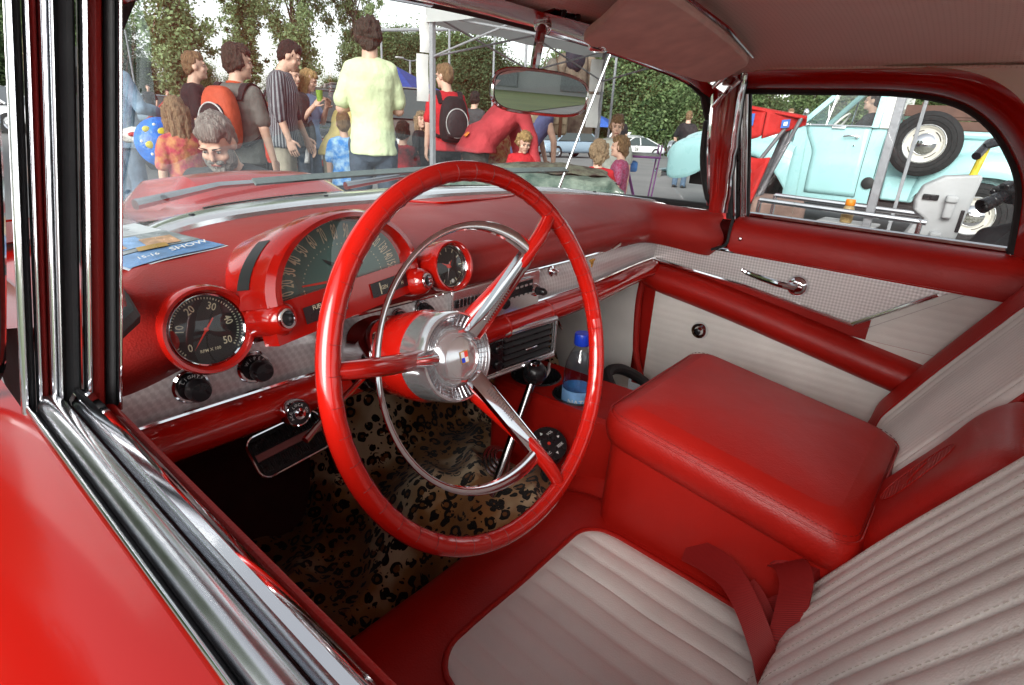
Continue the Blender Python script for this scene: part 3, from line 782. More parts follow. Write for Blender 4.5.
    fr.tube([loc(a,-.004,b) for a,b in h],.0058,8,closed=True); fr.tube([loc(a*.955,-.004,b*.86) for a,b in h],.002,8,closed=True); fr.build('vent_frame',M['trim_bright'],bx)
    lv=MB()
    for i in range(5): lv.box(loc(.055,-.003,-.026+.013*i),(.135,.010,.003),0,R@Matrix.Rotation(.5,3,'X'))
    lv.build('vent_louvre',M['louvre'],bx)
    P(MB().box(loc(.06,-.008,-.006),(.034,.006,.005),0,R),'vent_lever',M['chrome_soft'],parent=bx,bevel=.002)
    sw=MB(); sw.box(loc(-.052,-.006,0),(.062,.008,.066),0,R)
    for z in(-.016,.016): sw.lathe([(.010,0),(.010,.006),(.007,.008),(.0001,.008)],loc(-.036,-.010,z),R@V((0,-1,0)),16)
    sw.build('vent_switch_panel',M['black'],bx,bevel=.002)
    # ---- small items under the dash on the passenger side
    P(MB().box((.30,.42,.705),(.10,.05,.045)),'under_dash_box',M['black'],bevel=.005)
    P(MB().tube([(.31,.39,.69),(.31,.37,.665)],.004,8),'under_dash_lever',M['chrome'])
    # ---- pedals
    pc=V((-.385,.478,.588)); pu=V((.985,.0,.10)).normalized(); pn=V((-.05,-.80,.6)).normalized(); pv=pn.cross(pu).normalized(); pu=pv.cross(pn)
    def pp(a,b,d): return pc+pu*a+pv*b+pn*d
    def rr(w,h,r,d,n=6):
        pts=[]
        for cx,cy,a0 in((w-r,h-r,0),(-w+r,h-r,90),(-w+r,-h+r,180),(w-r,-h+r,270)):
            for i in range(n+1):
                a=radians(a0+90*i/n); pts.append(pp(cx+r*cos(a),cy+r*sin(a),d))
        return pts
    pb=MB().loft([rr(.070,.038,.018,-.012),rr(.070,.038,.018,.0)]); pd=pb.build('brake_pedal',M['rubber'],car)
    MB().tube(rr(.071,.039,.019,.001),.0028,8,closed=True).build('pedal_trim',M['chrome'],pd)
    rb=MB()
    for i in range(-14,15):
        x=i*.0044
        for b0,b1 in((-.030,-.009),(.009,.030)): rb.box(pp(x,(b0+b1)/2,.001),(.0022,.021,.004),0,Matrix((pu,pv,pn)).transposed())
    rb.build('pedal_ribs',M['black'],pd)
    st=MB().loft([[pp(-.064,-.007,.0),pp(.064,-.007,.0),pp(.064,.007,.0),pp(-.064,.007,.0)],[pp(-.064,-.006,.0025),pp(.064,-.006,.0025),pp(.064,.006,.0025),pp(-.064,.006,.0025)]])
    st.build('pedal_stripe',M['chrome_pink'],pd)
    MB().tube([pp(0,0,-.012),pc+V((0,.10,.06)),pc+V((0,.14,.18))],.010,8).build('pedal_arm',M['black'],pd)
    # gas pedal / small winged scuff plate low on the kick side
    P(MB().box((-.20,.60,.40),(.06,.02,.16),0,Matrix.Rotation(-.5,3,'X')),'accelerator_pedal',M['rubber'],bevel=.006)

# ------------------------------------------------------------------ steering wheel
WA=radians(16.4); WN=V((0,-cos(WA),sin(WA))); WU=V((1,0,0)); WV=V((0,sin(WA),cos(WA))); WC=V((-.37,0,.905))
def wpt(r,a,d=0): return WC+WU*(r*cos(a))+WV*(r*sin(a))-WN*d
def build_wheel(car,P):
    R0=.209
    # rim with shallow finger grips: radius ripples on the inner half
    rings=[]; N=180
    for i in range(N):
        a=2*pi*i/N; rad=WU*cos(a)+WV*sin(a); c=WC+rad*R0
        ring=[]
        for k in range(14):
            t=2*pi*k/14; r=.0112
            rip=.0006*(1 if cos(t)<.2 else 0)*(0.5+.5*cos(60*a)) 
            ring.append(c+rad*(cos(t)*(r-rip))+WN*(sin(t)*(r*.98-rip)))
        rings.append(ring)
    rings.append(rings[0])
    wh=MB().loft(rings,cap=False).build('steering_wheel',M['paint'],car)
    # narrow seams between the grips
    sm=MB()
    for i in range(48):
        a=2*pi*(i+.5)/48
        if -0.9<((a+pi)%(2*pi)-pi)<0.75: pass
        rad=WU*cos(a)+WV*sin(a); c=WC+rad*R0
        sm.tube([c+rad*(cos(t)*.01115)+WN*(sin(t)*.01095) for t in [lerp(radians(60),radians(225),k/9) for k in range(10)]],.00030,5)
    sm.build('grip_seams',M['grip'],wh)
    spk=[radians(46.4),radians(167.7),radians(-68.5)]
    for a in spk:
        pts=[wpt(R0-.004,a,0),wpt(.17,a,.004),wpt(.12,a,.026),wpt(.07,a,.058),wpt(.035,a,.082)]
        pts=cr(pts,5); n=len(pts)
        MB().tube(pts,[lerp(.0085,.0125,i/(n-1)) for i in range(n)],12).build('spoke',M['paint'],wh)
    # horn ring
    RR=.1515; D=.010; n=64
    pts=[wpt(RR,lerp(radians(46),radians(291),i/n),D) for i in range(n+1)]
    rw=[.0029+.0055*max(sstep(.72,1,i/n),sstep(.22,0,i/n)) for i in range(n+1)]
    hr=MB(); rings=[]
    for i,p in enumerate(pts):
        a=lerp(radians(46),radians(291),i/n); rad=WU*cos(a)+WV*sin(a)
        rings.append([p+rad*(cos(t)*rw[i]*1.25)+WN*(sin(t)*rw[i]*.62) for t in [2*pi*k/10 for k in range(10)]])
    hr.loft(rings); hr.build('horn_ring',M['chrome'],wh)
    # chrome wedges lying on two spokes between ring ends and hub, bar to the left
    for a,s in((radians(46.4),1),(radians(-68.5),-1)):
        wd=MB(); rings=[]
        for i in range(13):
            t=i/12; r=lerp(.030,.156,t); d=lerp(.052,.008,t**.9); w=lerp(.012,.0115,t)*(1-.55*sstep(.93,1,t)); c=wpt(r,a,d); e=WU*(-sin(a))+WV*cos(a); nn=WN
            rings.append([c-e*w-nn*.004,c-e*w*.9+nn*.003,c-e*w*.25+nn*.006,c+e*w*.25+nn*.006,c+e*w*.9+nn*.003,c+e*w-nn*.004])
        wd.loft(rings); wd.build('horn_bar',M['chrome'],wh)
        rb=MB()
        for i in range(14):
            r=lerp(.050,.095,i/13); d=lerp(.052,.008,((r-.03)/.126)**.9); e=WU*(-sin(a))+WV*cos(a); c=wpt(r,a,d)+WN*.0062
            rb.tube([c-e*.004,c+e*.004],.0009,5)
        rb.build('horn_bar_ribs',M['chrome_soft'],wh)
    a=spk[1]; pts=[wpt(.042,a,.062),wpt(.09,a,.040),wpt(.150,a,.012)]
    MB().tube(pts,[.0105,.0065,.0042],12,flat=(1,1)).build('horn_bar',M['chrome'],wh)
    # hub
    hc=WC-WN*.060
    k=1.14
    S=lambda pr:[(r*k,h) for r,h in pr]
    hub=MB(); hub.lathe(S([(.050,-.045),(.050,-.018),(.0495,-.004),(.048,.0),(.046,.001)]),hc,WN,56,0)
    hub.lathe(S([(.046,.001),(.044,-.001),(.034,-.006),(.032,-.006)]),hc,WN,56,1)
    hub.lathe(S([(.033,-.006),(.031,-.002),(.024,.006),(.0225,.0065),(.0215,.005),(.010,.0085),(.0001,.0092)]),hc,WN,48,0)
    hb=hub.build('horn_hub',[M['trim_bright'],M['chrome_soft']],wh)
    rg=MB()
    for i in range(44):
        a=2*pi*i/44; d=WU*cos(a)+WV*sin(a); rg.tube([hc+d*.0445*k,hc+d*.0335*k-WN*.0052],.00035,4)
    for r,h in((.0425,-.0012),(.0385,-.003),(.0352,-.0045)): rg.tube([hc+WN*h+(WU*cos(t)+WV*sin(t))*r*k for t in [2*pi*q/48 for q in range(48)]],.00035,4,closed=True)
    rg.build('hub_grid',M['chrome_soft'],wh)
    em=MB(); eo=hc+WN*.0098
    def q(a,b,c,d,mi,l=0): em.add([eo+WU*a+WV*c+WN*l,eo+WU*b+WV*c+WN*l,eo+WU*b+WV*d+WN*l,eo+WU*a+WV*d+WN*l],[(0,1,2,3)],mi)
    q(-.0065,.0065,-.0075,.0075,0); q(-.0055,0,-.0005,.0065,1,.0003); q(0,.0055,-.0005,.0065,2,.0003); q(-.0055,.0,-.0065,-.0005,3,.0003); q(0,.0055,-.0065,-.0005,1,.0003)
    em.build('hub_emblem',[M['gold'],M['whitepaint'],M['needle'],M['blue_cap']],wh,ang=0)
    # column shroud behind the hub
    sh=MB(); sh.lathe([(.054,-.105),(.057,-.10),(.060,-.055),(.057,-.043)],hc,WN,48,0)
    sh.build('column_shroud',M['paint'],wh)
    cb=MB(); cb.lathe([(.030,-.36),(.030,-.22),(.044,-.205),(.053,-.185),(.056,-.165),(.052,-.15),(.055,-.14),(.054,-.110),(.050,-.104)],hc,WN,48,0)
    P(cb,'steering_column',M['chrome'])
    # turn signal stalk
    s0=hc-WN*.12; stt=[s0+WU*(-.05)-WV*.008,s0+WU*(-.12)-WV*.035+WN*.01,s0+WU*(-.165)-WV*.055+WN*.02]
    P(MB().tube(stt,[.004,.004,.0045],10),'turn_signal_stalk',M['chrome'])

# ------------------------------------------------------------------ seats and console
def build_seats(car,P):
    # cushion
    def cz(x,y):   # top surface
        z=.508+.012*sstep(.0,-.3,y)*-1
        z-=.006*((x+.34)/.3)**2 if x<0 else .006*((x-.34)/.3)**2
        return z
    def cush(x0,x1):
        def f(u,v):
            x=lerp(x0,x1,u); t=v
            prof=[(.105,.26),(.132,.33),(.143,.40),(.139,.450),(.118,.487),(.075,.508),(.025,.517),(-.06,.513),(-.2,.506),(-.42,.496)]
            a=t*(len(prof)-1); i=min(int(a),len(prof)-2); q=a-i
            g=lambda k:V(prof[min(max(k,0),len(prof)-1)]+(0,))
            A,B,C,D=g(i-1),g(i),g(i+1),g(i+2)
            r=.5*((2*B)+(C-A)*q+(2*A-5*B+4*C-D)*q*q+(3*B-A-3*C+D)*q**3)
            e=min(x-x0,x1-x); s=sqrt(max(0,1-(1-min(1,e/.045))**2))
            dip=.010*sin(pi*u)**.5
            yf=.035*sstep(-.25,-.05,x) if x<0 else .035*sstep(.25,.05,x)
            return (x,r.x+yf*sstep(.25,0,v)*1.0,r.y-.05*(1-s)+.004*noise.noise(V((x*9,r.x*9,0)))-dip*.6*sstep(.55,.9,v))
        return f
    fd=cush(-.672,-.005); P(MB().grid(fd,44,60),'seat_cushion',M['leather'])
    fp=cush(.005,.642); P(MB().grid(fp,44,60),'seat_cushion',M['leather'])
    def inset(f,x0,x1,X0,X1,yf,pitch,name,yr=-.36):
        # pleated insert laid on the cushion: rows run fore and aft
        from_y=lambda x,y:None
        mb=MB(); nx=int((x1-x0)/pitch)*8; ny=36
        def surf(x,y):
            # invert v for y by scanning
            u=(x-X0)/(X1-X0); lo,hi=.35,1.0
            for _ in range(22):
                m=(lo+hi)/2
                if f(u,m)[1]>y: lo=m
                else: hi=m
            return f(u,(lo+hi)/2)
        def g(a,b):
            x=lerp(x0,x1,a)
            r=.055; e=min(x-x0,x1-x); front=yf-(r-sqrt(max(0,r*r-(r-min(e,r))**2)))
            y=lerp(front,yr,b); p=surf(x,y)
            ph=(x-x0)/pitch
            bul=abs(sin(pi*ph))**.38*.0056
            edge=sstep(0,.02,front-y)*sstep(0,.012,e)
            return (p[0],p[1],p[2]+.0015+bul*edge)
        mb.grid(g,nx,ny); o=P(mb,name,M['white'],ang=60)
        bd=[g(0,1-j/20) for j in range(21)]+[g(i/60,0) for i in range(1,60)]+[g(1,j/20) for j in range(21)]
        P(MB().tube([(x,y,z+.001) for x,y,z in bd],.0042,8),'seat_welt',M['leather'])
        # stitch rows in the valleys
        st=MB(); k=1
        while x0+k*pitch<x1-.01:
            a=(k*pitch)/(x1-x0); pts=[V(g(a,.03+b*.96/60))+V((0,0,.0006)) for b in range(61)]
            for j in range(0,60): 
                d=pts[j+1]-pts[j]; st.tube([pts[j]+d*.1,pts[j]+d*.62],.0004,4,cap=False)
            k+=1
        P(st,'seat_stitching',M['thread'])
        return g
    inset(fd,-.478,-.098,-.672,-.005,-.002,.034,'seat_insert')
    inset(fp,.16,.55,.005,.642,-.002,.034,'seat_insert')
    # backrest: plane through the crease leaning back
    O=V((0,-.335,.49)); S=V((0,-.447,.894)); NB=V((0,.894,.447))
    H=.50
    def back(x0,x1,wrap0=0,wrap1=0):
        def f(u,v):
            x=lerp(x0,x1,u); s=lerp(-.03,H,v)
            e=min(x-x0,x1-x); q=sqrt(max(0,1-(1-min(1,e/.04))**2))
            w=.045*sstep(.50,.645,abs(x))
            top=sqrt(max(0,1-max(0,(s-(H-.05))/.05)**2))
            d=.018+.02*sstep(.02,.10,s)*(1-.35*sstep(.2,.45,s))+w
            d=d*(.25+.75*q)*(.3+.7*top)
            return O+S*s+NB*d+V((x,0,0))
        return f
    bd_=back(-.645,-.062); bp=back(.168,.645)
    P(MB().grid(bd_,40,44),'seat_backrest',M['leather']); P(MB().grid(bp,40,44),'seat_backrest',M['leather'])
    def binset(f,x0,x1,X0,X1,pitch,name,s0=.02,s1=.93):
        nx=int(round((x1-x0)/pitch))*8
        def g(a,b):
            x=lerp(x0,x1,a); e=min(x-x0,x1-x); r=.06
            up=s1-(r-sqrt(max(0,r*r-(r-min(e,r))**2)))/.5
            v=lerp(s0,up,b); p=V(f((x-X0)/(X1-X0),v)); bul=abs(sin(pi*(x-x0)/pitch))**.38*.0056*sstep(0,.012,e)*sstep(0,.04,up-v)
            return p+NB*(.0015+bul)
        P(MB().grid(g,nx,30),name,M['white'],ang=60)
        bd=[g(0,j/20) for j in range(21)]+[g(i/60,1) for i in range(1,60)]+[g(1,1-j/20) for j in range(21)]
        P(MB().tube(bd,.0042,8),'seat_welt',M['leather'])
        st=MB(); n=int(round((x1-x0)/pitch))
        for k in range(1,n):
            pts=[V(g(k/n,.02+b*.96/60))+NB*.0006 for b in range(61)]
            for j in range(60):
                d=pts[j+1]-pts[j]; st.tube([pts[j]+d*.1,pts[j]+d*.62],.0004,4,cap=False)
        P(st,'seat_stitching',M['thread'])
    binset(bd_,-.54,-.068,-.645,-.062,.033,'backrest_insert')
    binset(bp,.172,.560,.168,.645,.0185,'backrest_insert')
    # red centre fold between the backs
    def mid(u,v):
        x=lerp(-.066,.158,u); s=lerp(-.02,.392,v); e=min(x+.066,.158-x); q=sqrt(max(0,1-(1-min(1,e/.05))**2)); top=sqrt(max(0,1-max(0,(s-.325)/.067)**2))
        d=(.012+.036*q)*(.25+.75*top)+.004*noise.noise(V((x*12,s*9,1)))*q
        return O+S*s+NB*d+V((x,0,0))
    mf=P(MB().grid(mid,36,44),'centre_backrest',M['leather'])
    # embossed oval with ribs
    em=MB(); 
    def ms(x,s): return V(mid((x+.066)/.224,(s+.02)/.412))
    cx,cs=.048,.255
    def ov(k): return [ms(cx+.034*k*cos(t),cs+.062*k*sin(t))+NB*.0008 for t in [2*pi*i/40 for i in range(40)]]
    em.tube(ov(1),.0007,6,closed=True)
    for i in range(-9,10):
        ss=cs+i*.0062; h=.034*sqrt(max(0,1-((ss-cs)/.062)**2))*.96
        gap=.020 if abs(i)<5 else 0
        segs=[(-h,h)] if not gap else [(-h,-gap*(1-abs(i)/7)),(gap*(1-abs(i)/7),h)]
        for a,b in segs:
            if b-a>.003: em.tube([ms(cx+lerp(a,b,j/6),ss)+NB*.0006 for j in range(7)],.0006,5)
    em.tube([ms(cx-.016,cs-.012)+NB*.001,ms(cx,cs-.004)+NB*.001,ms(cx+.016,cs+.014)+NB*.001],.0009,6)
    em.build('embossed_oval',M['leather'],mf)
    # ---------------- armrest console box
    def rbox(x0,x1,y0,y1,z0f,z1f,r=.03,n=6,puff=0):
        # rounded-rectangle rings from bottom to top; z may vary with y
        def ring(k,inset,zf):
            pts=[]
            a,b,c,d=x0+inset,x1-inset,y0+inset,y1-inset; rr=max(.006,r-inset*.3)
            for cx,cy,a0 in((b-rr,d-rr,0),(a+rr,d-rr,90),(a+rr,c+rr,180),(b-rr,c+rr,270)):
                for i in range(n+1):
                    t=radians(a0+90*i/n); x=cx+rr*cos(t); y=cy+rr*sin(t); pts.append(V((x,y,zf(x,y))))
            return pts
        return ring
    ztop=lambda x,y:.748-.16*(.02-y)*1.0 if False else lerp(.688,.742,(y+.39)/.40)
    rg=rbox(-.090,.275,-.372,.002,None,None,.035)
    box=MB(); bz=lambda k:(lambda x,y:lerp(.46,ztop(x,y)-.062,k))
    rb=rbox(-.082,.268,-.375,.004,None,None,.03)
    box.loft([rb(0,0,bz(0)),rb(0,.001,bz(.5)),rb(0,.003,bz(1))],cap=True)
    P(box,'console_box',M['leather'])
    def cap_rings():
        rings=[]
        for inset,h in((.006,-.070),(-.003,-.062),(-.007,-.048),(-.008,-.034),(-.005,-.020),(.003,-.008),(.016,.001),(.030,.006)):
            rings.append(rg(0,inset,lambda x,y,h=h:ztop(x,y)+h))
        return rings
    rings=cap_rings(); lid=MB().loft(rings,cap=False)
    # domed top as a fan of shrinking rings
    tr=[rings[-1]]
    for k in (.93,.85,.75,.63,.5,.36,.2,.08,.02):
        cxx,cyy=.0925,-.19
        tr.append([V((cxx+(p.x-cxx)*k,cyy+(p.y-cyy)*k,0)) for p in rings[-1]])
        for p in tr[-1]: p.z=ztop(p.x,p.y)+.006+.010*(1-k**2)
    lid.loft(tr,cap=True)
    lo=P(lid,'console_lid',M['leather'])
    sm=MB(); ring=rg(0,-.0035,lambda x,y:ztop(x,y)-.014); n=len(ring)
    sm.tube(ring,.0014,5,closed=True); sm.build('lid_seam',M['leather'],lo)
    st=MB(); ring=rg(0,.0,lambda x,y:ztop(x,y)-.0075)
    for i in range(n):
        a,b=ring[i],ring[(i+1)%n]; L=(b-a).length; m=max(1,int(L/.005))
        for j in range(m): st.tube([a.lerp(b,(j+.15)/m),a.lerp(b,(j+.7)/m)],.0006,4,cap=False)
    st.build('lid_stitching',M['thread_red'],lo)
    # front tray with cup holders
    tz=.622
    tr=rbox(.030,.215,-.02,.372,None,None,.035)
    tray=MB(); zt=lambda x,y:tz+.0*x+.012*sstep(.12,-.02,y)
    holes=[((.118,.300),.052),((.105,.180),.047)]
    # top plate with true round openings: polar patches around each hole, walls between
    tray.loft([tr(0,0,lambda x,y:.40),tr(0,0,lambda x,y:zt(x,y)-.02),tr(0,.004,lambda x,y:zt(x,y)-.006),tr(0,.014,lambda x,y:zt(x,y))],cap=False)
    tw=P(tray,'console_tray',M['leather'])
    outline=tr(0,.014,lambda x,y:zt(x,y))
    top=MB()
    top.v=[]; 
    import bmesh
    bm=bmesh.new(); ov_=[bm.verts.new(p) for p in outline]; edges=[bm.edges.new((ov_[i],ov_[(i+1)%len(ov_)])) for i in range(len(ov_))]
    for (hx,hy),hr in holes:
        hv=[bm.verts.new((hx+hr*cos(t),hy+hr*sin(t),zt(hx,hy))) for t in [2*pi*i/36 for i in range(36)]]
        edges+=[bm.edges.new((hv[i],hv[(i+1)%36])) for i in range(36)]
    bmesh.ops.triangle_fill(bm,use_beauty=True,edges=edges)
    bm.verts.index_update(); top.add([v.co.copy() for v in bm.verts],[tuple(v.index for v in f.verts) for f in bm.faces]); bm.free()
    P(top,'tray_top',M['leather'],ang=0)
    for (hx,hy),hr in holes:
        ch=MB(); ch.lathe([(hr+.006,.0005),(hr+.004,.003),(hr,.003),(hr-.002,-.002),(hr-.004,-.075),(.0001,-.075)],(hx,hy,zt(hx,hy)),(0,0,1),36)
        P(ch,'cup_holder',M['black'])
    # ---------------- shifter
    kb=V((.028,.238,.678)); 
    gs=MB(); gs.tube([(-.135,.216,.42),(-.037,.229,.572),(.020,.2365,.662)],[.0105,.0095,.0085],12); sh=P(gs,'gear_lever',M['dark_chrome'])
    MB().ball(kb,.0255,nu=28,nv=18).build('gear_knob',M['black'],sh)
    MB().lathe([(.011,0),(.010,.004),(.0001,.005)],kb+V((-.004,-.003,.0232)),(-.12,-.1,1),16).build('knob_cap',M['chrome'],sh)
    P(MB().lathe([(.075,0),(.06,.02),(.03,.05),(.014,.075)],(-.15,.214,.37),(.4,.05,1),24),'shifter_boot',M['rubber'])
    # remote pod with lettered buttons
    po=V((-.030,.148,.575)); pn=V((-.35,-.45,.82)).normalized(); pu=V((1,0,0)); pu=(pu-pn*pu.dot(pn)).normalized(); pv=pn.cross(pu)
    pod=MB(); pod.lathe([(.038,-.02),(.038,-.004),(.0355,.001),(.030,.002),(.0001,.002)],po,pn,36)
    pdo=P(pod,'remote_pod',M['black'])
    pt=MB()
    for st,a in(('VOL',45),('SEL',135),('SRC',225),('SEEK',315)):
        d=pu*cos(radians(a))+pv*sin(radians(a)); pt.text(st,po+d*.022+pn*.0028,pu,pv,.0072)
    pt.lathe([(.0035,.0022),(.0025,.004),(.0001,.004)],po,pn,12,1)
    for a in(0,90,180,270):
        d=pu*cos(radians(a))+pv*sin(radians(a)); e=pn.cross(d); c=po+d*.024+pn*.0028; pt.add([c+d*.004,c+e*.003-d*.002,c-e*.003-d*.002],[(0,1,2)],0)
    pt.build('pod_lettering',[M['whitepaint'],M['needle']],pdo,ang=0)
    P(MB().tube([po-pn*.02,po-pn*.05+V((.02,.01,0)),(.0,.17,.44)],.008,8),'pod_stalk',M['black'])
    # chrome spring gaiter low on the tunnel (handbrake base)
    hc=V((-.052,.262,.492)); gx=V((.8,.45,.1)).normalized(); gy=V((-.35,.75,.45)).normalized()
    gp=MB()
    for k in range(4): gp.tube([hc+gx*(.042*cos(t)*(1-k*.17))+gy*(.030*sin(t)*(1-k*.17))+V((-.002,-.006,.007))*k for t in [2*pi*i/28 for i in range(28)]],.0032,6,closed=True)
    P(gp,'coil_gaiter',M['chrome_soft'])
    # ---------------- seat belts, attached behind the cushion
    b1=cr([(-.080,-.165,.545),(-.104,-.205,.566),(-.135,-.245,.584),(-.172,-.280,.588),(-.208,-.315,.574),(-.222,-.334,.552),(-.203,-.338,.538),(-.165,-.315,.545),(-.135,-.285,.556),(-.120,-.262,.560)],6)
    n=len(b1); W=[lerp(V((.038,.006,.022)),V((.036,-.022,.018)),i/(n-1)) for i in range(n)]; P(MB().ribbon(b1,W,.0024),'seat_belt',M['belt'],ang=50)
    b2=cr([(-.070,-.292,.592),(-.092,-.310,.612),(-.125,-.325,.618),(-.162,-.332,.606),(-.190,-.336,.578),(-.180,-.336,.556),(-.140,-.325,.556),(-.108,-.305,.566)],6)
    n=len(b2); W=[lerp(V((.006,-.034,.030)),V((.014,-.030,.034)),i/(n-1)) for i in range(n)]; P(MB().ribbon(b2,W,.0024),'seat_belt',M['belt'],ang=50)
    P(MB().tube([V((-.060,-.278,.588)).lerp(V((-.082,-.345,.606)),i/6) for i in range(7)],[.0165,.0175,.018,.018,.018,.0175,.0165],14,flat=(1,.8)),'belt_sleeve',M['belt'])
    P(MB().box((-.125,-.300,.550),(.018,.03,.012),0,Matrix.Rotation(.6,3,'Z')),'belt_buckle',M['black'],bevel=.003)
    # black grab cable along the passenger tunnel
    P(MB().tube(cr([(.30,.19,.545),(.335,.24,.575),(.40,.24,.57),(.46,.20,.53),(.47,.1,.47)],6),.014,10),'passenger_hose',M['rubber'])

# ------------------------------------------------------------------ loose things in the car
def build_loose():
    # leopard cover over floor and tunnel
    def lp(u,v):
        x=lerp(-.685,.64,u); y=lerp(-.05,.74,v)
        tun=sstep(.32,.12,abs(x+.005))
        z=.262+.16*tun*sstep(.9,.2,y)+.34*sstep(.52,.74,y)*sstep(-.36,-.12,x)-.06*sstep(.60,.68,y)*sstep(-.15,-.35,x)
        f=noise.noise(V((x*5+y*3,y*3.2-x*2,0)))*.030+noise.noise(V((x*13,y*7+x*6,4)))*.012
        ridge=(1-abs(noise.noise(V((x*4.5-y*4,y*1.5+x*1.2,9)))))**3*.036+(1-abs(noise.noise(V((x*9-y*7,y*2+x*3,15)))))**4*.016
        return (x,y,z+f+ridge+.01)
    mb=MB().grid(lp,90,70)
    o=mb.build('floor_cover',M['leopard'],None); tag(o,'leopard print plush cover draped over the car floor','floor cover')
    # bottle
    bo=V((.105,.180,.552)); bt=thing('water_bottle','clear plastic water bottle with blue cap standing in cup holder','bottle',bo)
    pr=[(.0001,.002),(.028,.002),(.0315,.008),(.032,.05),(.0305,.055),(.032,.06),(.032,.085),(.0305,.09),(.032,.095),(.0315,.125),(.029,.145),(.022,.165),(.0145,.178),(.0135,.190)]
    MB().lathe(pr,(0,0,0),(0,0,1),32).build('bottle_body',M['bottle'],bt)
    MB().lathe([(.0001,.003),(.0275,.003),(.0308,.009),(.0300,.055),(.0308,.062),(.0308,.122),(.0280,.144),(.0215,.162),(.0001,.163)],(0,0,0),(0,0,1),32).build('water',M['water'],bt)
    MB().lathe([(.0324,.028),(.0326,.029),(.0326,.089),(.0324,.09)],(0,0,0),(0,0,1),40).build('label_wrap',M['blue_label'],bt)
    t=MB(); 
    for st,z,s in(('NATUR',.066,.017),('WASSER',.050,.013)):
        vs,fs=text_geo(st); t.add([(.0330*cos(radians(228)+x*s/.033),.0330*sin(radians(228)+x*s/.033),z+y*s) for x,y in vs],fs)
    t.build('label_lettering',M['whitepaint'],bt,ang=0)
    cp=MB().lathe([(.0155,.186),(.0165,.188),(.0165,.208),(.015,.211),(.0001,.211)],(0,0,0),(0,0,1),36)
    cp.build('bottle_cap',M['blue_cap'],bt)
    # cable and phone-like clutter in the front cup holder
    cb=MB().tube(cr([(.085,.285,.60),(.10,.268,.628),(.125,.272,.640),(.150,.290,.638),(.18,.31,.630)],6),.0035,8)
    tag(cb.build('charging_cable',M['whitepaint']),'white cable end lying across the front cup holder','cable')
    # flyer
    fl=thing('flyer','glossy printed car show flyer lying on the dash top','flyer',(-.55,.455,.984))
    fl.rotation_euler=(radians(2),0,0)
    A=V((-.095,-.120,0)); ux=V((.120,-.0,0)); 
    c=[V((-.070,-.122,0)),V((.068,-.062,0)),V((.014,.118,0)),V((-.110,.062,0))]
    def q(a,b): return c[0].lerp(c[1],a).lerp(c[3].lerp(c[2],a),b)
    sh=MB().grid(lambda u,v:q(u,v)+V((0,0,.0015*sin(u*5)+.003*v*v)),10,10); sh.build('flyer_sheet',M['flyer_base'],fl,ang=60)
    pr=MB(); lift=lambda u,v:V((0,0,.0015*sin(u*5)+.003*v*v+.0012))
    def patch(a0,a1,b0,b1,mi,sk=0):
        n=8; pr.grid(lambda u,v:q(lerp(a0,a1,u)+sk*v,lerp(b0,b1,v))+lift(lerp(a0,a1,u),lerp(b0,b1,v))+V((0,0,.0004*mi)),n,3,mi)
    patch(0.02,.98,.02,.26,1); patch(.02,.98,.27,.66,2); patch(.06,.5,.34,.60,3,.1); patch(.45,.8,.30,.50,4,.08); patch(.30,.6,.24,.33,5,.05); patch(.02,.30,.36,.52,4,.05); patch(.10,.32,.60,.70,0); patch(.55,.9,.42,.5,1,.1)
    u=(c[1]-c[0]).normalized(); v=(c[3]-c[0]).normalized()*.9+V((.25,.1,0)); v.normalize()
    for st,a,b,s,mi in(('US CAR',.34,.86,.028,6),('CLASSICS',.42,.76,.020,6),('SHOW',.72,.15,.022,0),('15-16',.26,.10,.015,0)):
        pr.text(st,q(a,b)+lift(a,b)+V((0,0,.003)),u,v,s,mi,sx=.9)
    pr.build('flyer_print',[M['whitepaint'],M['flyer_blue'],M['flyer_grey'],M['flyer_sky'],M['flyer_orange'],M['gold'],M['black']],fl,ang=0)
def mats_extra():
    M['chrome_pink']=simple('pink_tinted_metal',(.42,.16,.15),.35,metal=.5)
    M['grip']=simple('pale_seam_line',(.20,.012,.010),.4)
    M['thread']=simple('beige_thread',(.50,.45,.40),.8)
    M['thread_red']=simple('dark_red_thread',(.16,.006,.005),.8)
    M['blue_label']=simple('pale_blue_label',(.20,.42,.74),.35,var=.25,vscale=40)
    M['flyer_base']=simple('glossy_paper',(.72,.76,.80),.25,var=.05)
    M['flyer_blue']=simple('blue_print',(.15,.31,.60),.25,var=.25,vscale=30)
    M['flyer_grey']=simple('grey_print',(.30,.33,.36),.25,var=.5,vscale=45)
    M['flyer_sky']=simple('sky_blue_print',(.25,.45,.80),.25,var=.3,vscale=60)
    M['flyer_orange']=simple('orange_print',(.62,.36,.22),.25,var=.4,vscale=70)
    M['water']=water()
def water():
    t=NT('water_in_bottle'); p=t.n('ShaderNodeBsdfTransparent'); p.inputs[0].default_value=(.86,.94,.985,1)
    gl=t.n('ShaderNodeBsdfGlossy',Roughness=.02); mx=t.n('ShaderNodeMixShader'); lw=t.n('ShaderNodeLayerWeight',Blend=.3)
    f=t.math('MULTIPLY_ADD',t.math('POWER',lw.outputs[1],2.5),.45,.05)
    t.l(f,mx.inputs[0]); t.l(p.outputs[0],mx.inputs[1]); t.l(gl.outputs[0],mx.inputs[2]); t.l(mx.outputs[0],t.out.inputs[0]); return t.mat
_me=mats_extra
def mats_extra():
    _me()
    M['trim_bright']=simple('bright_trim',(.82,.82,.83),.16,metal=.85,var=.04)
    M['louvre']=simple('louvre_grey',(.05,.05,.052),.35)
    M['dark_chrome']=simple('dark_chrome',(.36,.36,.37),.15,metal=1)
    M['mirror_back']=simple('brown_mirror_back',(.05,.03,.025),.5)
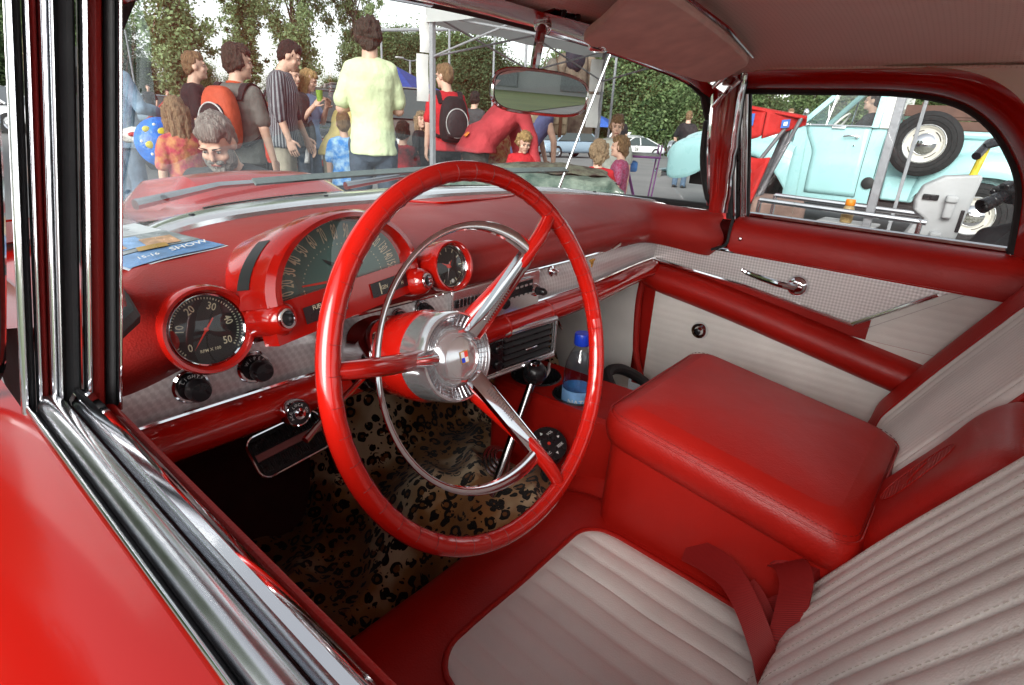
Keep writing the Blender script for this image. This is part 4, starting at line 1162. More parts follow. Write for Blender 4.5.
# ================================================================== people
def remesh(mb, voxel, smooth=3, fac=.5):
    me=bpy.data.meshes.new('tmp'); me.from_pydata(mb.v,[],mb.f); o=bpy.data.objects.new('tmp',me); COL.objects.link(o)
    r=o.modifiers.new('r','REMESH'); r.mode='VOXEL'; r.voxel_size=voxel; r.adaptivity=0
    if smooth:
        m=o.modifiers.new('s','SMOOTH'); m.iterations=smooth; m.factor=fac
    dg=bpy.context.evaluated_depsgraph_get(); ev=o.evaluated_get(dg); nm=bpy.data.meshes.new_from_object(ev)
    bpy.data.objects.remove(o); bpy.data.meshes.remove(me)
    return nm
def mesh_obj(me,name,mat,parent):
    me.name=name; me.materials.clear()
    for m in (mat if isinstance(mat,(list,tuple)) else [mat]): me.materials.append(m)
    me.shade_smooth(); o=bpy.data.objects.new(name,me); COL.objects.link(o)
    if parent is not None: o.parent=parent
    return o
def cap(mb,a,b,r0,r1,n=12,k=4,sq=1.0):
    # tapered limb with round ends
    a,b=V(a),V(b); d=(b-a); L=d.length; d.normalize()
    up=V((0,0,1)) if abs(d.z)<.9 else V((0,1,0)); x=d.cross(up).normalized(); y=d.cross(x)
    prof=[]
    for i in range(k+1):
        t=pi/2*(1-i/k); prof.append((r0*cos(t)+1e-4,-r0*sin(t)))
    for i in range(k+1):
        t=pi/2*i/k; prof.append((r1*cos(t)+1e-4,L+r1*sin(t)))
    rings=[[a+d*h+(x*cos(q)+y*sin(q)*sq)*r for q in [2*pi*j/n for j in range(n)]] for r,h in prof]
    mb.loft(rings)
def rotx(a): return Matrix.Rotation(-a,3,'X')   # positive a bends forward (towards +Y)
PM={}
def pmat(name,col,rough=.85,var=.18,vscale=9,bump=.35):
    if name not in PM: PM[name]=simple(name,col,rough,var=var,vscale=vscale,bump=bump,bscale=28,bdist=.02,spec=.3)
    return PM[name]
def skinmat(k=0):
    c=[(.56,.35,.265),(.48,.28,.20),(.62,.40,.31)][k]
    n='skin_%d'%k
    if n not in PM: PM[n]=simple(n,c,.55,var=.12,vscale=14,spec=.35)
    return PM[n]
def hairmat(kind):
    c={'brown':(.042,.029,.020),'dark':(.018,.011,.008),'blond':(.40,.26,.11),'sandy':(.20,.12,.06),'grey':(.26,.245,.225),'ash':(.27,.19,.115)}[kind]
    n='hair_'+kind
    if n in PM: return PM[n]
    t=NT(n); co=t.coord((60,60,9)); nz=t.noise(co,2.2,5,.65)
    cc=t.ramp(nz,[(.3,tuple(x*.45 for x in c)),(.55,c),(.75,tuple(min(1,x*1.7) for x in c))])
    PM[n]=t.pbr(cc,.5,normal=t.bump(nz,.8,.02),spec=.35); return PM[n]
def stripes():
    if 'stripes' in PM: return PM['stripes']
    t=NT('striped_shirt_cloth'); co=t.coord(1); sx=t.n('ShaderNodeSeparateXYZ'); t.l(co,sx.inputs[0])
    a=t.math('ARCTAN2',sx.outputs[1],sx.outputs[0]); s=t.math('SINE',t.math('MULTIPLY',a,44))
    n=t.noise(co,30,2)
    cc=t.ramp(t.math('MULTIPLY_ADD',s,.5,.5),[(.45,(.030,.034,.045)),(.75,(.23,.24,.26))])
    PM['stripes']=t.pbr(cc,.8,normal=t.bump(t.noise(co,28,3),.4,.02)); return PM['stripes']
def tiedye(name,a,b,sc=12):
    if name in PM: return PM[name]
    t=NT(name); co=t.coord(1); n=t.noise(co,sc,4,.6)
    PM[name]=t.pbr(t.ramp(n,[(.38,a),(.5,tuple((x+y)/2 for x,y in zip(a,b))),(.62,b)]),.85,normal=t.bump(t.noise(co,26,3),.4,.02)); return PM[name]

def person(label,loc,face,h=1.75,hs=1.0,skin=0,hair=('short','brown'),shirt=None,sleeve='short',trouser=None,leglen='long',shoe=(.03,.03,.03),
           lean=0,head=(0,0),arms=None,sit=0,build_=1.0,eyes=True,beard=None,hem=.86,group=None,fingers=True,collar=None,voxel=.012,legs=None,jacket=None):
    """face: heading in degrees clockwise from +Y (world); arms: {side:(upper_dir,fore_dir)} in the body's own frame (x right, y forward, z up)"""
    s=h/1.75; hs=hs*.94
    root=thing('person',label,'person',loc,-radians(face),group)
    L=rotx(radians(lean))
    hipz=.92 if not sit else (.50 if sit==1 else .36)
    HC=V((0,0,hipz)); up=lambda x,y,z:HC+L@V((x,y,z))
    SH={1:up(.178*build_,0,.50),-1:up(-.178*build_,0,.50)}
    neck0=up(0,-.01,.53); neck1=up(0,.015,.615)
    yaw,pit=radians(head[0]),radians(head[1])
    HR=L@Matrix.Rotation(-yaw,3,'Z')@rotx(pit-radians(lean)*.45)
    hc=neck1+HR@V((0,.018,.085*hs))
    H=lambda x,y,z:hc+HR@(V((x,y,z))*hs)
    arms=arms or {}
    A={}
    for sd in(1,-1):
        u,f=arms.get(sd,((.10*sd,-.02,-1),(.03*sd,.20,-1)))
        u=V(u).normalized(); f=V(f).normalized(); e=SH[sd]+u*.285; w=e+f*.255; A[sd]=(e,w,f)
    # legs
    LG={}
    for sd in(1,-1):
        hp=HC+V((.088*sd,0,-.02))
        if sit==0:
            k=V((.098*sd,.015,.49)); a=V((.10*sd,-.025,.085))
            if legs and sd in legs: k,a=V(legs[sd][0]),V(legs[sd][1])
        elif sit==1: k=V((.12*sd,.43,hipz+.03)); a=V((.12*sd,.42,.085))
        else: k=V((.17*sd,.36,.50)); a=V((.15*sd,.06,.085))
        LG[sd]=(hp,k,a)
    # ---------- one continuous body
    b=MB()
    ell=lambda z,rx,ry,oy=0,n=20:[HC+rotx(radians(lean)*sstep(-.05,.12,z))@V((rx*cos(t)*build_,ry*sin(t)+oy,z)) for t in [2*pi*i/n for i in range(n)]]
    def torso(g=0,z0=-.10,z1=.56):
        P=[(-.14,.145,.105,0),(-.05,.163,.115,0),(.06,.152,.108,.004),(.16,.142,.100,.006),(.27,.155,.110,.008),(.37,.172,.118,.004),(.45,.178,.108,-.004),(.50,.155,.085,-.008),(.535,.095,.065,-.008),(.57,.055,.052,-.002)]
        R=[ell(z,rx+g,ry+g,oy) for z,rx,ry,oy in P if z0<=z<=z1]
        return R
    b.loft(torso(-.010,-.06,1)); cap(b,neck0,neck1+HR@V((0,.01,.03)),.056,.052)
    for sd in(1,-1):
        e,w,f=A[sd]; cap(b,SH[sd]+L@V((-.038*sd,0,-.045)),e,.047,.038); cap(b,e,w,.040,.027)
        hp,k,a=LG[sd]; cap(b,hp,k,.078,.054); cap(b,k,a,.052,.036); cap(b,a+V((0,-.01,-.045)),a+V((.015*sd,.15,-.052)),.036,.030)
    b.ball(H(0,-.012,.028),V((.074,.094,.100))*hs,R=HR,nu=20,nv=14); b.ball(H(0,.026,-.045),V((.058,.068,.078))*hs,R=HR); b.ball(H(0,.075,-.088),V((.026,.022,.022))*hs,R=HR)
    b.ball(H(0,.098,-.014),V((.0125,.017,.014))*hs,R=HR); cap(b,H(0,.086,.025),H(0,.102,-.012),.010*hs,.011*hs)
    for sd in(1,-1):
        b.ball(H(.074*sd,-.004,-.008),V((.012,.022,.031))*hs,R=HR); b.ball(H(.036*sd,.062,-.025),V((.026,.024,.024))*hs,R=HR); b.ball(H(.030*sd,.082,.034),V((.026,.012,.009))*hs,R=HR)
    b.ball(H(0,.088,-.052),V((.022,.010,.012))*hs,R=HR)
    me=remesh(b,voxel*.75,2,.5)
    # hands: palm, four unequal bent fingers, thumb
    hb=MB()
    for sd in(1,-1):
        e,w,f=A[sd]; side=(V((sd,0,0))-f*f.dot(V((sd,0,0)))); 
        if side.length<.2: side=V((0,0,1))-f*f.z
        side.normalize(); pl=f.cross(side).normalized()      # palm normal
        fw=V((0,1,0)); width=pl if abs(pl.dot(fw))>.0 else side
        wdir=(fw-f*f.dot(fw)); 
        if wdir.length<.2: wdir=V((0,0,1))-f*f.z
        wdir.normalize(); nrm=f.cross(wdir).normalized()
        if nrm.dot(V((-sd,0,0)))<0: nrm=-nrm                 # palm faces the body
        rings=[]
        for t,wd,th in((-.02,.024,.020),(.01,.030,.018),(.05,.040,.016),(.085,.041,.014),(.10,.036,.011)):
            rings.append([w+f*t+wdir*(wd*cos(q))+nrm*(th*sin(q)) for q in [2*pi*i/12 for i in range(12)]])
        hb.loft(rings)
        for i,(o,l) in enumerate(((.030,.072),(.0105,.080),(-.0095,.074),(-.029,.058))):
            p0=w+f*.085+wdir*o; p1=p0+(f+nrm*.25+wdir*o*1.2).normalized()*l*.5; p2=p1+(f+nrm*.75).normalized()*l*.5
            cap(hb,p0,p1,.0098,.0088,8,3); cap(hb,p1,p2,.0088,.0070,8,3)
        t0=w+f*.025+wdir*.028; t1=t0+(f*.7+wdir*.75+nrm*.3).normalized()*.042; t2=t1+(f+wdir*.25+nrm*.35).normalized()*.034
        cap(hb,t0,t1,.013,.0105,8,3); cap(hb,t1,t2,.0105,.008,8,3)
    vs=[tuple(v.co) for v in me.vertices]; fs=[tuple(p.vertices) for p in me.polygons]; o0=len(vs)
    vs+=hb.v; fs+=[tuple(i+o0 for i in f) for f in hb.f]
    bm=bpy.data.meshes.new('body'); bm.from_pydata([tuple(V(v)) for v in vs],[],fs); bm.update(); bpy.data.meshes.remove(me)
    fin=lambda o:o
    body=mesh_obj(bm,'body',skinmat(skin),root)
    root_s=s
    # ---------- clothes
    def wob(me,amp,fr,sd):
        NN=[v.normal.copy() for v in me.vertices]; CC=[v.co.copy() for v in me.vertices]; out=[]
        for c,nn in zip(CC,NN): out.extend(c+nn*(amp*(noise.noise(c*fr+V((sd,0,0)))+.25)))
        me.vertices.foreach_set('co',out); me.update()
    if shirt is not None:
        c=MB(); z0=hem-.92
        P=[(z0,.188,.148,0),(-.03,.184,.142,0),(.08,.164,.122,.004),(.17,.152,.112,.006),(.27,.164,.120,.008),(.37,.180,.127,.004),(.45,.186,.116,-.004),(.505,.160,.092,-.008),(.54,.085,.070,-.006)]
        lx=.022 if lean>30 else 0
        c.loft([ell(z,rx+.006+lx*sstep(.2,0,z),ry+.006+lx*sstep(.2,0,z),oy) for z,rx,ry,oy in P])
        for sd in(1,-1):
            e,w,f=A[sd]; st=SH[sd]+L@V((-.032*sd,0,-.030)); cap(c,up(.05*sd,-.012,.50),SH[sd]+L@V((-.022*sd,-.004,-.018)),.056,.050)
            if sleeve=='short': cap(c,st,SH[sd].lerp(e,.80),.062,.060)
            elif sleeve=='long': cap(c,st,e,.064,.052); cap(c,e,e.lerp(w,.93),.052,.040)
            elif sleeve=='elbow': cap(c,st,e,.066,.056); cap(c,e,e.lerp(w,.25),.056,.050)
        m2=remesh(c,voxel,2,.5); wob(m2,.010,7.5,len(label)); wob(m2,.007,15,3); mesh_obj(m2,'shirt',shirt,root)
        if collar is not None:
            cc=MB(); cc.tube([neck0+L@V((.062*cos(t),.058*sin(t)+.005,.012-.012*sin(t))) for t in [2*pi*i/20 for i in range(20)]],.011,8,closed=True); cc.build('collar',collar,root)
    if trouser is not None:
        c=MB(); c.loft([ell(z,rx,ry,oy) for z,rx,ry,oy in [(-.13,.120,.105,0),(-.06,.166,.122,0),(.05,.162,.118,.002),(.09,.156,.114,.004)]])
        c.ball(HC+V((0,-.005,-.03)),(.168,.132,.14))
        for sd in(1,-1):
            hp,k,a=LG[sd]
            if leglen=='long': cap(c,hp,k,.092,.070); cap(c,k,a+V((0,0,-.02)),.070,.062)
            else: cap(c,hp,k+V((0,0,-.05)),.096,.088)
        m2=remesh(c,voxel,2,.5); wob(m2,.006,8,2); mesh_obj(m2,'trousers',trouser,root)
    if shoe:
        sm=pmat('shoe_%.2f_%.2f'%(shoe[0],shoe[2]),shoe,.6)
        for sd in(1,-1):
            hp,k,a=LG[sd]; c=MB(); cap(c,a+V((0,-.03,-.042)),a+V((.015*sd,.165,-.050)),.043,.035,12,4,1); c.box(a+V((.008*sd,.07,-.078)),(.085,.27,.014)); c.build('shoe',sm,root,ang=50)
    # ---------- hair, eyes, brows, mouth
    hk,hcol=hair
    if hk!='none':
        c=MB(); g=1.0
        c.ball(H(0,-.026,.040),V((.081,.094,.101))*hs,R=HR,nu=20,nv=14); c.ball(H(0,-.055,-.012),V((.076,.060,.075))*hs,R=HR)
        c.ball(H(0,.018,.082),V((.068,.066,.058))*hs,R=HR)
        if hk in('full','mop','bob','long'):
            for sd in(1,-1): c.ball(H(.058*sd,-.018,.005),V((.032,.052,.062))*hs,R=HR)
            c.ball(H(0,.048,.082),V((.060,.048,.036))*hs,R=HR)
        if hk=='mop':
            for i in range(16):
                q=2*pi*i/16; c.ball(H(.070*cos(q),-.045+.055*sin(q)*.8,.02+.04*sin(3*q)),V((.034,.034,.046))*hs,R=HR)
            c.ball(H(0,-.07,-.06),V((.062,.045,.055))*hs,R=HR)
        if hk in('bob','long'):
            low=-.13 if hk=='bob' else -.34
            for i in range(9):
                q=lerp(-.25*pi,1.25*pi,i/8)+pi
                top=H(.072*cos(q),-.035+.060*sin(q),.03); bot=H(.084*cos(q),-.045+.070*sin(q),low)
                if hk=='long' and (cos(q)**2>.6): bot=H(.080*cos(q),.01,low*.8)
                cap(c,top,bot,.036*hs,.024*hs,10,3)
        m2=remesh(c,voxel*.75,2,.5)
        amp={'short':.009,'full':.015,'mop':.020,'bob':.013,'long':.013}[hk]
        HRi=HR.transposed()
        NN=[v.normal.copy() for v in m2.vertices]; CC=[v.co.copy() for v in m2.vertices]; ov=[]
        for c0,nn in zip(CC,NN):
            q=HRi@(c0-hc); ov.extend(c0+nn*(amp*noise.noise(V((q.x*42,q.y*42,q.z*13)))+amp*.6*noise.noise(V((q.x*85,q.y*85,q.z*30)))))
        m2.vertices.foreach_set('co',ov); m2.update()
        mesh_obj(m2,'hair',hairmat(hcol),root)
    if beard:
        c=MB(); c.ball(H(0,.055,-.088),V((.052,.048,.050))*hs,R=HR)
        for sd in(1,-1): c.ball(H(.050*sd,.030,-.065),V((.024,.045,.055))*hs,R=HR); c.ball(H(.022*sd,.092,-.040),V((.024,.012,.009))*hs,R=HR)
        m2=remesh(c,voxel*.6,2,.5)
        NN=[v.normal.copy() for v in m2.vertices]; CC=[v.co.copy() for v in m2.vertices]; ov=[]
        for c0,nn in zip(CC,NN): ov.extend(c0+nn*.008*noise.noise(c0*55))
        m2.vertices.foreach_set('co',ov); m2.update()
        mesh_obj(m2,'beard',hairmat(beard),root)
    if eyes:
        for sd in(1,-1):
            ey=MB(); ey.ball(H(.031*sd,.079,.012),V((.0115,.0075,.0058))*hs,0,HR); ey.ball(H(.031*sd,.0845,.012),V((.0060,.0035,.0056))*hs,1,HR); ey.build('eye',[pmat('eye_white',(.34,.31,.29),.3,.02),pmat('eye_dark',(.02,.015,.012),.2,.02)],root)
            eb=MB(); cap(eb,H(.014*sd,.0935,.036),H(.048*sd,.083,.038),.0034*hs,.0022*hs,8,2); eb.build('eyebrow',hairmat('dark' if hcol in('dark','brown','grey') else 'sandy'),root)
        if not beard or True:
            mo=MB(); cap(mo,H(-.020,.094,-.056),H(.020,.094,-.056),.0048*hs,.0048*hs,8,2); mo.build('mouth',pmat('lips',(.30,.10,.085),.5,.08),root)
    root.scale=(s,s,s)
    def frame(): return dict(HC=HC,L=L,SH=SH,A=A,H=H,HR=HR,up=up,s=s)
    root_f=frame()
    return root,root_f
def loc_w(root,p):
    # body-frame point to world
    s=root.scale.x; a=root.rotation_euler.z; p=V(p)*s
    return V((root.location.x+p.x*cos(a)-p.y*sin(a),root.location.y+p.x*sin(a)+p.y*cos(a),root.location.z+p.z))
# ================================================================== surroundings
CAMX,CAMY=-.815,-.39
def gz(x,y):
    dx,dy=x-CAMX,y-CAMY; d=sqrt(dx*dx+dy*dy); az=math.degrees(atan2(dx,dy))
    w=sstep(36,52,az)*(1-sstep(68,76,az))
    return -.025*max(0,min(d,70)-9)*w
def ground():
    t=NT('asphalt'); c=t.coord(1)
    n=t.noise(c,.35,5,.6); f=t.noise(c,120,2)
    cc=t.ramp(t.math('ADD',t.math('MULTIPLY',n,.8),t.math('MULTIPLY',f,.2)),[(.35,(.19,.191,.192)),(.65,(.25,.249,.243))])
    asp=t.pbr(cc,.9,normal=t.bump(f,.5,.01),spec=.25)
    mb=MB(); ds=[0,1,2,4,6,8,10,13,17,22,28,36,46,58,70,100,160,300,800]; na=180; vs=[]; fs=[]
    for d in ds:
        for k in range(na):
            a=2*pi*k/na; x,y=CAMX+d*sin(a),CAMY+d*cos(a); vs.append((x,y,gz(x,y)))
    for i in range(len(ds)-1):
        for k in range(na): fs.append((i*na+k,i*na+(k+1)%na,(i+1)*na+(k+1)%na,(i+1)*na+k))
    mb.add(vs,fs); o=mb.build('ground',asp,None); tag(o,kind='structure')
    for i,(x0,y0,x1,y1) in enumerate(((-1.5,7.0,3.0,6.2),(5.5,4.5,9.0,6.8))):
        d=V((x1-x0,y1-y0,0)).normalized(); n=V((-d.y,d.x,0))*.05
        z=lambda x,y:gz(x,y)+.006
        o=MB().add([(x0-n.x,y0-n.y,z(x0,y0)),(x1-n.x,y1-n.y,z(x1,y1)),(x1+n.x,y1+n.y,z(x1,y1)),(x0+n.x,y0+n.y,z(x0,y0))],[(0,1,2,3)]).build('parking_line',pmat('line_paint',(.6,.6,.58),.8),None); tag(o,kind='structure')
    # stony grass bed beside the truck
    g=NT('stony_dry_grass'); c=g.coord(1); vo=g.n('ShaderNodeTexVoronoi',Scale=9); g.l(c,vo.inputs['Vector']); nz=g.noise(c,7,5,.65)
    cc=g.ramp(g.math('ADD',g.math('MULTIPLY',vo.outputs[0],.5),g.math('MULTIPLY',nz,.6)),[(.3,(.05,.055,.03)),(.5,(.19,.18,.13)),(.7,(.40,.38,.33))])
    m=g.pbr(cc,.95,normal=g.bump(vo.outputs[0],.9,.05))
    def f(u,v):
        x=lerp(3.6,7.6,u)+.15*noise.noise(V((v*6,0,u*2))); y=lerp(-2.5,2.6,v)
        e=min(u,1-u,v,1-v); return (x,y,.006+(.05+.05*noise.noise(V((x*3,y*3,0)))+.03*noise.noise(V((x*11,y*11,0))))*sstep(0,.12,e))
    o=MB().grid(f,50,60).build('stone_bed',m,None); tag(o,kind='structure')
    gm=grassmat()
    o=MB().grid(lambda u,v:(lerp(-90,-6,u),lerp(-70,70,v),.02),4,4).build('grass_field',gm,None); tag(o,kind='structure')
def grassmat():
    t=NT('lawn'); c=t.coord(1); n=t.noise(c,.5,5); f=t.noise(c,40,3)
    return t.pbr(t.ramp(t.math('ADD',t.math('MULTIPLY',n,.5),t.math('MULTIPLY',f,.5)),[(.35,(.045,.075,.018)),(.65,(.11,.15,.04))]),.95)
def leafmat(name,a,b):
    t=NT(name); g=t.n('ShaderNodeNewGeometry'); c=t.coord(.35); n=t.noise(c,2.2,3)
    f=t.math('ADD',t.math('MULTIPLY',g.outputs['Random Per Island'],.55),t.math('MULTIPLY',n,.45))
    cc=t.ramp(f,[(.25,a),(.55,tuple((x+y)/2 for x,y in zip(a,b))),(.85,b)])
    d=t.n('ShaderNodeBsdfDiffuse'); tr=t.n('ShaderNodeBsdfTranslucent'); t.l(cc,d.inputs[0]); t.l(cc,tr.inputs[0]); mx=t.n('ShaderNodeMixShader'); mx.inputs[0].default_value=.3
    t.l(d.outputs[0],mx.inputs[1]); t.l(tr.outputs[0],mx.inputs[2]); t.l(mx.outputs[0],t.out.inputs[0]); return t.mat
def leaves(rng,pts,size):
    vs=[];fs=[]
    for p in pts:
        a=V((rng.gauss(0,1),rng.gauss(0,1),rng.gauss(0,.7))).normalized(); b=a.cross(V((rng.gauss(0,1),rng.gauss(0,1),rng.gauss(0,1)))).normalized()
        s=size*rng.uniform(.6,1.35); i=len(vs)
        vs+=[p-a*s,p-b*s*.6,p+a*s,p+b*s*.6]; fs.append((i,i+1,i+2,i+3))
    return vs,fs
def make_tree(kind,seed,H,R,nl,ls,leafm,barkm):
    rng=random.Random(seed); tr=MB(); pts=[]
    tp=[V((.15*rng.uniform(-1,1)*i/8,.15*rng.uniform(-1,1)*i/8,H*.95*i/8)) for i in range(9)]
    r0=H*.008+.05; tr.tube(tp,[max(.02,r0*(1-.9*i/8)) for i in range(9)],9)
    nb=84 if kind=='poplar' else 110; per=nl//nb
    for k in range(nb):
        if kind=='poplar':
            f=(k+.5)/nb; z=H*lerp(.08,.93,f); prof=R*(.42+1.0*sstep(.0,.38,f))*(1.0-.78*sstep(.40,1,f)); l=prof*rng.uniform(.5,1.45); up=radians(rng.uniform(42,68)); az=k*2.4+rng.uniform(-.4,.4); ln=l/cos(up)*.9
        else:
            f=(k+.5)/nb; z=H*lerp(.12,.80,f); prof=R*sqrt(max(.05,1-((f-.40)/.62)**2)); l=prof*rng.uniform(.6,1.12); up=radians(rng.uniform(5,45)+30*f); az=k*2.4+rng.uniform(-.5,.5); ln=l
        d=V((cos(az)*cos(up),sin(az)*cos(up),sin(up))); b=V((0,0,z)); e=b+d*ln
        tr.tube([b,b+d*ln*.5+V((0,0,.04*ln)),e],[.012+.006*ln,.008+.003*ln,.004],5)
        nc=5
        for c in range(nc):
            t=lerp(.22,1.05,(c+rng.random())/nc); q=b+d*ln*t+V((rng.gauss(0,.10),rng.gauss(0,.10),rng.gauss(0,.08)))*R
            sp=(.105 if kind=='poplar' else .14)*R*(.7+.6*rng.random())
            for _ in range(per//nc): pts.append(q+V((rng.gauss(0,sp),rng.gauss(0,sp),rng.gauss(0,sp*.8))))
    vs,fs=leaves(rng,pts,ls)
    root=thing('poplar_tree' if kind=='poplar' else 'leafy_tree','tree','tree')
    tr.build('trunk',barkm,root); MB().add(vs,fs).build('crown',leafm,root,ang=0)
    return root
def trees():
    bark=simple('bark',(.09,.07,.05),.95,var=.3,vscale=6,bump=.6,bscale=14)
    lp=leafmat('poplar_leaves',(.16,.23,.10),(.34,.44,.24)); lb=leafmat('wood_leaves',(.10,.16,.065),(.24,.32,.15)); lc=leafmat('dark_leaves',(.075,.12,.058),(.18,.25,.13))
    A=make_tree('poplar',3,17,2.35,60000,.092,lp,bark); B=make_tree('poplar',8,11.6,1.15,30000,.085,lp,bark)
    def put(o,x,y,rz,sc,label,group=None):
        o.location=(x,y,gz(x,y)-.05); o.rotation_euler=(0,0,rz); o.scale=sc; o['label']=label
        if group: o['group']=group
    put(A,11.5,31.3,.4,(1,1,1),'tall broad poplar tree on the left above the boys with backpacks')
    put(B,18.6,38.8,0,(1,1,1),'narrow pointed poplar tree between the two broad poplars')
    C=copy_tree(A); put(C,17.0,30.2,2.1,(.80,.80,1.05),'tall feathery poplar tree above the man in the striped shirt')
    D=copy_tree(A); put(D,20.9,30.4,4.4,(.62,.62,.96),'tall poplar tree directly behind the man in the pale green shirt')
    b1=make_tree('bush',21,9.5,3.6,40000,.105,lb,bark); b2=make_tree('bush',22,9.0,3.2,38000,.10,lc,bark); b3=make_tree('bush',23,8.4,3.9,42000,.11,lb,bark)
    rng=random.Random(5); first=True; protos=[b1,b2,b3]; used=[False]*3
    spec=[]
    for az,d,s in ((14.3,46,.80),(12,48,.9),(16.6,52,.72),(38.0,62,1.02),(40.0,60,.98),(42.0,61,1.06),(44.2,58,.96),(46.5,56,1.05),(48.4,60,.95),(50.6,62,.86),(53,58,.85),(55.5,55,1.0),(57.6,52,1.1),(59.6,50,1.2),(61.6,50,1.25),(63.6,51,1.2),(65.8,54,1.2),(68.0,57,1.1),(70.2,58,1.05),(76.4,60,.85),(78.5,55,1.0),(80.5,56,.95),(82.8,58,1.0),(85.2,54,1.0),(87.8,56,1.02),(90.5,55,1.0),(6,48,1.0),(9,52,1.0),(18.6,58,.5),(22.5,60,.5),(25.6,60,.45),(28.6,62,.5),(33.4,62,.5),(36.2,62,.65)):
        spec.append((az,d,s))
    for i,(az,d,s) in enumerate(spec):
        k=i%3; o=protos[k] if not used[k] else copy_tree(protos[k]); used[k]=True
        a=radians(az); x,y=CAMX+d*sin(a),CAMY+d*cos(a)
        put(o,x,y,rng.uniform(0,6.28),(s*rng.uniform(.95,1.15),s,s*rng.uniform(.92,1.06)),'leafy green tree in the wood closing off the far side of the car park','trees of the wood beyond the car park')
    # undergrowth and wood behind them: one mass
    rng=random.Random(9); pts=[]
    for _ in range(42000):
        az=radians(rng.uniform(-2,104)); d=rng.uniform(63,72); top=4.2+1.5*noise.noise(V((az*9,0,0)))+.8*noise.noise(V((az*31,2,0)))
        x,y=CAMX+d*sin(az),CAMY+d*cos(az); pts.append(V((x,y,gz(x,y)+top*(.55+.45*sstep(28,42,math.degrees(az)))*rng.random()**.7)))
    vs,fs=leaves(rng,pts,.30); o=MB().add(vs,fs).build('far_wood',lb,None,ang=0); tag(o,kind='stuff')
    rng=random.Random(19); pts=[]
    for _ in range(12000):
        az=radians(rng.uniform(-2,104)); d=rng.uniform(50,54); x,y=CAMX+d*sin(az),CAMY+d*cos(az); pts.append(V((x,y,gz(x,y)+1.6*rng.random()**1.3*(.7+.6*noise.noise(V((az*14,5,0)))))))
    vs,fs=leaves(rng,pts,.17); o=MB().add(vs,fs).build('undergrowth',lb,None,ang=0); tag(o,kind='stuff')
    hill=MB().grid(lambda u,v:(CAMX+lerp(70,86,v)*sin(radians(lerp(-8,112,u))),CAMY+lerp(70,86,v)*cos(radians(lerp(-8,112,u))),-2.2+4.6*sstep(0,.6,v)+.6*noise.noise(V((u*20,v*3,0)))),70,8)
    tag(hill.build('hillside',pmat('dark_undergrowth',(.02,.034,.013),.95,.3,2),None),kind='structure')

# ------------------------------------------------------------------ vehicles
def wheel(mb_parent,c,ax,R,w,rimc,name='wheel',cap=True,crown=.5):
    c=V(c); ax=V(ax).normalized()
    ty=MB(); ty.lathe([(R*.58,-w*.45),(R*.78,-w*.5),(R*.92,-w*.46),(R,-w*.34),(R,w*.34),(R*.92,w*.46),(R*.78,w*.5),(R*.60,w*.42),(R*.58,w*.2)],c,ax,40)
    for r in(.86,.72): ty.lathe([(R*r-.004,w*.485),(R*r,w*.505),(R*r+.004,w*.485)],c,ax,40)
    W=ty.build(name,pmat('tyre_rubber',(.018,.018,.019),.8,.2,20),mb_parent)
    rm=MB(); rm.lathe([(R*.60,w*.40),(R*.57,w*.44),(R*.53,w*.40),(R*.48,w*.30),(R*.36,w*.27),(R*.0001,w*.27)],c,ax,40); rm.build('rim',rimc,W)
    if cap:
        hc=MB(); hc.lathe([(R*.34,w*.27),(R*.335,w*.38),(R*.27,w*.50),(R*.17,w*.58),(R*.06,w*.63),(.0001,w*.635)],c,ax,36); hc.build('hubcap',M['chrome'],W)
        tr=MB(); tr.tube([c+ax*(w*.43)+p for p in circ(ax,R*.575,40)],.006,6,closed=True); tr.build('rim_ring',M['chrome'],W)
        sl=MB()
        for k in range(4):
            a0=k*pi/2+.3; pp=circ(ax,R*.43,80); i0=int(a0/(2*pi)*80); sl.tube([c+ax*(w*.30)+pp[(i0+j)%80] for j in range(11)],.009,6,flat=(1,.5))
        sl.build('rim_slots',M['black'],W)
    return W
def circ(ax,r,n):
    ax=V(ax).normalized(); up=V((0,0,1)) if abs(ax.z)<.9 else V((1,0,0)); x=ax.cross(up).normalized(); y=ax.cross(x)
    return [(x*cos(2*pi*i/n)+y*sin(2*pi*i/n))*r for i in range(n)]
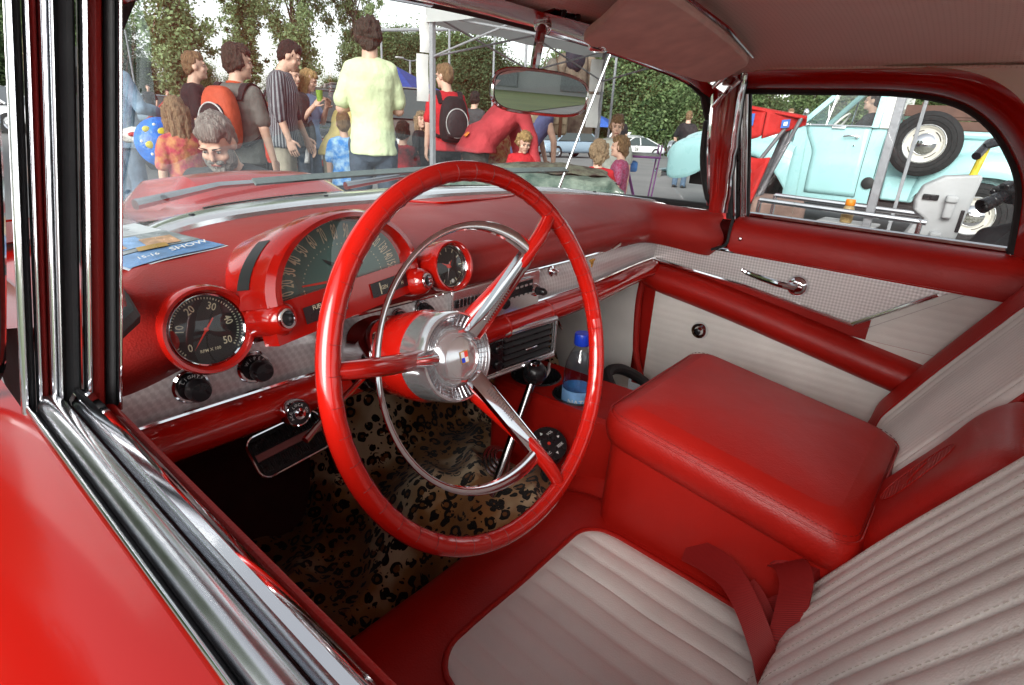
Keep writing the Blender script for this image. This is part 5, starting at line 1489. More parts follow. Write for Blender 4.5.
def truck():
    T=thing('pickup_truck','pale turquoise vintage pickup truck with side mounted spare wheel and brown stake boards','truck',(8.65,1.3,0))
    tq=simple('turquoise_paint',(.33,.57,.585),.28,coat=.5,var=.04,vscale=2); wh=pmat('cream_white_paint',(.62,.62,.58),.3,.04); bl=M['black']; rim=pmat('wheel_cream',(.52,.50,.45),.4,.05)
    off=V((-8.65,-1.3,0))
    def B(mb,name,mat,parent=T,**k):
        if parent is T: mb.v=[tuple(V(p)+off) for p in mb.v]
        return mb.build(name,mat,parent,**k)
    xs,xf=7.95,8.65     # near cab side, centre line
    mir=lambda x:2*xf-x
    # hood and nose
    rings=[]
    for y,hw,zt,zb in((3.78,.42,.98,.55),(3.70,.52,1.09,.5),(3.45,.56,1.16,.5),(3.0,.58,1.215,.5),(2.5,.62,1.25,.5),(2.0,.68,1.275,.5)):
        rings.append([(xf+hw*sx,y,z) for sx,z in((-1,zb),(-1,zt-.17),(-.94,zt-.07),(-.72,zt-.015),(-.3,zt+.01),(.3,zt+.01),(.72,zt-.015),(.94,zt-.07),(1,zt-.17),(1,zb))])
    B(MB().loft(rings),'hood',tq,sub=1)
    # front fenders, full and rounded
    for sg in(-1,1):
        rings=[]
        for y,zt,zb,wo in((3.80,.78,.50,.72),(3.74,.92,.44,.84),(3.60,1.02,.42,.90),(3.35,1.08,.45,.93),(3.1,1.10,.62,.94),(2.85,1.11,.82,.945),(2.55,1.11,.88,.945),(2.25,1.10,.82,.94),(2.05,1.08,.60,.925),(1.92,1.02,.42,.90)):
            rings.append([(xf+sg*x,y,z) for x,z in((.50,zt-.02),(.66,zt+.015),(.80,zt-.005),(wo-.03,zt-.07),(wo,zt-.18),(wo,lerp(zt-.18,zb,.5)),(wo-.01,zb+.02),(wo-.03,zb))])
        B(MB().loft(rings,closed=False),'front_fender',tq,sub=1)
    hl=MB(); hl.lathe([(.11,-.05),(.115,.0),(.105,.02)],(8.0,3.80,.86),(0,1,0),24,0); hl.lathe([(.105,.015),(.06,.035),(.0001,.04)],(8.0,3.80,.86),(0,1,0),24,1)
    B(hl,'headlight',[M['chrome'],pmat('lamp_glass',(.7,.7,.68),.1,.02)])
    B(MB().tube([(7.75,3.82,.48),(7.9,3.95,.48),(9.4,3.95,.48),(9.55,3.82,.48)],.07,10,flat=(.5,1)),'bumper',M['chrome'])
    # cab lower body
    for sg,xo in((-1,xs),(1,mir(xs))):
        def side(u,v,xo=xo,sg=sg):
            y=lerp(1.98,.92,u); z=lerp(.36,1.285,v); b=.07*sin(pi*(v*.8+.15)); return (xo-(-sg)*0+sg*b*.9-.0,y,z)
        B(MB().grid(side,10,12),'cab_side',tq)
        if sg<0:
            def door(u,v):
                v2=v; z=lerp(.43,1.30,v2); y0=lerp(1.70,1.86,sstep(.55,1,v)); y=lerp(y0,1.085,u); b=.07*sin(pi*((z-.36)/.925*.8+.15)); return (xo-b*.9-.010,y,z)
            dmb=MB(); dmb.grid(door,10,14); D=B(dmb,'door',tq,solid=.012)
            gap=MB(); bp=[door(0,j/14) for j in range(15)]+[door(1,1-j/14) for j in range(15)]
            gap.tube([V(p)+off+V((.006,0,0)) for p in [door(0,j/14) for j in range(15)]],.006,6); gap.tube([V(p)+off+V((.006,0,0)) for p in [door(1,j/14) for j in range(15)]],.006,6); gap.tube([V(p)+off+V((.006,0,0)) for p in [door(i/10,0) for i in range(11)]],.006,6)
            gap.build('door_gap',M['rubber'],D)
            hd=MB(); hx=xo-.09; hd.tube([V((hx+.02,1.21,1.17))+off,V((hx-.02,1.21,1.17))+off],.018,10); hd.tube(cr([V((hx-.022,1.20,1.17))+off,V((hx-.035,1.28,1.178))+off,V((hx-.025,1.37,1.168))+off],5),.012,10,flat=(.7,1)); hd.build('door_handle',M['chrome'],D)
            lk=MB(); lk.lathe([(.012,0),(.010,.006),(.0001,.007)],V((hx+.012,1.23,1.06))+off,(-1,0,0),12); lk.build('door_lock',M['chrome'],D)
            bd=MB(); bd.box(V((hx+.02,1.46,1.268))+off,(.012,.16,.02)); bd.build('door_badge',M['chrome'],D,bevel=.003)
    # pillars and roof: two tone
    def bar(a,b,w,d,name,mat):
        a,b=V(a),V(b); mb=MB(); rings=[]
        for p in(a,b): rings.append([p+V((-d,w,0)),p+V((-d,-w,0)),p+V((d,-w,0)),p+V((d,w,0))])
        mb.loft(rings); return B(mb,name,mat,bevel=.008)
    for sg in(-1,1):
        X=lambda x:x if sg<0 else mir(x)
        bar((X(7.93),1.97,1.25),(X(8.05),1.48,1.80),.045,.03,'windshield_pillar',tq if sg<0 else tq)
        bar((X(7.91),1.05,1.28),(X(8.02),1.045,1.80),.042,.03,'door_pillar',tq)
        bar((X(7.925),.945,1.28),(X(8.03),.95,1.80),.062,.028,'cab_rear_pillar',wh)
        B(MB().tube([(X(7.90),1.62,1.285),(X(7.985),1.575,1.74)],.012,8),'vent_post',M['chrome'])
        B(MB().tube([(X(7.90),1.88,1.288),(X(7.90),1.10,1.295)],.012,8),'window_bead',M['chrome'])
        for nm,pg in(('vent_pane',[(X(7.91),1.86,1.29),(X(7.91),1.63,1.29),(X(7.985),1.585,1.72),(X(8.0),1.52,1.76)]),('door_pane',[(X(7.91),1.60,1.29),(X(7.91),1.09,1.29),(X(8.0),1.09,1.76),(X(8.0),1.56,1.76)])):
            B(MB().add(pg,[(0,1,2,3)]),nm,M['glass'],ang=0)
    B(MB().add([(7.98,1.96,1.27),(9.32,1.96,1.27),(9.22,1.50,1.79),(8.08,1.50,1.79)],[(0,1,2,3)]),'windshield',M['glass'],ang=0)
    B(MB().tube([(7.98,1.97,1.268),(8.65,2.06,1.268),(9.32,1.97,1.268)],.015,8),'windshield_seal',M['rubber'])
    rings=[]
    for y,z,hw in((1.50,1.80,.60),(1.40,1.86,.62),(1.1,1.89,.63),(.95,1.86,.62),(.88,1.79,.60)):
        rings.append([(xf+hw*cos(t),y,z-.06+.07*sin(t)) for t in [2*pi*i/20 for i in range(20)]])
    B(MB().loft(rings),'cab_roof',wh,sub=1)
    B(MB().box((8.65,.90,1.05),(1.36,.05,.85)),'cab_back',tq); B(MB().add([(8.15,.87,1.40),(9.15,.87,1.40),(9.10,.88,1.72),(8.2,.88,1.72)],[(0,1,2,3)]),'rear_window',M['glass'],ang=0)
    st=MB(); st.tube([V((8.35,1.58,1.30))+V(p) for p in circ((0,.8,.6),.19,28)],.014,8,closed=True); st.tube([(8.35,1.58,1.30),(8.35,1.85,1.15)],.02,8)
    B(st,'truck_steering_wheel',wh); B(MB().box((8.65,1.15,.80),(1.3,.45,.25)),'bench_seat',M['dark'],bevel=.05); B(MB().box((8.65,.98,1.1),(1.3,.14,.5)),'bench_back',M['dark'],bevel=.05); B(MB().box((8.65,1.4,.42),(1.36,1.1,.06)),'cab_floor',M['dark'])
    mr=MB(); mr.tube([(7.93,1.86,1.27),(7.86,1.86,1.33),(7.80,1.87,1.40)],.009,8); mr.ball((7.80,1.87,1.43),(.03,.035,.055)); B(mr,'door_mirror',M['chrome'])
    # running board, splash apron
    B(MB().box((7.84,1.05,.285),(.24,1.85,.055)),'running_board',bl,bevel=.015); B(MB().box((7.98,1.05,.34),(.06,1.85,.12)),'running_apron',M['dark'])
    pl=MB(); pl.box((7.80,1.36,.325),(.10,.34,.02)); B(pl,'step_plate',pmat('worn_grey_metal',(.40,.40,.39),.5),bevel=.008)
    B(MB().box((8.65,1.2,.42),(.9,4.6,.16)),'chassis_frame',M['dark'])
    # stepside bed
    for sg in(-1,1):
        X=lambda x:x if sg<0 else mir(x)
        B(MB().box((X(8.06),-.27,.94),(.05,2.15,.58)),'bed_side',tq)
        B(MB().tube([(X(8.03),.80,1.245),(X(8.03),-1.36,1.245)],.045,10),'bed_rail',tq)
        rings=[]
        for i in range(17):
            t=i/16; a=lerp(radians(172),radians(4),t); y=-.22+.70*cos(a)*-1*-1; y=-.22-.70*cos(pi-a)*-1 if False else -.22+.72*cos(a)*-1
            zt=.50+.58*sin(a)**.75
            w=.30*sin(a)**.35
            rings.append([(X(8.05-w*q),y,z) for q,z in((0,zt+.02),(.35,zt+.015),(.7,zt-.01),(.92,zt-.07),(1,zt-.17),(1.0,max(.44,zt-.24)),(.96,max(.42,zt-.27)))])
        B(MB().loft(rings,closed=False),'rear_fender',tq,sub=1)
        for z,h in((1.345,.10),(1.50,.13)):
            B(MB().box((X(8.05),-.25,z),(.03,2.1,h)),'stake_board',simple('stake_wood',(.085,.040,.028),.7,var=.25,vscale=5) if ('stake_wood' not in bpy.data.materials) else bpy.data.materials['stake_wood'],bevel=.006)
        for y in(.62,-.3,-1.2): B(MB().box((X(8.075),y,1.40),(.03,.06,.40)),'stake_post',bpy.data.materials['stake_wood'])
    B(MB().box((8.65,-.27,.70),(1.15,2.1,.06)),'bed_floor',M['dark']); B(MB().box((8.65,.80,.95),(1.15,.04,.56)),'bed_front',tq)
    B(MB().box((7.97,.62,.58),(.14,.36,.30)),'bed_step_panel',tq,bevel=.03)
    gc=MB(); gc.lathe([(.075,0),(.075,.012),(.05,.02),(.0001,.022)],(7.885,.965,.62),(-1,0,0),20); B(gc,'fuel_cap',M['rubber'])
    for y in(-.19,2.56):
        W=wheel(T,V((7.86,y,.37))+off,(-1,0,0),.37,.20,rim); W2=wheel(T,V((mir(7.86),y,.37))+off,(1,0,0),.37,.20,rim)
        B(MB().lathe([(.47,0),(.47,.25),(.0001,.25)],(7.90,y,.42),(1,0,0),28),'wheel_well',M['dark'])
    S=wheel(T,V((7.74,.47,1.125))+off,(-1,0,.03),.365,.19,rim,'spare_wheel')
    B(MB().tube([(8.05,.47,1.0),(7.82,.47,1.1)],.03,8),'spare_bracket',M['black'])
    return T
def sedan(label,name,loc,face,paint,L=4.5,W=1.75,Hh=1.38,group=None,glassdark=False,round_lights=True,roofpaint=None,style='sedan'):
    T=thing(name,label,'car',loc,-radians(face),group)
    zb=.24; belt=Hh*.62
    prof=[(-.5,.30,.80,.86),(-.47,.24,.92,.95),(-.40,.22,.97,1),(-.25,.22,1,1.0),(0,.20,1,1.0),(.25,.22,.98,1.0),(.40,.22,.93,.99),(.47,.24,.86,.94),(.5,.32,.72,.84)]
    rings=[]
    for f,z0,kz,kw in prof:
        y=f*L; zt=belt*kz; hw=W/2*kw
        rings.append([(hw*a,y,lerp(z0,zt,b)) for a,b in((-.94,0),(-1,.25),(-1.0,.62),(-.96,.88),(-.86,.98),(-.4,1.02),(.4,1.02),(.86,.98),(.96,.88),(1,.62),(1,.25),(.94,0))])
    MB().loft(rings).build('body',paint,T,sub=1)
    g={'sedan':((-.36,-.22,.14,.30),(.02)),'wagon':((-.46,-.42,.14,.30),(.02)),'coupe':((-.40,-.16,.06,.24),(.02))}[style][0]
    y0,y1,y2,y3=[k*L for k in g]; b=belt*.99
    hw=W/2
    def gl(nm,pts): MB().add(pts,[(0,1,2,3)]).build(nm,M['carglass'],T,ang=0)
    rw=hw*.74; bw=hw*.90; zt=Hh-.05
    for sg in(-1,1): gl('side_window',[(sg*bw,y0+.1,b),(sg*bw,y3-.1,b),(sg*rw,y2,zt),(sg*rw,y1,zt)])
    gl('windshield',[(-bw,y3,b),(bw,y3,b),(rw,y2,zt),(-rw,y2,zt)]); gl('rear_window',[(-bw,y0,b),(bw,y0,b),(rw,y1,zt),(-rw,y1,zt)])
    rr=[]
    for y,z in((y1-.02,zt-.01),(y1+.12,Hh-.01),((y1+y2)/2,Hh),(y2-.12,Hh-.01),(y2+.02,zt-.01)): rr.append([(rw*1.03*a,y,z+c) for a,c in((-1,-.02),(-.8,.012),(0,.022),(.8,.012),(1,-.02),(0,-.03))])
    MB().loft(rr).build('roof',roofpaint or paint,T)
    for sg in(-1,1):
        for a,c in(((sg*bw,y3,b),(sg*rw,y2,zt)),((sg*bw,y0,b),(sg*rw,y1,zt)),((sg*(bw+.005),(y1+y2)/2,b),(sg*(rw+.005),(y1+y2)/2,zt))): MB().tube([a,c],.035,8).build('roof_pillar',roofpaint or paint,T)
        for f in(-.31,.31):
            Wm=MB(); c=V((sg*(hw-.09),f*L,.31)); ax=(sg,0,0); Wm.lathe([(.18,-.1),(.30,-.09),(.31,0),(.30,.09),(.19,.095)],c,ax,24); w=Wm.build('wheel',pmat('tyre_rubber',(.018,.018,.019),.8,.2,20),T)
            r=MB(); r.lathe([(.19,.085),(.15,.06),(.05,.085),(.0001,.09)],c,ax,24); r.build('rim',M['chrome_soft'],w)
            MB().lathe([(.36,-.12),(.36,.075),(.0001,.075)],c+V((-sg*.02,0,.02)),ax,24).build('wheel_arch',M['dark'],T)
        hlm=MB(); c=V((sg*hw*.72,L*.5-.02,belt*.66)); hlm.lathe([(.10,-.06),(.10,.02),(.085,.03)],c,(0,1,0),20,0); hlm.lathe([(.085,.025),(.0001,.05)],c,(0,1,0),20,1); hlm.build('headlight',[M['chrome'],pmat('lamp_glass',(.7,.7,.68),.1,.02)],T)
        tl=MB(); tl.box((sg*hw*.72,-L*.5+.01,belt*.70),(.22,.06,.10)); tl.build('tail_light',pmat('tail_red',(.35,.01,.01),.25),T,bevel=.02)
    MB().box((0,L*.5-.03,.44),(W*.88,.14,.11)).build('bumper',M['chrome'],T,bevel=.03); MB().box((0,-L*.5+.03,.44),(W*.88,.14,.11)).build('bumper',M['chrome'],T,bevel=.03)
    gr=MB(); 
    for k in range(5): gr.box((0,L*.5-.03,.54+.045*k),(W*.46,.05,.018))
    gr.build('grille',M['black'],T)
    return T
def vehicles():
    M['carglass']=simple('tinted_car_glass',(.05,.07,.07),.06,var=.05,spec=.8)
    truck()
    bk=simple('dark_car_paint',(.018,.019,.022),.2,coat=.6,var=.05); rd=simple('orange_red_car_paint',(.52,.045,.02),.2,coat=.6,var=.05); br=simple('grey_brown_paint',(.15,.13,.115),.4,var=.05); wt=simple('white_car_paint',(.74,.75,.76),.25,coat=.4,var=.03); sv=simple('silver_car_paint',(.45,.47,.48),.25,coat=.4,var=.03); bu=simple('light_blue_car_paint',(.30,.40,.50),.25,coat=.4,var=.03)
    P=lambda x,y:(x,y,gz(x,y))
    sedan('black estate car parked behind the blond woman','parked_car',P(6.3,10.9),195,bk,4.7,1.8,1.55,style='wagon')
    sedan('orange red vintage car with round chrome headlamps behind the boy in grey','parked_car',P(4.1,10.2),165,rd,4.0,1.6,1.22)
    sedan('grey brown van standing beyond the long haired girl','parked_van',P(8.9,11.3),120,br,4.6,1.9,1.75,style='wagon')
    rc=sedan('white race car with racing number on its door','race_car',P(33.2,18.6),295,wt,4.5,1.78,1.25,style='coupe')
    n=MB(); n.lathe([(.24,0),(.0001,.001)],(-.905,.15,.52),(-1,0,0),24,0); n.text('28',V((-.912,.15,.52)),(0,-1,0),(0,0,1),.30,1); n.build('race_number',[M['whitepaint'],M['black']],rc,ang=0)
    MB().box((0,2.2,.55),(1.3,.12,.24)).build('black_bumper',M['black'],rc,bevel=.03); MB().box((0,-2.2,.60),(1.5,.12,.22)).build('black_bumper',M['black'],rc,bevel=.03)
    oh=sedan('white car with its bonnet raised, far back beside the race car','parked_car',P(38.5,22.0),265,wt,4.4,1.75,1.35)
    MB().box((0,1.35,1.25),(1.5,1.35,.04),0,Matrix.Rotation(-.55,3,'X')).build('raised_bonnet',wt,oh,bevel=.01)
    for i,(x,y,f,p,lab) in enumerate(((9.6,29.5,100,bu,'light blue car far back on the left behind the man in black'),(13.5,27.5,95,rd,'small red car far back behind the boys'),(2.6,24,130,sv,'silver car at the left edge seen past the pillar'),(30.5,24.5,200,bk,'dark car far off behind the tents'),(36.3,20.5,200,sv,'silver car beyond the raised bonnet'),(24.5,17.5,280,bu,'pale blue car behind the hanging coat'))):
        sedan(lab,'parked_car',P(x,y),f,p)

# ------------------------------------------------------------------ stalls and small outdoor things
def tentcloth():
    t=NT('white_tent_cloth'); c=t.coord(1); col=t.ramp(t.noise(c,2,4),[(.3,(.56,.58,.58)),(.7,(.66,.68,.68))])
    d=t.n('ShaderNodeBsdfDiffuse'); tr=t.n('ShaderNodeBsdfTranslucent'); mx=t.n('ShaderNodeMixShader'); mx.inputs[0].default_value=.35
    t.l(col,d.inputs[0]); t.l(col,tr.inputs[0]); t.l(d.outputs[0],mx.inputs[1]); t.l(tr.outputs[0],mx.inputs[2]); t.l(mx.outputs[0],t.out.inputs[0]); return t.mat
def paper(label,o,u,v,w,h,text=True):
    o,u,v=V(o),V(u).normalized(),V(v).normalized(); n=u.cross(v)
    T=thing('paper_sheet',label,'paper sheet',o)
    MB().grid(lambda a,b:u*((a-.5)*w)+v*((b-.5)*h)+n*(.006*sin(b*7)+.004*sin(a*4)),6,10).build('sheet',M['whitepaint'],T)
    return T
def outdoor():
    al=pmat('pole_grey',(.27,.28,.30),.45,.06); fab=tentcloth()
    Q=V((2.40,3.18,0)); N=V((1.92,.0,0)); F=V((4.17,.175,0)); R=V((4.67,3.09,0)); ZT=1.87
    T=thing('canopy_tent','white pop-up canopy with grey metal legs standing beside the red car','canopy',(3.3,1.6,0)); o=V((3.3,1.6,0))
    for p,w in((Q,.036),(N,.030),(F,.022),(R,.036)):
        mb=MB(); mb.box(p-o+V((0,0,.95)),(w,w,1.9)); mb.box(p-o+V((0,0,.62)),(w*1.25,w*1.25,.05)); mb.box(p-o+V((0,0,.005)),(.12,.12,.01)); mb.build('leg',al,T,bevel=.003)
    C=[Q,N,F,R]
    for i in range(4):
        a,b=C[i]-o,C[(i+1)%4]-o; m=MB()
        for k in range(2):
            p,q=a.lerp(b,k/2),a.lerp(b,(k+1)/2)
            m.tube([p+V((0,0,ZT-.02)),q+V((0,0,ZT-.30))],.008,8); m.tube([p+V((0,0,ZT-.30)),q+V((0,0,ZT-.02))],.008,8)
        m.build('scissor_truss',al,T)
    ctr=(Q+N+F+R)/4-o; m=MB(); m.tube([ctr+V((0,0,ZT)),ctr+V((0,0,ZT+.6))],.016,8)
    for p in C: m.tube([p-o+V((0,0,ZT-.05)),ctr+V((0,0,ZT+.55))],.011,8)
    m.build('roof_frame',al,T)
    rf=MB()
    for i in range(4):
        a,b=C[i]-o,C[(i+1)%4]-o; ap=ctr+V((0,0,ZT+.60)); out=lambda p:p+(p-ctr)*.03
        rf.grid(lambda u,v,a=a,b=b:out(a).lerp(out(b),u).lerp(ctr,v)+V((0,0,lerp(ZT+.03,ZT+.60,v)-.03*sin(pi*v))),10,8)
        rf.grid(lambda u,v,a=a,b=b:out(a).lerp(out(b),u)+V((0,0,ZT+.03-.10*v-.02*v*abs(sin(u*9.5)))),20,2)
    rf.build('roof_cloth',fab,T)
    # papers taped to two legs
    d=(Q-V((CAMX,CAMY,0))).normalized(); u=V((d.y,-d.x,0))
    paper('small white printed sheet taped high on the left canopy leg',Q+V((-u.x*.055,-u.y*.055,1.72)),u*.9+d*.4,(0,0,1),.085,.25); paper('long white sheet taped lower on the left canopy leg',Q+V((-u.x*.075,-u.y*.075,1.42)),u*.9+d*.4,(0,0,1),.10,.33)
    paper('white sheet hung on the far canopy leg beside the brown coat',R+V((-.05,.03,1.62)),(.7,-.7,0),(0,0,1),.16,.30); paper('white sheet below another on the far canopy leg',R+V((-.055,.035,1.28)),(.7,-.7,0),(0,0,1),.15,.32)
    # clothes rack with coat, cap and bag
    rk=thing('clothes_rack','bare metal rail behind the mirror on which a brown coat hangs','rack',(4.75,3.55,0)); m=MB()
    m.tube([(-.45,.28,0),(-.45,.28,1.98)],.014,8); m.tube([(.45,-.28,0),(.45,-.28,1.98)],.014,8); m.tube([(-.45,.28,1.98),(.45,-.28,1.98)],.014,8); m.tube([(-.6,.0,.02),(-.3,.5,.02)],.014,8); m.tube([(.3,-.5,.02),(.6,.0,.02)],.014,8); m.build('rail_frame',al,rk)
    coat=thing('hanging_coat','brown and dark blue camouflage coat with cap hanging from the rack','coat',(4.77,3.50,1.0)); cm=tiedye('camouflage_brown',(.09,.065,.05),(.20,.155,.115),9); dk=pmat('dark_blue_cloth',(.03,.028,.04),.9)
    u=V((.80,-.60,0)); w=V((.6,.8,0))
    def coatf(a,b):
        t=2*pi*a; wd=lerp(.15,.24,b)+.02*sin(t*5+b*4); wd*=sstep(1.02,.9,1-b)*.9+.1 if b<.12 else 1
        return u*(wd*cos(t))+w*(.08*sin(t)+.015*sin(7*t))+V((0,0,lerp(.90,.05,b)))
    MB().grid(coatf,40,16).build('coat_body',cm,coat)
    for sg in(-1,1): 
        s=MB(); cap(s,u*(.15*sg)+V((0,0,.78)),u*(.27*sg)+V((0,0,.34)),.07,.06); s.build('coat_sleeve',cm,coat)
    sh=MB(); sh.ball(V((0,0,.80)),(.17,.11,.16)); sh.build('coat_cape',dk,coat)
    cp=MB(); cp.ball(V((0,0,.985)),(.10,.11,.07)); cp.build('cap',dk,coat)
    kb=MB(); kb.ball(u*-.26+V((0,0,.66)),(.11,.07,.13)); tag(kb.build('field_cap',pmat('grey_brown_cloth',(.16,.14,.12),.9),None),'rounded grey brown cap hung left of the camouflage coat','cap').location=(4.77,3.50,1.0)
    bg=thing('canvas_bag','beige canvas haversack with brown straps hanging under the mirror','bag',(4.45,3.60,1.05)); can=pmat('beige_canvas',(.36,.29,.20),.9); lea=pmat('brown_leather',(.09,.045,.025),.6)
    m=MB(); m.box((0,0,.10),(.44,.14,.26),0,Matrix.Rotation(-.64,3,'Z')); m.build('bag_body',can,bg,bevel=.04,seg=3)
    RR=Matrix.Rotation(-.64,3,'Z')
    m=MB(); m.box(RR@V((0,-.078,.16)),(.40,.02,.16),0,RR); m.build('flap',can,bg,bevel=.01); m=MB()
    for x in(-.06,.12): m.box(RR@V((x,-.092,.10)),(.035,.012,.30),0,RR)
    m.tube([RR@V((-.2,0,.2)),RR@V((0,0,.93)),RR@V((.2,0,.2))],.010,6); m.build('strap',lea,bg)
    # table covered with camouflage cloth
    tb=thing('market_table','folding table covered by green camouflage cloth in front of the stall','table',(2.36,2.06,0)); a=V((.50,-.64,0)).normalized(); b=V((.64,.50,0)).normalized()
    RM=Matrix((a,b,V((0,0,1)))).transposed()
    m=MB(); m.box((0,0,.80),(1.0,.55,.03),0,RM); m.build('tabletop',M['black'],tb)
    for x in(-.45,.45):
        for y in(-.23,.23): MB().tube([RM@V((x,y,.79)),RM@V((x*.95,y*.95,0))],.014,8).build('leg',al,tb)
    cg=tiedye('camouflage_green',(.035,.065,.05),(.17,.21,.17),8)
    m=MB(); m.grid(lambda u,v:RM@V((lerp(-.62,.55,u),lerp(-.36,.36,v),.835-.10*sstep(.40,.5,abs(v-.5))*1.2-.08*sstep(.42,.5,abs(u-.5))+.022*noise.noise(V((u*5,v*4,0)))+.012*noise.noise(V((u*14,v*9,2))))),40,24)
    o2=m.build('camouflage_cloth',cg,None); o2.location=(2.36,2.06,0); tag(o2,'green camouflage cloth spread over the table below the mirror','cloth')
    m=MB(); m.grid(lambda u,v:RM@V((lerp(-.40,.44,u)+.05*v,lerp(-.18,.16,v),.845+.055*sin(pi*u)**.6*sin(pi*v)**.5+.012*noise.noise(V((u*9,v*6,4))))),26,14)
    o3=m.build('folded_jacket',tiedye('camouflage_dark',(.035,.022,.018),(.12,.13,.09),10),None); o3.location=(2.36,2.06,0); tag(o3,'dark folded camouflage jacket lying on the camouflage cloth','jacket')
    # patterned heap beside the bending man
    m=MB(); 
    for i in range(7): m.ball((.10*cos(i*2.1),.10*sin(i*2.1),.16+.12*(i%4)),(.15,.13,.13),nu=14,nv=8)
    me=remesh(m,.02,3); o=mesh_obj(me,'clothes_heap',tiedye('red_orange_print',(.35,.03,.02),(.45,.28,.12),26),None); o.location=(3.50,3.55,.42); tag(o,'red and orange patterned clothes heaped beside the bending man','clothes')
    st=thing('wooden_crate','plain crate under the heap of patterned clothes','crate',(3.50,3.55,0)); wd=pmat('crate_wood',(.25,.17,.10),.85)
    for k in range(4): MB().box((0,0,.06+.10*k),(.46,.46,.085)).build('crate_board',wd,st,bevel=.006)
    # purple frame folding stool
    pu=pmat('purple_metal',(.20,.07,.22),.4); sl=thing('folding_stool','purple framed folding stool with grey seat on the asphalt','stool',(4.55,2.46,-.02)); r=V((.55,-.83,0)).normalized(); f=V((.83,.55,0)).normalized()
    m=MB()
    for s in(-1,1): m.tube([r*(-.17)+f*(.13*s)+V((0,0,.90)),r*(.14)+f*(.13*s)+V((0,0,0))],.008,8); m.tube([r*(.17)+f*(.13*s)+V((0,0,1.02)),r*(.09)+f*(.13*s)+V((0,0,0))],.008,8)
    m.tube([r*(-.2)+f*(-.13)+V((0,0,.90)),r*(.17)+f*(-.13)+V((0,0,.90))],.012,8); m.tube([r*(-.2)+f*.13+V((0,0,.90)),r*(.17)+f*.13+V((0,0,.90))],.012,8); m.build('stool_frame',pu,sl)
    Rm=Matrix((r,f,V((0,0,1)))).transposed(); m=MB(); m.box(Rm@V((-.02,0,.915)),(.36,.28,.03),0,Rm); m.build('seat',pmat('grey_cloth',(.22,.23,.22),.8),sl,bevel=.012)
    m=MB(); m.box(Rm@V((-.09,-.02,.80)),(.10,.20,.10),0,Rm); m.build('storage_bag',pmat('bright_blue_cloth',(.06,.20,.50),.7),sl,bevel=.02)
    # red folding chair with sunshade
    ch=thing('camping_chair','red folding camp chair with red sunshade and blue badges','chair',(2.48,.76,0)); rc=pmat('red_canvas',(.42,.018,.016),.75); mt=pmat('dark_tube',(.10,.10,.11),.4)
    r=V((.28,-.96,0)).normalized(); f=V((.96,.28,0)).normalized(); pt=lambda a,b,z:r*a+f*b+V((0,0,z))
    m=MB()
    for a,b,z,c,d,e in((-.03,-.16,.02,.22,.05,1.20),(-.05,.2,.02,.20,.2,1.20),(.20,-.14,.02,-.06,-.05,1.16),(.22,.2,.02,-.04,.15,1.10),(-.02,-.1,.80,.20,.0,1.20),(.06,-.12,.62,.26,.0,1.24)): m.tube([pt(a,b,z),pt(c,d,e)],.011,8)
    m.build('chair_frame',mt,ch)
    m=MB(); m.grid(lambda u,v:pt(lerp(-.02,.10,u)+.05*v,lerp(-.05,-.12,u)+.02*sin(u*pi),lerp(.80,1.04,v)-.01*sin(pi*u)),8,8); m.build('seat_back',rc,ch,solid=.012)
    m=MB(); m.grid(lambda u,v:pt(lerp(-.08,.12,u),lerp(-.22,.12,v),.70+.05*u-.03*sin(pi*v)),8,8); m.build('seat',rc,ch,solid=.012)
    def shade(x0,x1,z0,z1,dp,bz):
        m=MB()
        def f(u,v):
            a=lerp(x0,x1,u); t=v*pi*.62; return pt(a+.03*sin(t),-.02-dp*cos(t)*1.0,lerp(z0,z1,u)+bz*sin(t)-.02*cos(u*pi*2)*.5)
        m.grid(f,12,10); return m
    m=MB(); m.grid(lambda u,v:pt(lerp(-.13,.085,u),-.06+.02*sin(pi*u)+.16*max(0,v-.75)*4*.4,lerp(1.145+.035*(1-abs(2*u-1))**.6*-1+.03*u*0,1.285-.02*u,min(1,v*1.15))),12,8); sdo=m.build('sunshade_side',rc,ch,solid=.015)
    m=MB(); m.grid(lambda u,v:pt(lerp(.09,.285,u),-.05+.10*u,lerp(lerp(1.13,1.205,u),lerp(1.272,1.235,u),v)),10,6); sd2=m.build('sunshade_end',rc,ch,solid=.015)
    m=MB(); m.grid(lambda u,v:pt(lerp(-.13,.285,u),lerp(-.05,.25,v)+.09*max(0,u-.5),lerp(1.287,1.238,max(0,u*1.15-.15))+.012*sin(pi*v)),12,6); m.build('sunshade_top',rc,ch,solid=.012)
    for a,z,b,s in((.005,1.215,-.060,.030),(.19,1.205,-.018,.020)):
        m=MB(); c=[pt(a-s,b-.016,z-s),pt(a+s,b-.016+.01,z-s+.006),pt(a+s,b-.016+.01,z+s+.006),pt(a-s,b-.016,z+s)]; m.add(c,[(0,1,2,3)],0); k=.45; cc=sum(c,V((0,0,0)))/4; m.add([cc.lerp(p,k)+f*-.003 for p in c],[(0,1,2,3)],1); m.build('badge',[pmat('badge_blue',(.03,.12,.42),.5),M['whitepaint']],ch,ang=0)
    m=MB(); m.box((0,0,.0),(.34,.26,.16),0,Matrix.Rotation(.3,3,'Z')); o=m.build('cloth_pouch',pmat('pinkish_brown_cloth',(.27,.18,.15),.9),None,bevel=.03); o.location=(2.50,.52,.76); tag(o,'pinkish brown cloth pouch below the red chair seat','pouch')
    # light aluminium camp table with a bottle, seen just over the door
    ct=thing('camp_table','low silver tube camp table beyond the passenger door','table',(2.05,.10,0)); m=MB()
    m.box((-.06,-.02,.815),(.16,.22,.012),0); m.build('tabletop',pmat('grey_tabletop',(.42,.42,.42),.5),ct,bevel=.004)
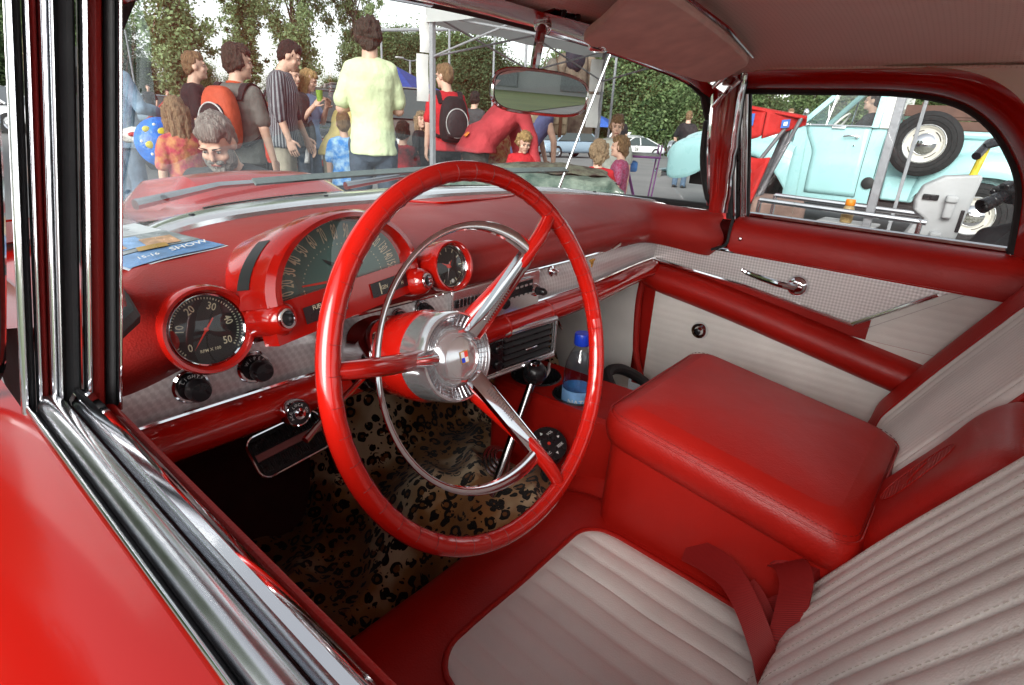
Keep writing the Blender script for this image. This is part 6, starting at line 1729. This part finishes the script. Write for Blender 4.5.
    m=MB(); m.tube([(-.13,.34,.875),(-.16,-.30,.868)],.011,8); m.tube([(.16,.36,.875),(.13,-.30,.868)],.011,8)
    for x,y in((-.13,.34),(.16,.36),(-.16,-.28),(.13,-.28)): m.tube([(x,y,.875),(x,y,0)],.010,8)
    m.build('table_frame',M['chrome_soft'],ct)
    jb=thing('juice_bottle','small juice bottle with orange cap standing on the camp table','bottle',(1.96,.085,.822)); MB().lathe([(.0001,0),(.022,0),(.024,.006),(.024,.05),(.018,.066),(.014,.072)],(0,0,0),(0,0,1),20).build('bottle_body',pmat('amber_plastic',(.42,.30,.14),.2),jb)
    MB().lathe([(.018,.070),(.019,.072),(.019,.092),(.017,.095),(.0001,.095)],(0,0,0),(0,0,1),20).build('bottle_cap',pmat('orange_plastic',(.80,.25,.02),.4),jb)
    # folding scooter wrapped in a pale cover
    sc=thing('kick_scooter','folding scooter wrapped in pale grey canvas cover with pockets','scooter',(2.20,-.16,0)); cv=simple('pale_canvas',(.42,.43,.44),.8,var=.06,vscale=8,bump=.3,bscale=30,bdist=.01)
    r=V((.14,-.99,0)).normalized(); f=V((.99,.14,0)); pt=lambda a,b,z:r*a+f*b+V((0,0,z))
    out=[(-.05,.30),(.07,.30),(.10,.55),(.13,.80),(.15,1.03),(.145,1.045),(.03,1.03),(-.035,.985),(-.05,.93),(-.045,.885),(.005,.855),(-.03,.83),(-.065,.74),(-.08,.5)]
    m=MB(); m.loft([[pt(a*.97+.002,-.055,z) for a,z in out],[pt(a,-.04,z) for a,z in out],[pt(a,.05,z) for a,z in out],[pt(a*.97,.065,z) for a,z in out]]); m.build('canvas_cover',cv,sc,ang=50,bevel=.008)
    for a,z in((.072,.925),(.055,.775)):
        m=MB(); m.box(pt(a,-.062,z-.02),(.05,.035,.075),0,Matrix((f,r,V((0,0,1)))).transposed()); m.box(pt(a,-.068,z+.02),(.055,.042,.03),0,Matrix((f,r,V((0,0,1)))).transposed()); m.build('pocket',cv,sc,bevel=.008)
    m=MB(); m.box(pt(.0,-.06,.945),(.012,.055,.022),0,Matrix((f,r,V((0,0,1)))).transposed()); m.box(pt(.122,-.05,.86),(.02,.014,.09),0,Matrix((f,r,V((0,0,1)))).transposed()); m.build('cover_buckle',M['black'],sc,bevel=.003)
    MB().tube([pt(.115,0,1.0),pt(.135,0,1.16)],.014,10).build('stem',M['yellow'],sc)
    m=MB(); m.tube([pt(.10,-.10,1.115),pt(.135,0,1.165),pt(.19,.08,1.185)],.016,10); m.tube([pt(.12,-.05,1.15),pt(.20,.0,1.18)],.012,8); m.build('handlebar',M['black'],sc)
    m=MB(); m.tube([pt(.06,0,.32),pt(.06,0,.08)],.02,10); m.box(pt(-.2,0,.09),(.11,.5,.03),0,Matrix((f,r,V((0,0,1)))).transposed()); m.build('deck',M['chrome_soft'],sc)
    for a in(.08,-.45): MB().lathe([(.03,-.012),(.06,-.014),(.065,0),(.06,.014),(.03,.012),(.0001,.010)],pt(a,0,.066),f,20).build('scooter_wheel',M['black'],sc)
    # balloon and shopping held by the woman in denim
    bl=thing('foil_balloon','bright blue round foil balloon with yellow blobs by the girl','balloon',(.70,3.96,.90)); bm=tiedye('blue_foil',(.01,.13,.55),(.03,.25,.72),9); bm2=M['whitepaint']
    d=V((.34,.94,0)); r=V((.94,-.34,0)); ax=(V((-.25,-.9,.2))).normalized()
    m=MB(); 
    m.lathe([(.0001,-.075),(.06,-.07),(.12,-.045),(.155,-.012),(.162,0),(.155,.012),(.12,.045),(.06,.07),(.0001,.075)],(0,0,0),ax,36)
    MB_=m; MB_.build('balloon_skin',pmat('shiny_blue_foil',(.01,.14,.55),.18,.35,14),bl)
    m=MB(); 
    for (a,rr,s) in((.4,.08,.030),(1.5,.10,.024),(2.6,.07,.034),(3.7,.11,.022),(4.7,.06,.03),(5.6,.11,.026)):
        c=circ(ax,1,60); k=int(a/(2*pi)*60); p=c[k]*rr; h=.070*(1-(rr/.165)**2.4)**.7; m.ball(p+ax*h,(s,s*.4,s*.8),nu=10,nv=6)
    m.build('yellow_blobs',pmat('yellow_print',(.65,.55,.05),.3),bl)
    m=MB(); 
    for (a,rr) in((.9,.11),(2.1,.12),(3.1,.10),(4.2,.12),(5.1,.11),(0,.12)):
        c=circ(ax,1,60); k=int(a/(2*pi)*60); p=c[k]*rr; h=.070*(1-(rr/.165)**2.4)**.7; m.ball(p+ax*h,(.010,.006,.010),nu=8,nv=5)
    m.build('white_stars',M['whitepaint'],bl); MB().tube([ax*0+V((0,0,-.16)),V((.05,.1,-.5)),V((.3,.8,-.2))],.002,5).build('balloon_string',M['whitepaint'],bl)
    sb=thing('shopping_bag','crumpled white plastic bag with red print held beside the balloon','bag',(.76,4.62,.86)); m=MB(); m.ball((0,0,.05),(.12,.09,.055)); me=remesh(m,.014,1)
    for v in me.vertices: v.co+=v.normal*.018*noise.noise(v.co*22)
    mesh_obj(me,'bag_body',M['whitepaint'],sb); MB().ball((-.03,-.075,.06),(.05,.02,.018)).build('red_print',pmat('print_red',(.5,.02,.03),.4),sb)
    # lamp posts, poles and overhead pipe
    def lamp(label,x,y,h):
        L=thing('street_lamp',label,'street lamp',(x,y,gz(x,y))); m=MB(); m.tube([(0,0,0),(0,0,h)],[.07,.045],10); m.build('post',al,L)
        for s in(-1,1): 
            m=MB(); m.tube([(0,0,h-.05),(s*.5,0,h+.03)],.025,8); m.build('arm',al,L); m=MB(); m.box((s*.62,0,h+.04),(.42,.16,.07)); m.build('lamp_head',pmat('lamp_head_grey',(.5,.5,.5),.4),L,bevel=.03)
    lamp('double headed street lamp beyond the paper sheets',18.47,22.6,3.6)
    for (x,y,h,lab) in((18.45,19.9,6.6,'tall thin grey pole rising behind the boy with the black backpack'),(11.06,37.8,4.9,'left of two thin grey poles beyond the far man'),(11.6,37.9,4.6,'right of two thin grey poles beyond the far man')):
        p=thing('metal_pole',lab,'pole',(x,y,gz(x,y))); MB().tube([(0,0,0),(0,0,h)],[.06,.045],10).build('shaft',al,p); MB().lathe([(.10,0),(.10,.03),(.06,.06)],(0,0,0),(0,0,1),12).build('pole_base',al,p)
    g=thing('overhead_pipe','grey overhead pipe carried on thin posts above the wood','pipe',(20,21.3,0)); m=MB(); m.tube([(-3.2,3.0,4.62),(0,.3,4.95),(3.0,-2.6,5.2)],.075,10); m.build('pipe',al,g)
    for x,y,z in((-2.4,2.3,4.7),(1.6,-1.2,5.06)): MB().tube([(x,y,-.6),(x,y,z)],.05,8).build('post',al,g)
    # far tents
    def tent(label,x,y,w,hz,mat,rz=0):
        Tn=thing('market_tent',label,'tent',(x,y,gz(x,y)),rz); h=w/2; z=gz(x,y)
        for sx in(-1,1):
            for sy in(-1,1): MB().tube([(sx*h,sy*h,0),(sx*h,sy*h,hz)],.03,8).build('leg',al,Tn)
        rf=MB(); 
        for i in range(4):
            q=[V((-h,-h,hz)),V((h,-h,hz)),V((h,h,hz)),V((-h,h,hz))]; a,b=q[i],q[(i+1)%4]; rf.add([a,b,(0,0,hz+.75)],[(0,1,2)]); rf.add([a,b,b-V((0,0,.22)),a-V((0,0,.22))],[(0,1,2,3)])
        rf.build('tent_roof',mat,Tn,ang=0); MB().box((0,0,.4),(w*.7,.8,.8)).build('counter',pmat('counter_dark',(.12,.10,.09),.9),Tn)
    blue=pmat('blue_tent_cloth',(.03,.06,.26),.8); tent('dark blue tent beyond the child behind the man in the pale shirt',11.2,14.6,2.6,1.75,blue,.4); tent('blue market tent far off under the paper sheets',38,24.6,3.2,2.1,pmat('bright_blue_tent',(.04,.11,.42),.8),.3); tent('second blue market tent farther right behind the children',44,23.5,3.0,2.1,pmat('bright_blue_tent',(.04,.11,.42),.8),.7); tent('long white market tent far off behind the bending man',35.0,29.5,4.4,2.2,fab,.5); tent('white market tent far off behind the woman in the blue top',40,29.8,4.0,2.2,fab,.2)

# ------------------------------------------------------------------ the crowd
def backpack(label,root,fr,main,trim,straps,sz=1.0,z=.26):
    B=thing('backpack',label,'backpack',root.location,root.rotation_euler.z); s=root.scale.x; B.scale=(s,s,s); up=fr['up']
    c=up(0,-.20*sz-.005,z); L=fr['L']
    mb=MB(); rings=[]
    for k,(zz,w,d) in enumerate(((-.23,.10,.06),(-.20,.145,.085),(-.10,.160,.100),(.05,.155,.098),(.16,.135,.085),(.225,.095,.060),(.24,.05,.03))):
        rings.append([c+L@V((sz*w*abs(cos(t))**.7*(1 if cos(t)>0 else -1),sz*d*abs(sin(t))**.8*(1 if sin(t)>0 else -1),zz*sz)) for t in [2*pi*i/28 for i in range(28)]])
    mb.loft(rings); mb.build('bag_body',main,B,sub=1)
    mb=MB(); rings=[]
    for zz,w,d in((-.18,.09,.03),(-.15,.118,.045),(-.03,.122,.05),(.08,.105,.042),(.115,.06,.02)):
        rings.append([c+L@V((sz*w*cos(t),-.085*sz-sz*d*max(0,-sin(t))*.9+.01*max(0,sin(t)),zz*sz)) for t in [2*pi*i/24 for i in range(24)]])
    mb.loft(rings); mb.build('front_pocket',trim,B,sub=1)
    mb=MB(); pts=[c+L@V((.124*sz*cos(t),-.105*sz,(-.03+.145*sin(t))*sz)) for t in [2*pi*i/32 for i in range(32)]]; mb.tube(pts,.006,6,closed=True); mb.build('zip_piping',M['whitepaint_soft'],B)
    for sd in(1,-1):
        P=[up(.11*sd,-.12,.42),up(.13*sd,-.06,.535),up(.135*sd,.05,.53),up(.14*sd,.125,.42),up(.155*sd,.12,.28),up(.165*sd,.02,.16),up(.13*sd,-.12,.08)]
        P=cr(P,5); m=MB(); m.ribbon(P,L@V((.055,0,0)),.014); m.build('strap',straps,B,ang=50)
    return B
def crowd():
    dg=pmat('dark_grey_cotton',(.05,.052,.055)); bk=pmat('black_cotton',(.014,.014,.016)); gy=pmat('grey_cotton',(.105,.108,.100)); kh=pmat('khaki_cloth',(.30,.27,.21)); jn=pmat('blue_jeans',(.10,.15,.22),.9,.25,14); dj=pmat('dark_jeans',(.045,.06,.085),.9,.35,12); rd=pmat('red_cotton',(.42,.018,.025)); pk=pmat('faded_red_sweat',(.40,.045,.055)); dkp=pmat('dark_brown_trouser',(.045,.038,.032)); dn=pmat('denim_pale',(.22,.32,.44)); pg=pmat('pale_green_cotton',(.56,.64,.40),.85,.08); lb=pmat('light_blue_cotton',(.24,.34,.52)); wn=pmat('wine_red',(.16,.012,.025)); vt=pmat('violet_blue_cotton',(.10,.12,.25)); ye=pmat('yellow_cotton',(.55,.45,.18)); wt=pmat('white_cotton',(.62,.62,.60)); 
    M['whitepaint_soft']=pmat('grey_piping',(.45,.45,.45),.6)
    G=lambda x,y:(x,y,gz(x,y))
    HANG={1:((.12,-.02,-1),(.02,.22,-1)),-1:((-.12,-.02,-1),(-.02,.22,-1))}
    # left group
    person('woman in pale denim jacket and jeans carrying a white bag beside the balloon',G(.98,5.65),80,1.66,hair=('bob','brown'),shirt=dn,sleeve='long',trouser=jn,hem=.80,arms={1:((.2,.25,-1),(-.25,.9,-.15)),-1:((-.15,.3,-1),(.3,.9,-.1))},build_=1.08)
    person('far off man in black t-shirt facing the red car',G(8.86,28.0),200,1.78,shirt=bk,trouser=dj,arms={1:((.25,0,-1),(-.2,.3,-1)),-1:((-.25,0,-1),(.2,.3,-1))},fingers=False)
    person('far off figure in red top behind the man in black',G(10.5,30.6),150,1.66,shirt=rd,trouser=dj)
    person('girl with long light brown hair and pink orange top seen from behind',G(.66,3.55),352,1.17,1.18,hair=('long','ash'),shirt=tiedye('pink_orange_print',(.42,.06,.09),(.50,.22,.10),14),sleeve='short',trouser=pmat('pink_cloth',(.45,.08,.12)),eyes=False,head=(18,0))
    person('grey haired bearded man in dark t-shirt crouching and looking down',(.52,2.48,.015),226,1.72,1.0,hair=('short','grey'),beard='grey',shirt=dg,trouser=dj,sit=2,lean=16,head=(0,28),build_=1.1,arms={1:((.25,.35,-1),(-.15,.8,-.3)),-1:((-.25,.35,-1),(.15,.8,-.3))},voxel=.009)
    r1,f1=person('boy with short sandy hair and black t-shirt standing in profile',G(1.52,5.35),112,1.57,1.06,hair=('short','sandy'),shirt=bk,trouser=dj,arms=HANG)
    r,f=person('dark haired boy in grey t-shirt wearing an orange and black backpack',G(1.24,3.96),66,1.55,1.08,hair=('full','brown'),shirt=gy,trouser=dkp,arms={1:((.14,.02,-1),(.02,.30,-1)),-1:((-.12,0,-1),(0,.2,-1))},head=(34,4),collar=pmat('orange_collar',(.5,.08,.03)))
    backpack('orange and black backpack with grey piping on the boy in grey',r,f,pmat('orange_pack',(.40,.065,.03),.7),bk,bk,1.0,.28)
    person('tall young man in striped shirt and khaki trousers with hand in pocket',G(2.06,4.88),132,1.74,1.0,hair=('short','dark'),shirt=stripes(),sleeve='elbow',trouser=kh,hem=.82,head=(-5,26),lean=5,arms={1:((.18,-.05,-1),(-.02,.30,-1)),-1:((-.1,.1,-1),(0,.4,-1))})
    person('young man in dark jacket half hidden behind the striped shirt',G(2.55,5.55),185,1.58,1.05,hair=('short','sandy'),shirt=dg,sleeve='long',trouser=dj,head=(-25,10))
    r,f=person('blond woman in light blue top and jeans holding a green drink',G(2.76,5.62),158,1.56,1.02,hair=('long','blond'),shirt=lb,sleeve='short',trouser=jn,hem=.84,head=(-18,20),arms={1:((.15,.25,-1),(-.45,.65,.85)),-1:((-.15,.25,-1),(.45,.65,.80))})
    w=loc_w(r,f['A'][1][1]+f['A'][1][2]*.10); cu=thing('drink_cup','clear cup of green drink held by the blond woman','cup',(w.x,w.y,w.z-.02)); MB().lathe([(.0001,0),(.028,0),(.036,.11),(.033,.11),(.026,.008)],(0,0,0),(0,0,1),20).build('cup_wall',pmat('green_drink',(.20,.34,.06),.25),cu); MB().lathe([(.034,.085),(.0001,.086)],(0,0,0),(0,0,1),16).build('drink',pmat('lime_drink',(.35,.45,.10),.3),cu)
    w=loc_w(r,f['A'][1][0]); jk=thing('draped_jacket','white jacket draped over the arm of the blond woman','jacket',(w.x,w.y,w.z-.42)); m=MB(); m.grid(lambda u,v:V((lerp(-.10,.12,u)+.02*sin(v*6),.05*sin(u*8+v*2)+.03,lerp(0,.46,v))),14,14); m.build('cloth',pmat('white_jacket',(.60,.60,.60),.85),jk,solid=.03)
    person('toddler with cropped hair and blue tie-dye shirt seen from behind',G(2.14,4.01),30,1.13,1.2,hair=('short','sandy'),shirt=tiedye('blue_tiedye',(.04,.22,.60),(.35,.55,.75)),trouser=dj,eyes=False)
    person('person in yellow top bending behind the man in the pale shirt',G(2.60,4.85),70,1.5,shirt=ye,trouser=kh,lean=38,hair=('short','brown'))
    person('dark haired man in pale green t-shirt and jeans seen from behind',G(1.92,3.31),40,1.80,.95,hair=('mop','brown'),shirt=pg,trouser=dj,eyes=False,build_=.90,hem=.84,arms={1:((.10,.22,-1),(-.80,.50,.22)),-1:((-.20,.14,-1),(.80,.50,.22))},head=(5,4),voxel=.010)
    person('small child in black and red shirt just right of the pale green t-shirt',G(2.52,3.70),60,1.08,1.2,hair=('full','brown'),shirt=tiedye('black_red_shirt',(.02,.018,.018),(.42,.02,.03),3),trouser=dj)
    person('girl with very long light brown hair and black top glancing back',G(3.72,4.86),150,1.18,1.16,hair=('long','ash'),shirt=bk,trouser=dj,head=(52,0))
    r,f=person('young man in red t-shirt wearing a black backpack seen from behind',G(3.56,4.25),22,1.66,1.02,hair=('short','sandy'),shirt=rd,trouser=bk,head=(-32,8),arms=HANG)
    backpack('black backpack with pale logo on the young man in red',r,f,bk,pmat('charcoal_pack',(.03,.03,.034),.6),bk,1.0,.26)
    rb,fb=person('man in faded red sweatshirt bending far forward over the table',G(3.02,3.30),122,1.78,hair=('short','brown'),shirt=pk,sleeve='long',trouser=dkp,lean=46,hem=.86,head=(0,30),arms={1:((.1,.28,-1),(0,.25,-1)),-1:((-.1,.28,-1),(0,.25,-1))},build_=1.1)
    t=MB(); L=fb['L']; o=fb['up'](0,-.172,.42); t.text('ATTIA',o,L@V((-1,0,0))*-1,L@V((0,0,1)),.055,0); 
    lt=t.build('back_lettering',M['whitepaint'],rb,ang=0)
    tg=MB(); tg.box(fb['up'](.10,-.135,-.02),(.06,.012,.045),0,L); tg.build('orange_tag',pmat('orange_tag',(.75,.22,.04),.6),rb)
    person('dark haired person behind the bending man, only the head showing',G(5.65,5.88),70,1.52,hair=('full','dark'),shirt=dg,trouser=dj)
    person('woman in violet blue sleeveless top stooping with bare arm',G(4.22,3.75),118,1.58,hair=('bob','brown'),shirt=vt,sleeve='none',trouser=dj,lean=34,head=(0,20),arms={1:((.1,.15,-1),(-.1,.1,-1)),-1:((-.1,.2,-1),(.1,.3,-1))})
    person('small blond child in red shirt looking down behind the table',G(3.22,2.92),222,1.06,1.22,hair=('mop','blond'),shirt=rd,trouser=dj,head=(-8,28))
    # right group of children
    person('child with tousled ash blond hair and red top sitting with back turned',G(2.75,1.84),50,1.04,1.2,hair=('mop','ash'),shirt=rd,trouser=dj,eyes=False)
    person('child with short sandy hair and striped top facing the red car',G(4.15,2.55),236,1.24,1.14,hair=('full','sandy'),shirt=pmat('pale_striped_top',(.40,.42,.38)),trouser=dj,head=(0,16))
    person('toddler with fair hair and magenta plaid shirt in profile',G(3.55,2.12),335,1.06,1.2,hair=('mop','sandy'),shirt=tiedye('magenta_plaid',(.28,.02,.07),(.30,.10,.18),40),trouser=jn,eyes=True)
    person('far off man in black shirt above the children',G(16.4,9.66),240,1.78,shirt=bk,trouser=kh)
    person('man in black t-shirt and jeans seen from behind near the race car',G(11.95,5.36),78,1.66,hair=('short','sandy'),shirt=bk,trouser=jn,eyes=False,arms={1:((.25,0,-1),(-.1,.3,-.8)),-1:((-.25,0,-1),(.1,.3,-.8))})
    person('far off person in white standing on the asphalt',G(34.5,25.9),230,1.68,shirt=wt,trouser=wt); person('far off person in pale blue shirt and dark trousers',G(33.5,23.8),60,1.74,shirt=lb,trouser=bk); person('far off person in white shirt and shorts with tan legs',G(34.1,23.0),200,1.70,shirt=wt,trouser=kh,leglen='short')
    person('far off person in red between the far tents',G(36.2,25.8),150,1.7,shirt=rd,trouser=dj)
    # truck driver, person beyond truck, photographer at the right edge
    person('dark haired driver sitting in the turquoise truck',(8.38,1.20,.40),2,1.78,hair=('short','brown'),shirt=bk,trouser=dj,sit=1,arms={1:((.2,.5,-.8),(.0,1,.25)),-1:((-.2,.5,-.8),(.1,1,.25))},head=(-4,0))
    person('person with short fair hair beyond the truck hood',G(14.6,4.0),250,1.76,hair=('short','sandy'),shirt=wt,trouser=dj)
    r,f=person('photographer in black crouching at the right edge with a camera',(2.12,-.58,.02),275,1.76,hair=('short','dark'),shirt=bk,sleeve='short',trouser=bk,lean=24,sit=2,arms={1:((.25,.55,-.75),(-.15,1,.25)),-1:((-.25,.55,-.75),(.55,.9,.22))},voxel=.009)
    w=loc_w(r,f['A'][1][1]+f['A'][1][2]*.11)
    cm=thing('camera_body','black camera with long lens held by the photographer','camera',(1.80,-.405,1.005)); cm.scale=(.64,.64,.64); lx=V((-.72,.55,-.42)).normalized(); sx=V((.55,.72,0)); R3=Matrix((sx.normalized(),lx,sx.normalized().cross(lx))).transposed()
    m=MB(); m.box((0,0,0),(.13,.06,.085),0,R3); m.box(R3@V((0,0,.05)),(.05,.06,.035),0,R3); m.box(R3@V((.055,.02,-.005)),(.03,.04,.08),0,R3); m.build('body',M['black'],cm,bevel=.010)
    m=MB(); m.lathe([(.032,.03),(.034,.06),(.037,.065),(.037,.10),(.034,.104),(.038,.13),(.040,.16),(.036,.163),(.034,.15),(.0001,.14)],(0,0,0),lx,28); m.build('lens',M['black'],cm)
    m=MB(); m.lathe([(.0345,.158),(.0345,.161)],(0,0,0),lx,28); m.build('lens_ring',M['chrome_soft'],cm)
    person('person with bare arm and patterned shirt at the left edge',G(-.35,4.6),150,1.66,hair=('short','brown'),shirt=tiedye('grey_pattern_print',(.10,.09,.09),(.35,.33,.30),20),trouser=bk)
def behind():
    H=thing('grey_hall','long pale grey hall seen in the rear view mirror','building',(-14,-48,0),.15); w=pmat('pale_hall_wall',(.45,.46,.46),.8,.05,1); m=MB(); m.box((0,0,2.6),(44,12,5.2)); m.build('wall',w,H)
    m=MB(); m.prism([(-22.5,-6.6,5.2),(-22.5,0,7.4),(-22.5,6.6,5.2)],(45,0,0)); m.build('roof',pmat('grey_roof_sheet',(.30,.31,.32),.6),H)
    for i in range(7):
        x=-18+6*i; g=MB(); g.box((x,6.03,2.0),(2.6,.12,3.4)); g.build('roller_door',pmat('roller_door_grey',(.26,.28,.29),.5),H,bevel=.02)
def side_trees():
    src=[o for o in bpy.data.objects if o.name.startswith('leafy_tree')][0]
    for i,(x,y,s) in enumerate(((-7.5,7.5,.85),(-5.5,13.0,.9))):
        o=copy_tree(src); o.location=(x,y,-.05); o.scale=(s,s,s); o.rotation_euler=(0,0,i*2.0); o['label']='leafy tree left of the red car, mirrored in its door paint and chrome'; o['group']='trees on the lawn left of the red car'
def build_background():
    M['yellow']=pmat('yellow_sticker',(.62,.50,.05),.4)
    ground(); trees(); vehicles(); outdoor(); crowd(); behind(); side_trees()
    # wipers and radio mast on the red car
    car=[o for o in bpy.data.objects if o.name=='classic_car'][0]
    wr=pmat('wiper_grey',(.12,.15,.145),.4)
    for (a,b,c,d) in (((-.47,.78,.985),(-.30,.83,1.005),(-.24,.80,1.012),(.36,.86,1.018)),((.02,.86,.985),(.18,.86,1.0),(.20,.80,1.015),(.60,.60,1.03))):
        m=MB(); m.tube([a,b,V(b).lerp(V(d),.45)],[.010,.007,.004],8); ar=m.build('wiper_arm',M['chrome_soft'],car)
        m=MB(); m.ribbon([V(c).lerp(V(d),i/8)+V((0,.012*sin(pi*i/8),0)) for i in range(9)],(0,.016,.010),.005); m.build('wiper_blade',wr,ar)
    m=MB(); m.tube([(.70,.70,.945),(.735,.66,1.12),(.80,.56,1.50),(.84,.50,1.75)],[.0045,.0035,.0028,.0022],8); m.lathe([(.016,0),(.014,.012),(.007,.02)],(.70,.70,.935),(.05,-.05,1),14)
    m.build('radio_mast',M['chrome_soft'],car)
# ================================================================== sky, sun, camera
def build_world():
    w=bpy.data.worlds.new('World'); SC.world=w; w.use_nodes=True; t=w.node_tree; t.nodes.clear()
    out=t.nodes.new('ShaderNodeOutputWorld'); bg=t.nodes.new('ShaderNodeBackground'); sky=t.nodes.new('ShaderNodeTexSky')
    sky.sky_type='NISHITA'; sky.sun_disc=False; sky.sun_elevation=radians(SUN_EL); sky.sun_rotation=radians(SUN_ROT)
    sky.air_density=1.0; sky.dust_density=1.5; sky.ozone_density=1.0
    hs=t.nodes.new('ShaderNodeHueSaturation'); hs.inputs['Saturation'].default_value=.18; hs.inputs['Value'].default_value=1.0
    t.links.new(sky.outputs[0],hs.inputs['Color']); t.links.new(hs.outputs[0],bg.inputs[0]); bg.inputs[1].default_value=SKY_STR
    t.links.new(bg.outputs[0],out.inputs[0])
    sd=bpy.data.lights.new('sun','SUN'); sd.energy=SUN_STR; sd.angle=radians(SUN_ANG); sd.color=(1,.97,.92)
    so=bpy.data.objects.new('sun',sd); COL.objects.link(so)
    # light travels from the sun towards the scene; rotation 0 = from +Y, growing clockwise seen from above (matches the sky)
    a=radians(SUN_ROT); e=radians(SUN_EL)
    d=V((sin(a)*cos(e),cos(a)*cos(e),sin(e)))
    so.rotation_euler=d.to_track_quat('Z','Y').to_euler(); so.location=d*30
def build_camera():
    cd=bpy.data.cameras.new('camera'); co=bpy.data.objects.new('camera',cd); COL.objects.link(co)
    yaw,pitch,roll,f=0.883165020,0.378111153,0.0530804082,561.558456
    F=V((sin(yaw)*cos(pitch),cos(yaw)*cos(pitch),-sin(pitch))); R=V((cos(yaw),-sin(yaw),0)); U=R.cross(F)
    R2=R*cos(roll)+U*sin(roll); U2=R*-sin(roll)+U*cos(roll)
    m=Matrix((R2,U2,-F)).transposed().to_4x4(); m.translation=V((-.815,-.39,1.16)); co.matrix_world=m
    cd.sensor_fit='HORIZONTAL'; cd.sensor_width=36; cd.lens=f/1024*36; cd.clip_start=.01; cd.clip_end=3000
    SC.camera=co
def setup_render():
    SC.view_settings.view_transform='Standard'; SC.view_settings.look='None'; SC.view_settings.exposure=EXPOSURE; SC.view_settings.gamma=1
    SC.view_settings.use_curve_mapping=False
    c=SC.cycles; c.use_denoising=True; c.max_bounces=9; c.diffuse_bounces=5; c.glossy_bounces=5; c.transparent_max_bounces=24; c.transmission_bounces=6
    try: c.denoiser='OPENIMAGEDENOISE'
    except Exception: pass
    c.sample_clamp_indirect=6; c.caustics_reflective=False; c.caustics_refractive=False
SUN_EL,SUN_ROT,SUN_STR,SUN_ANG=26,252,1.5,40
SKY_STR=.11; EXPOSURE=1.5
mats_core(); mats_extra()
build_world(); build_camera(); setup_render()
build_car(); build_loose()
if 'build_background' in globals(): build_background()
else:
    g=MB().add([(-400,-400,0),(400,-400,0),(400,400,0),(-400,400,0)],[(0,1,2,3)]).build('ground',simple('asphalt',(.07,.07,.07),.9),None); tag(g,kind='structure')
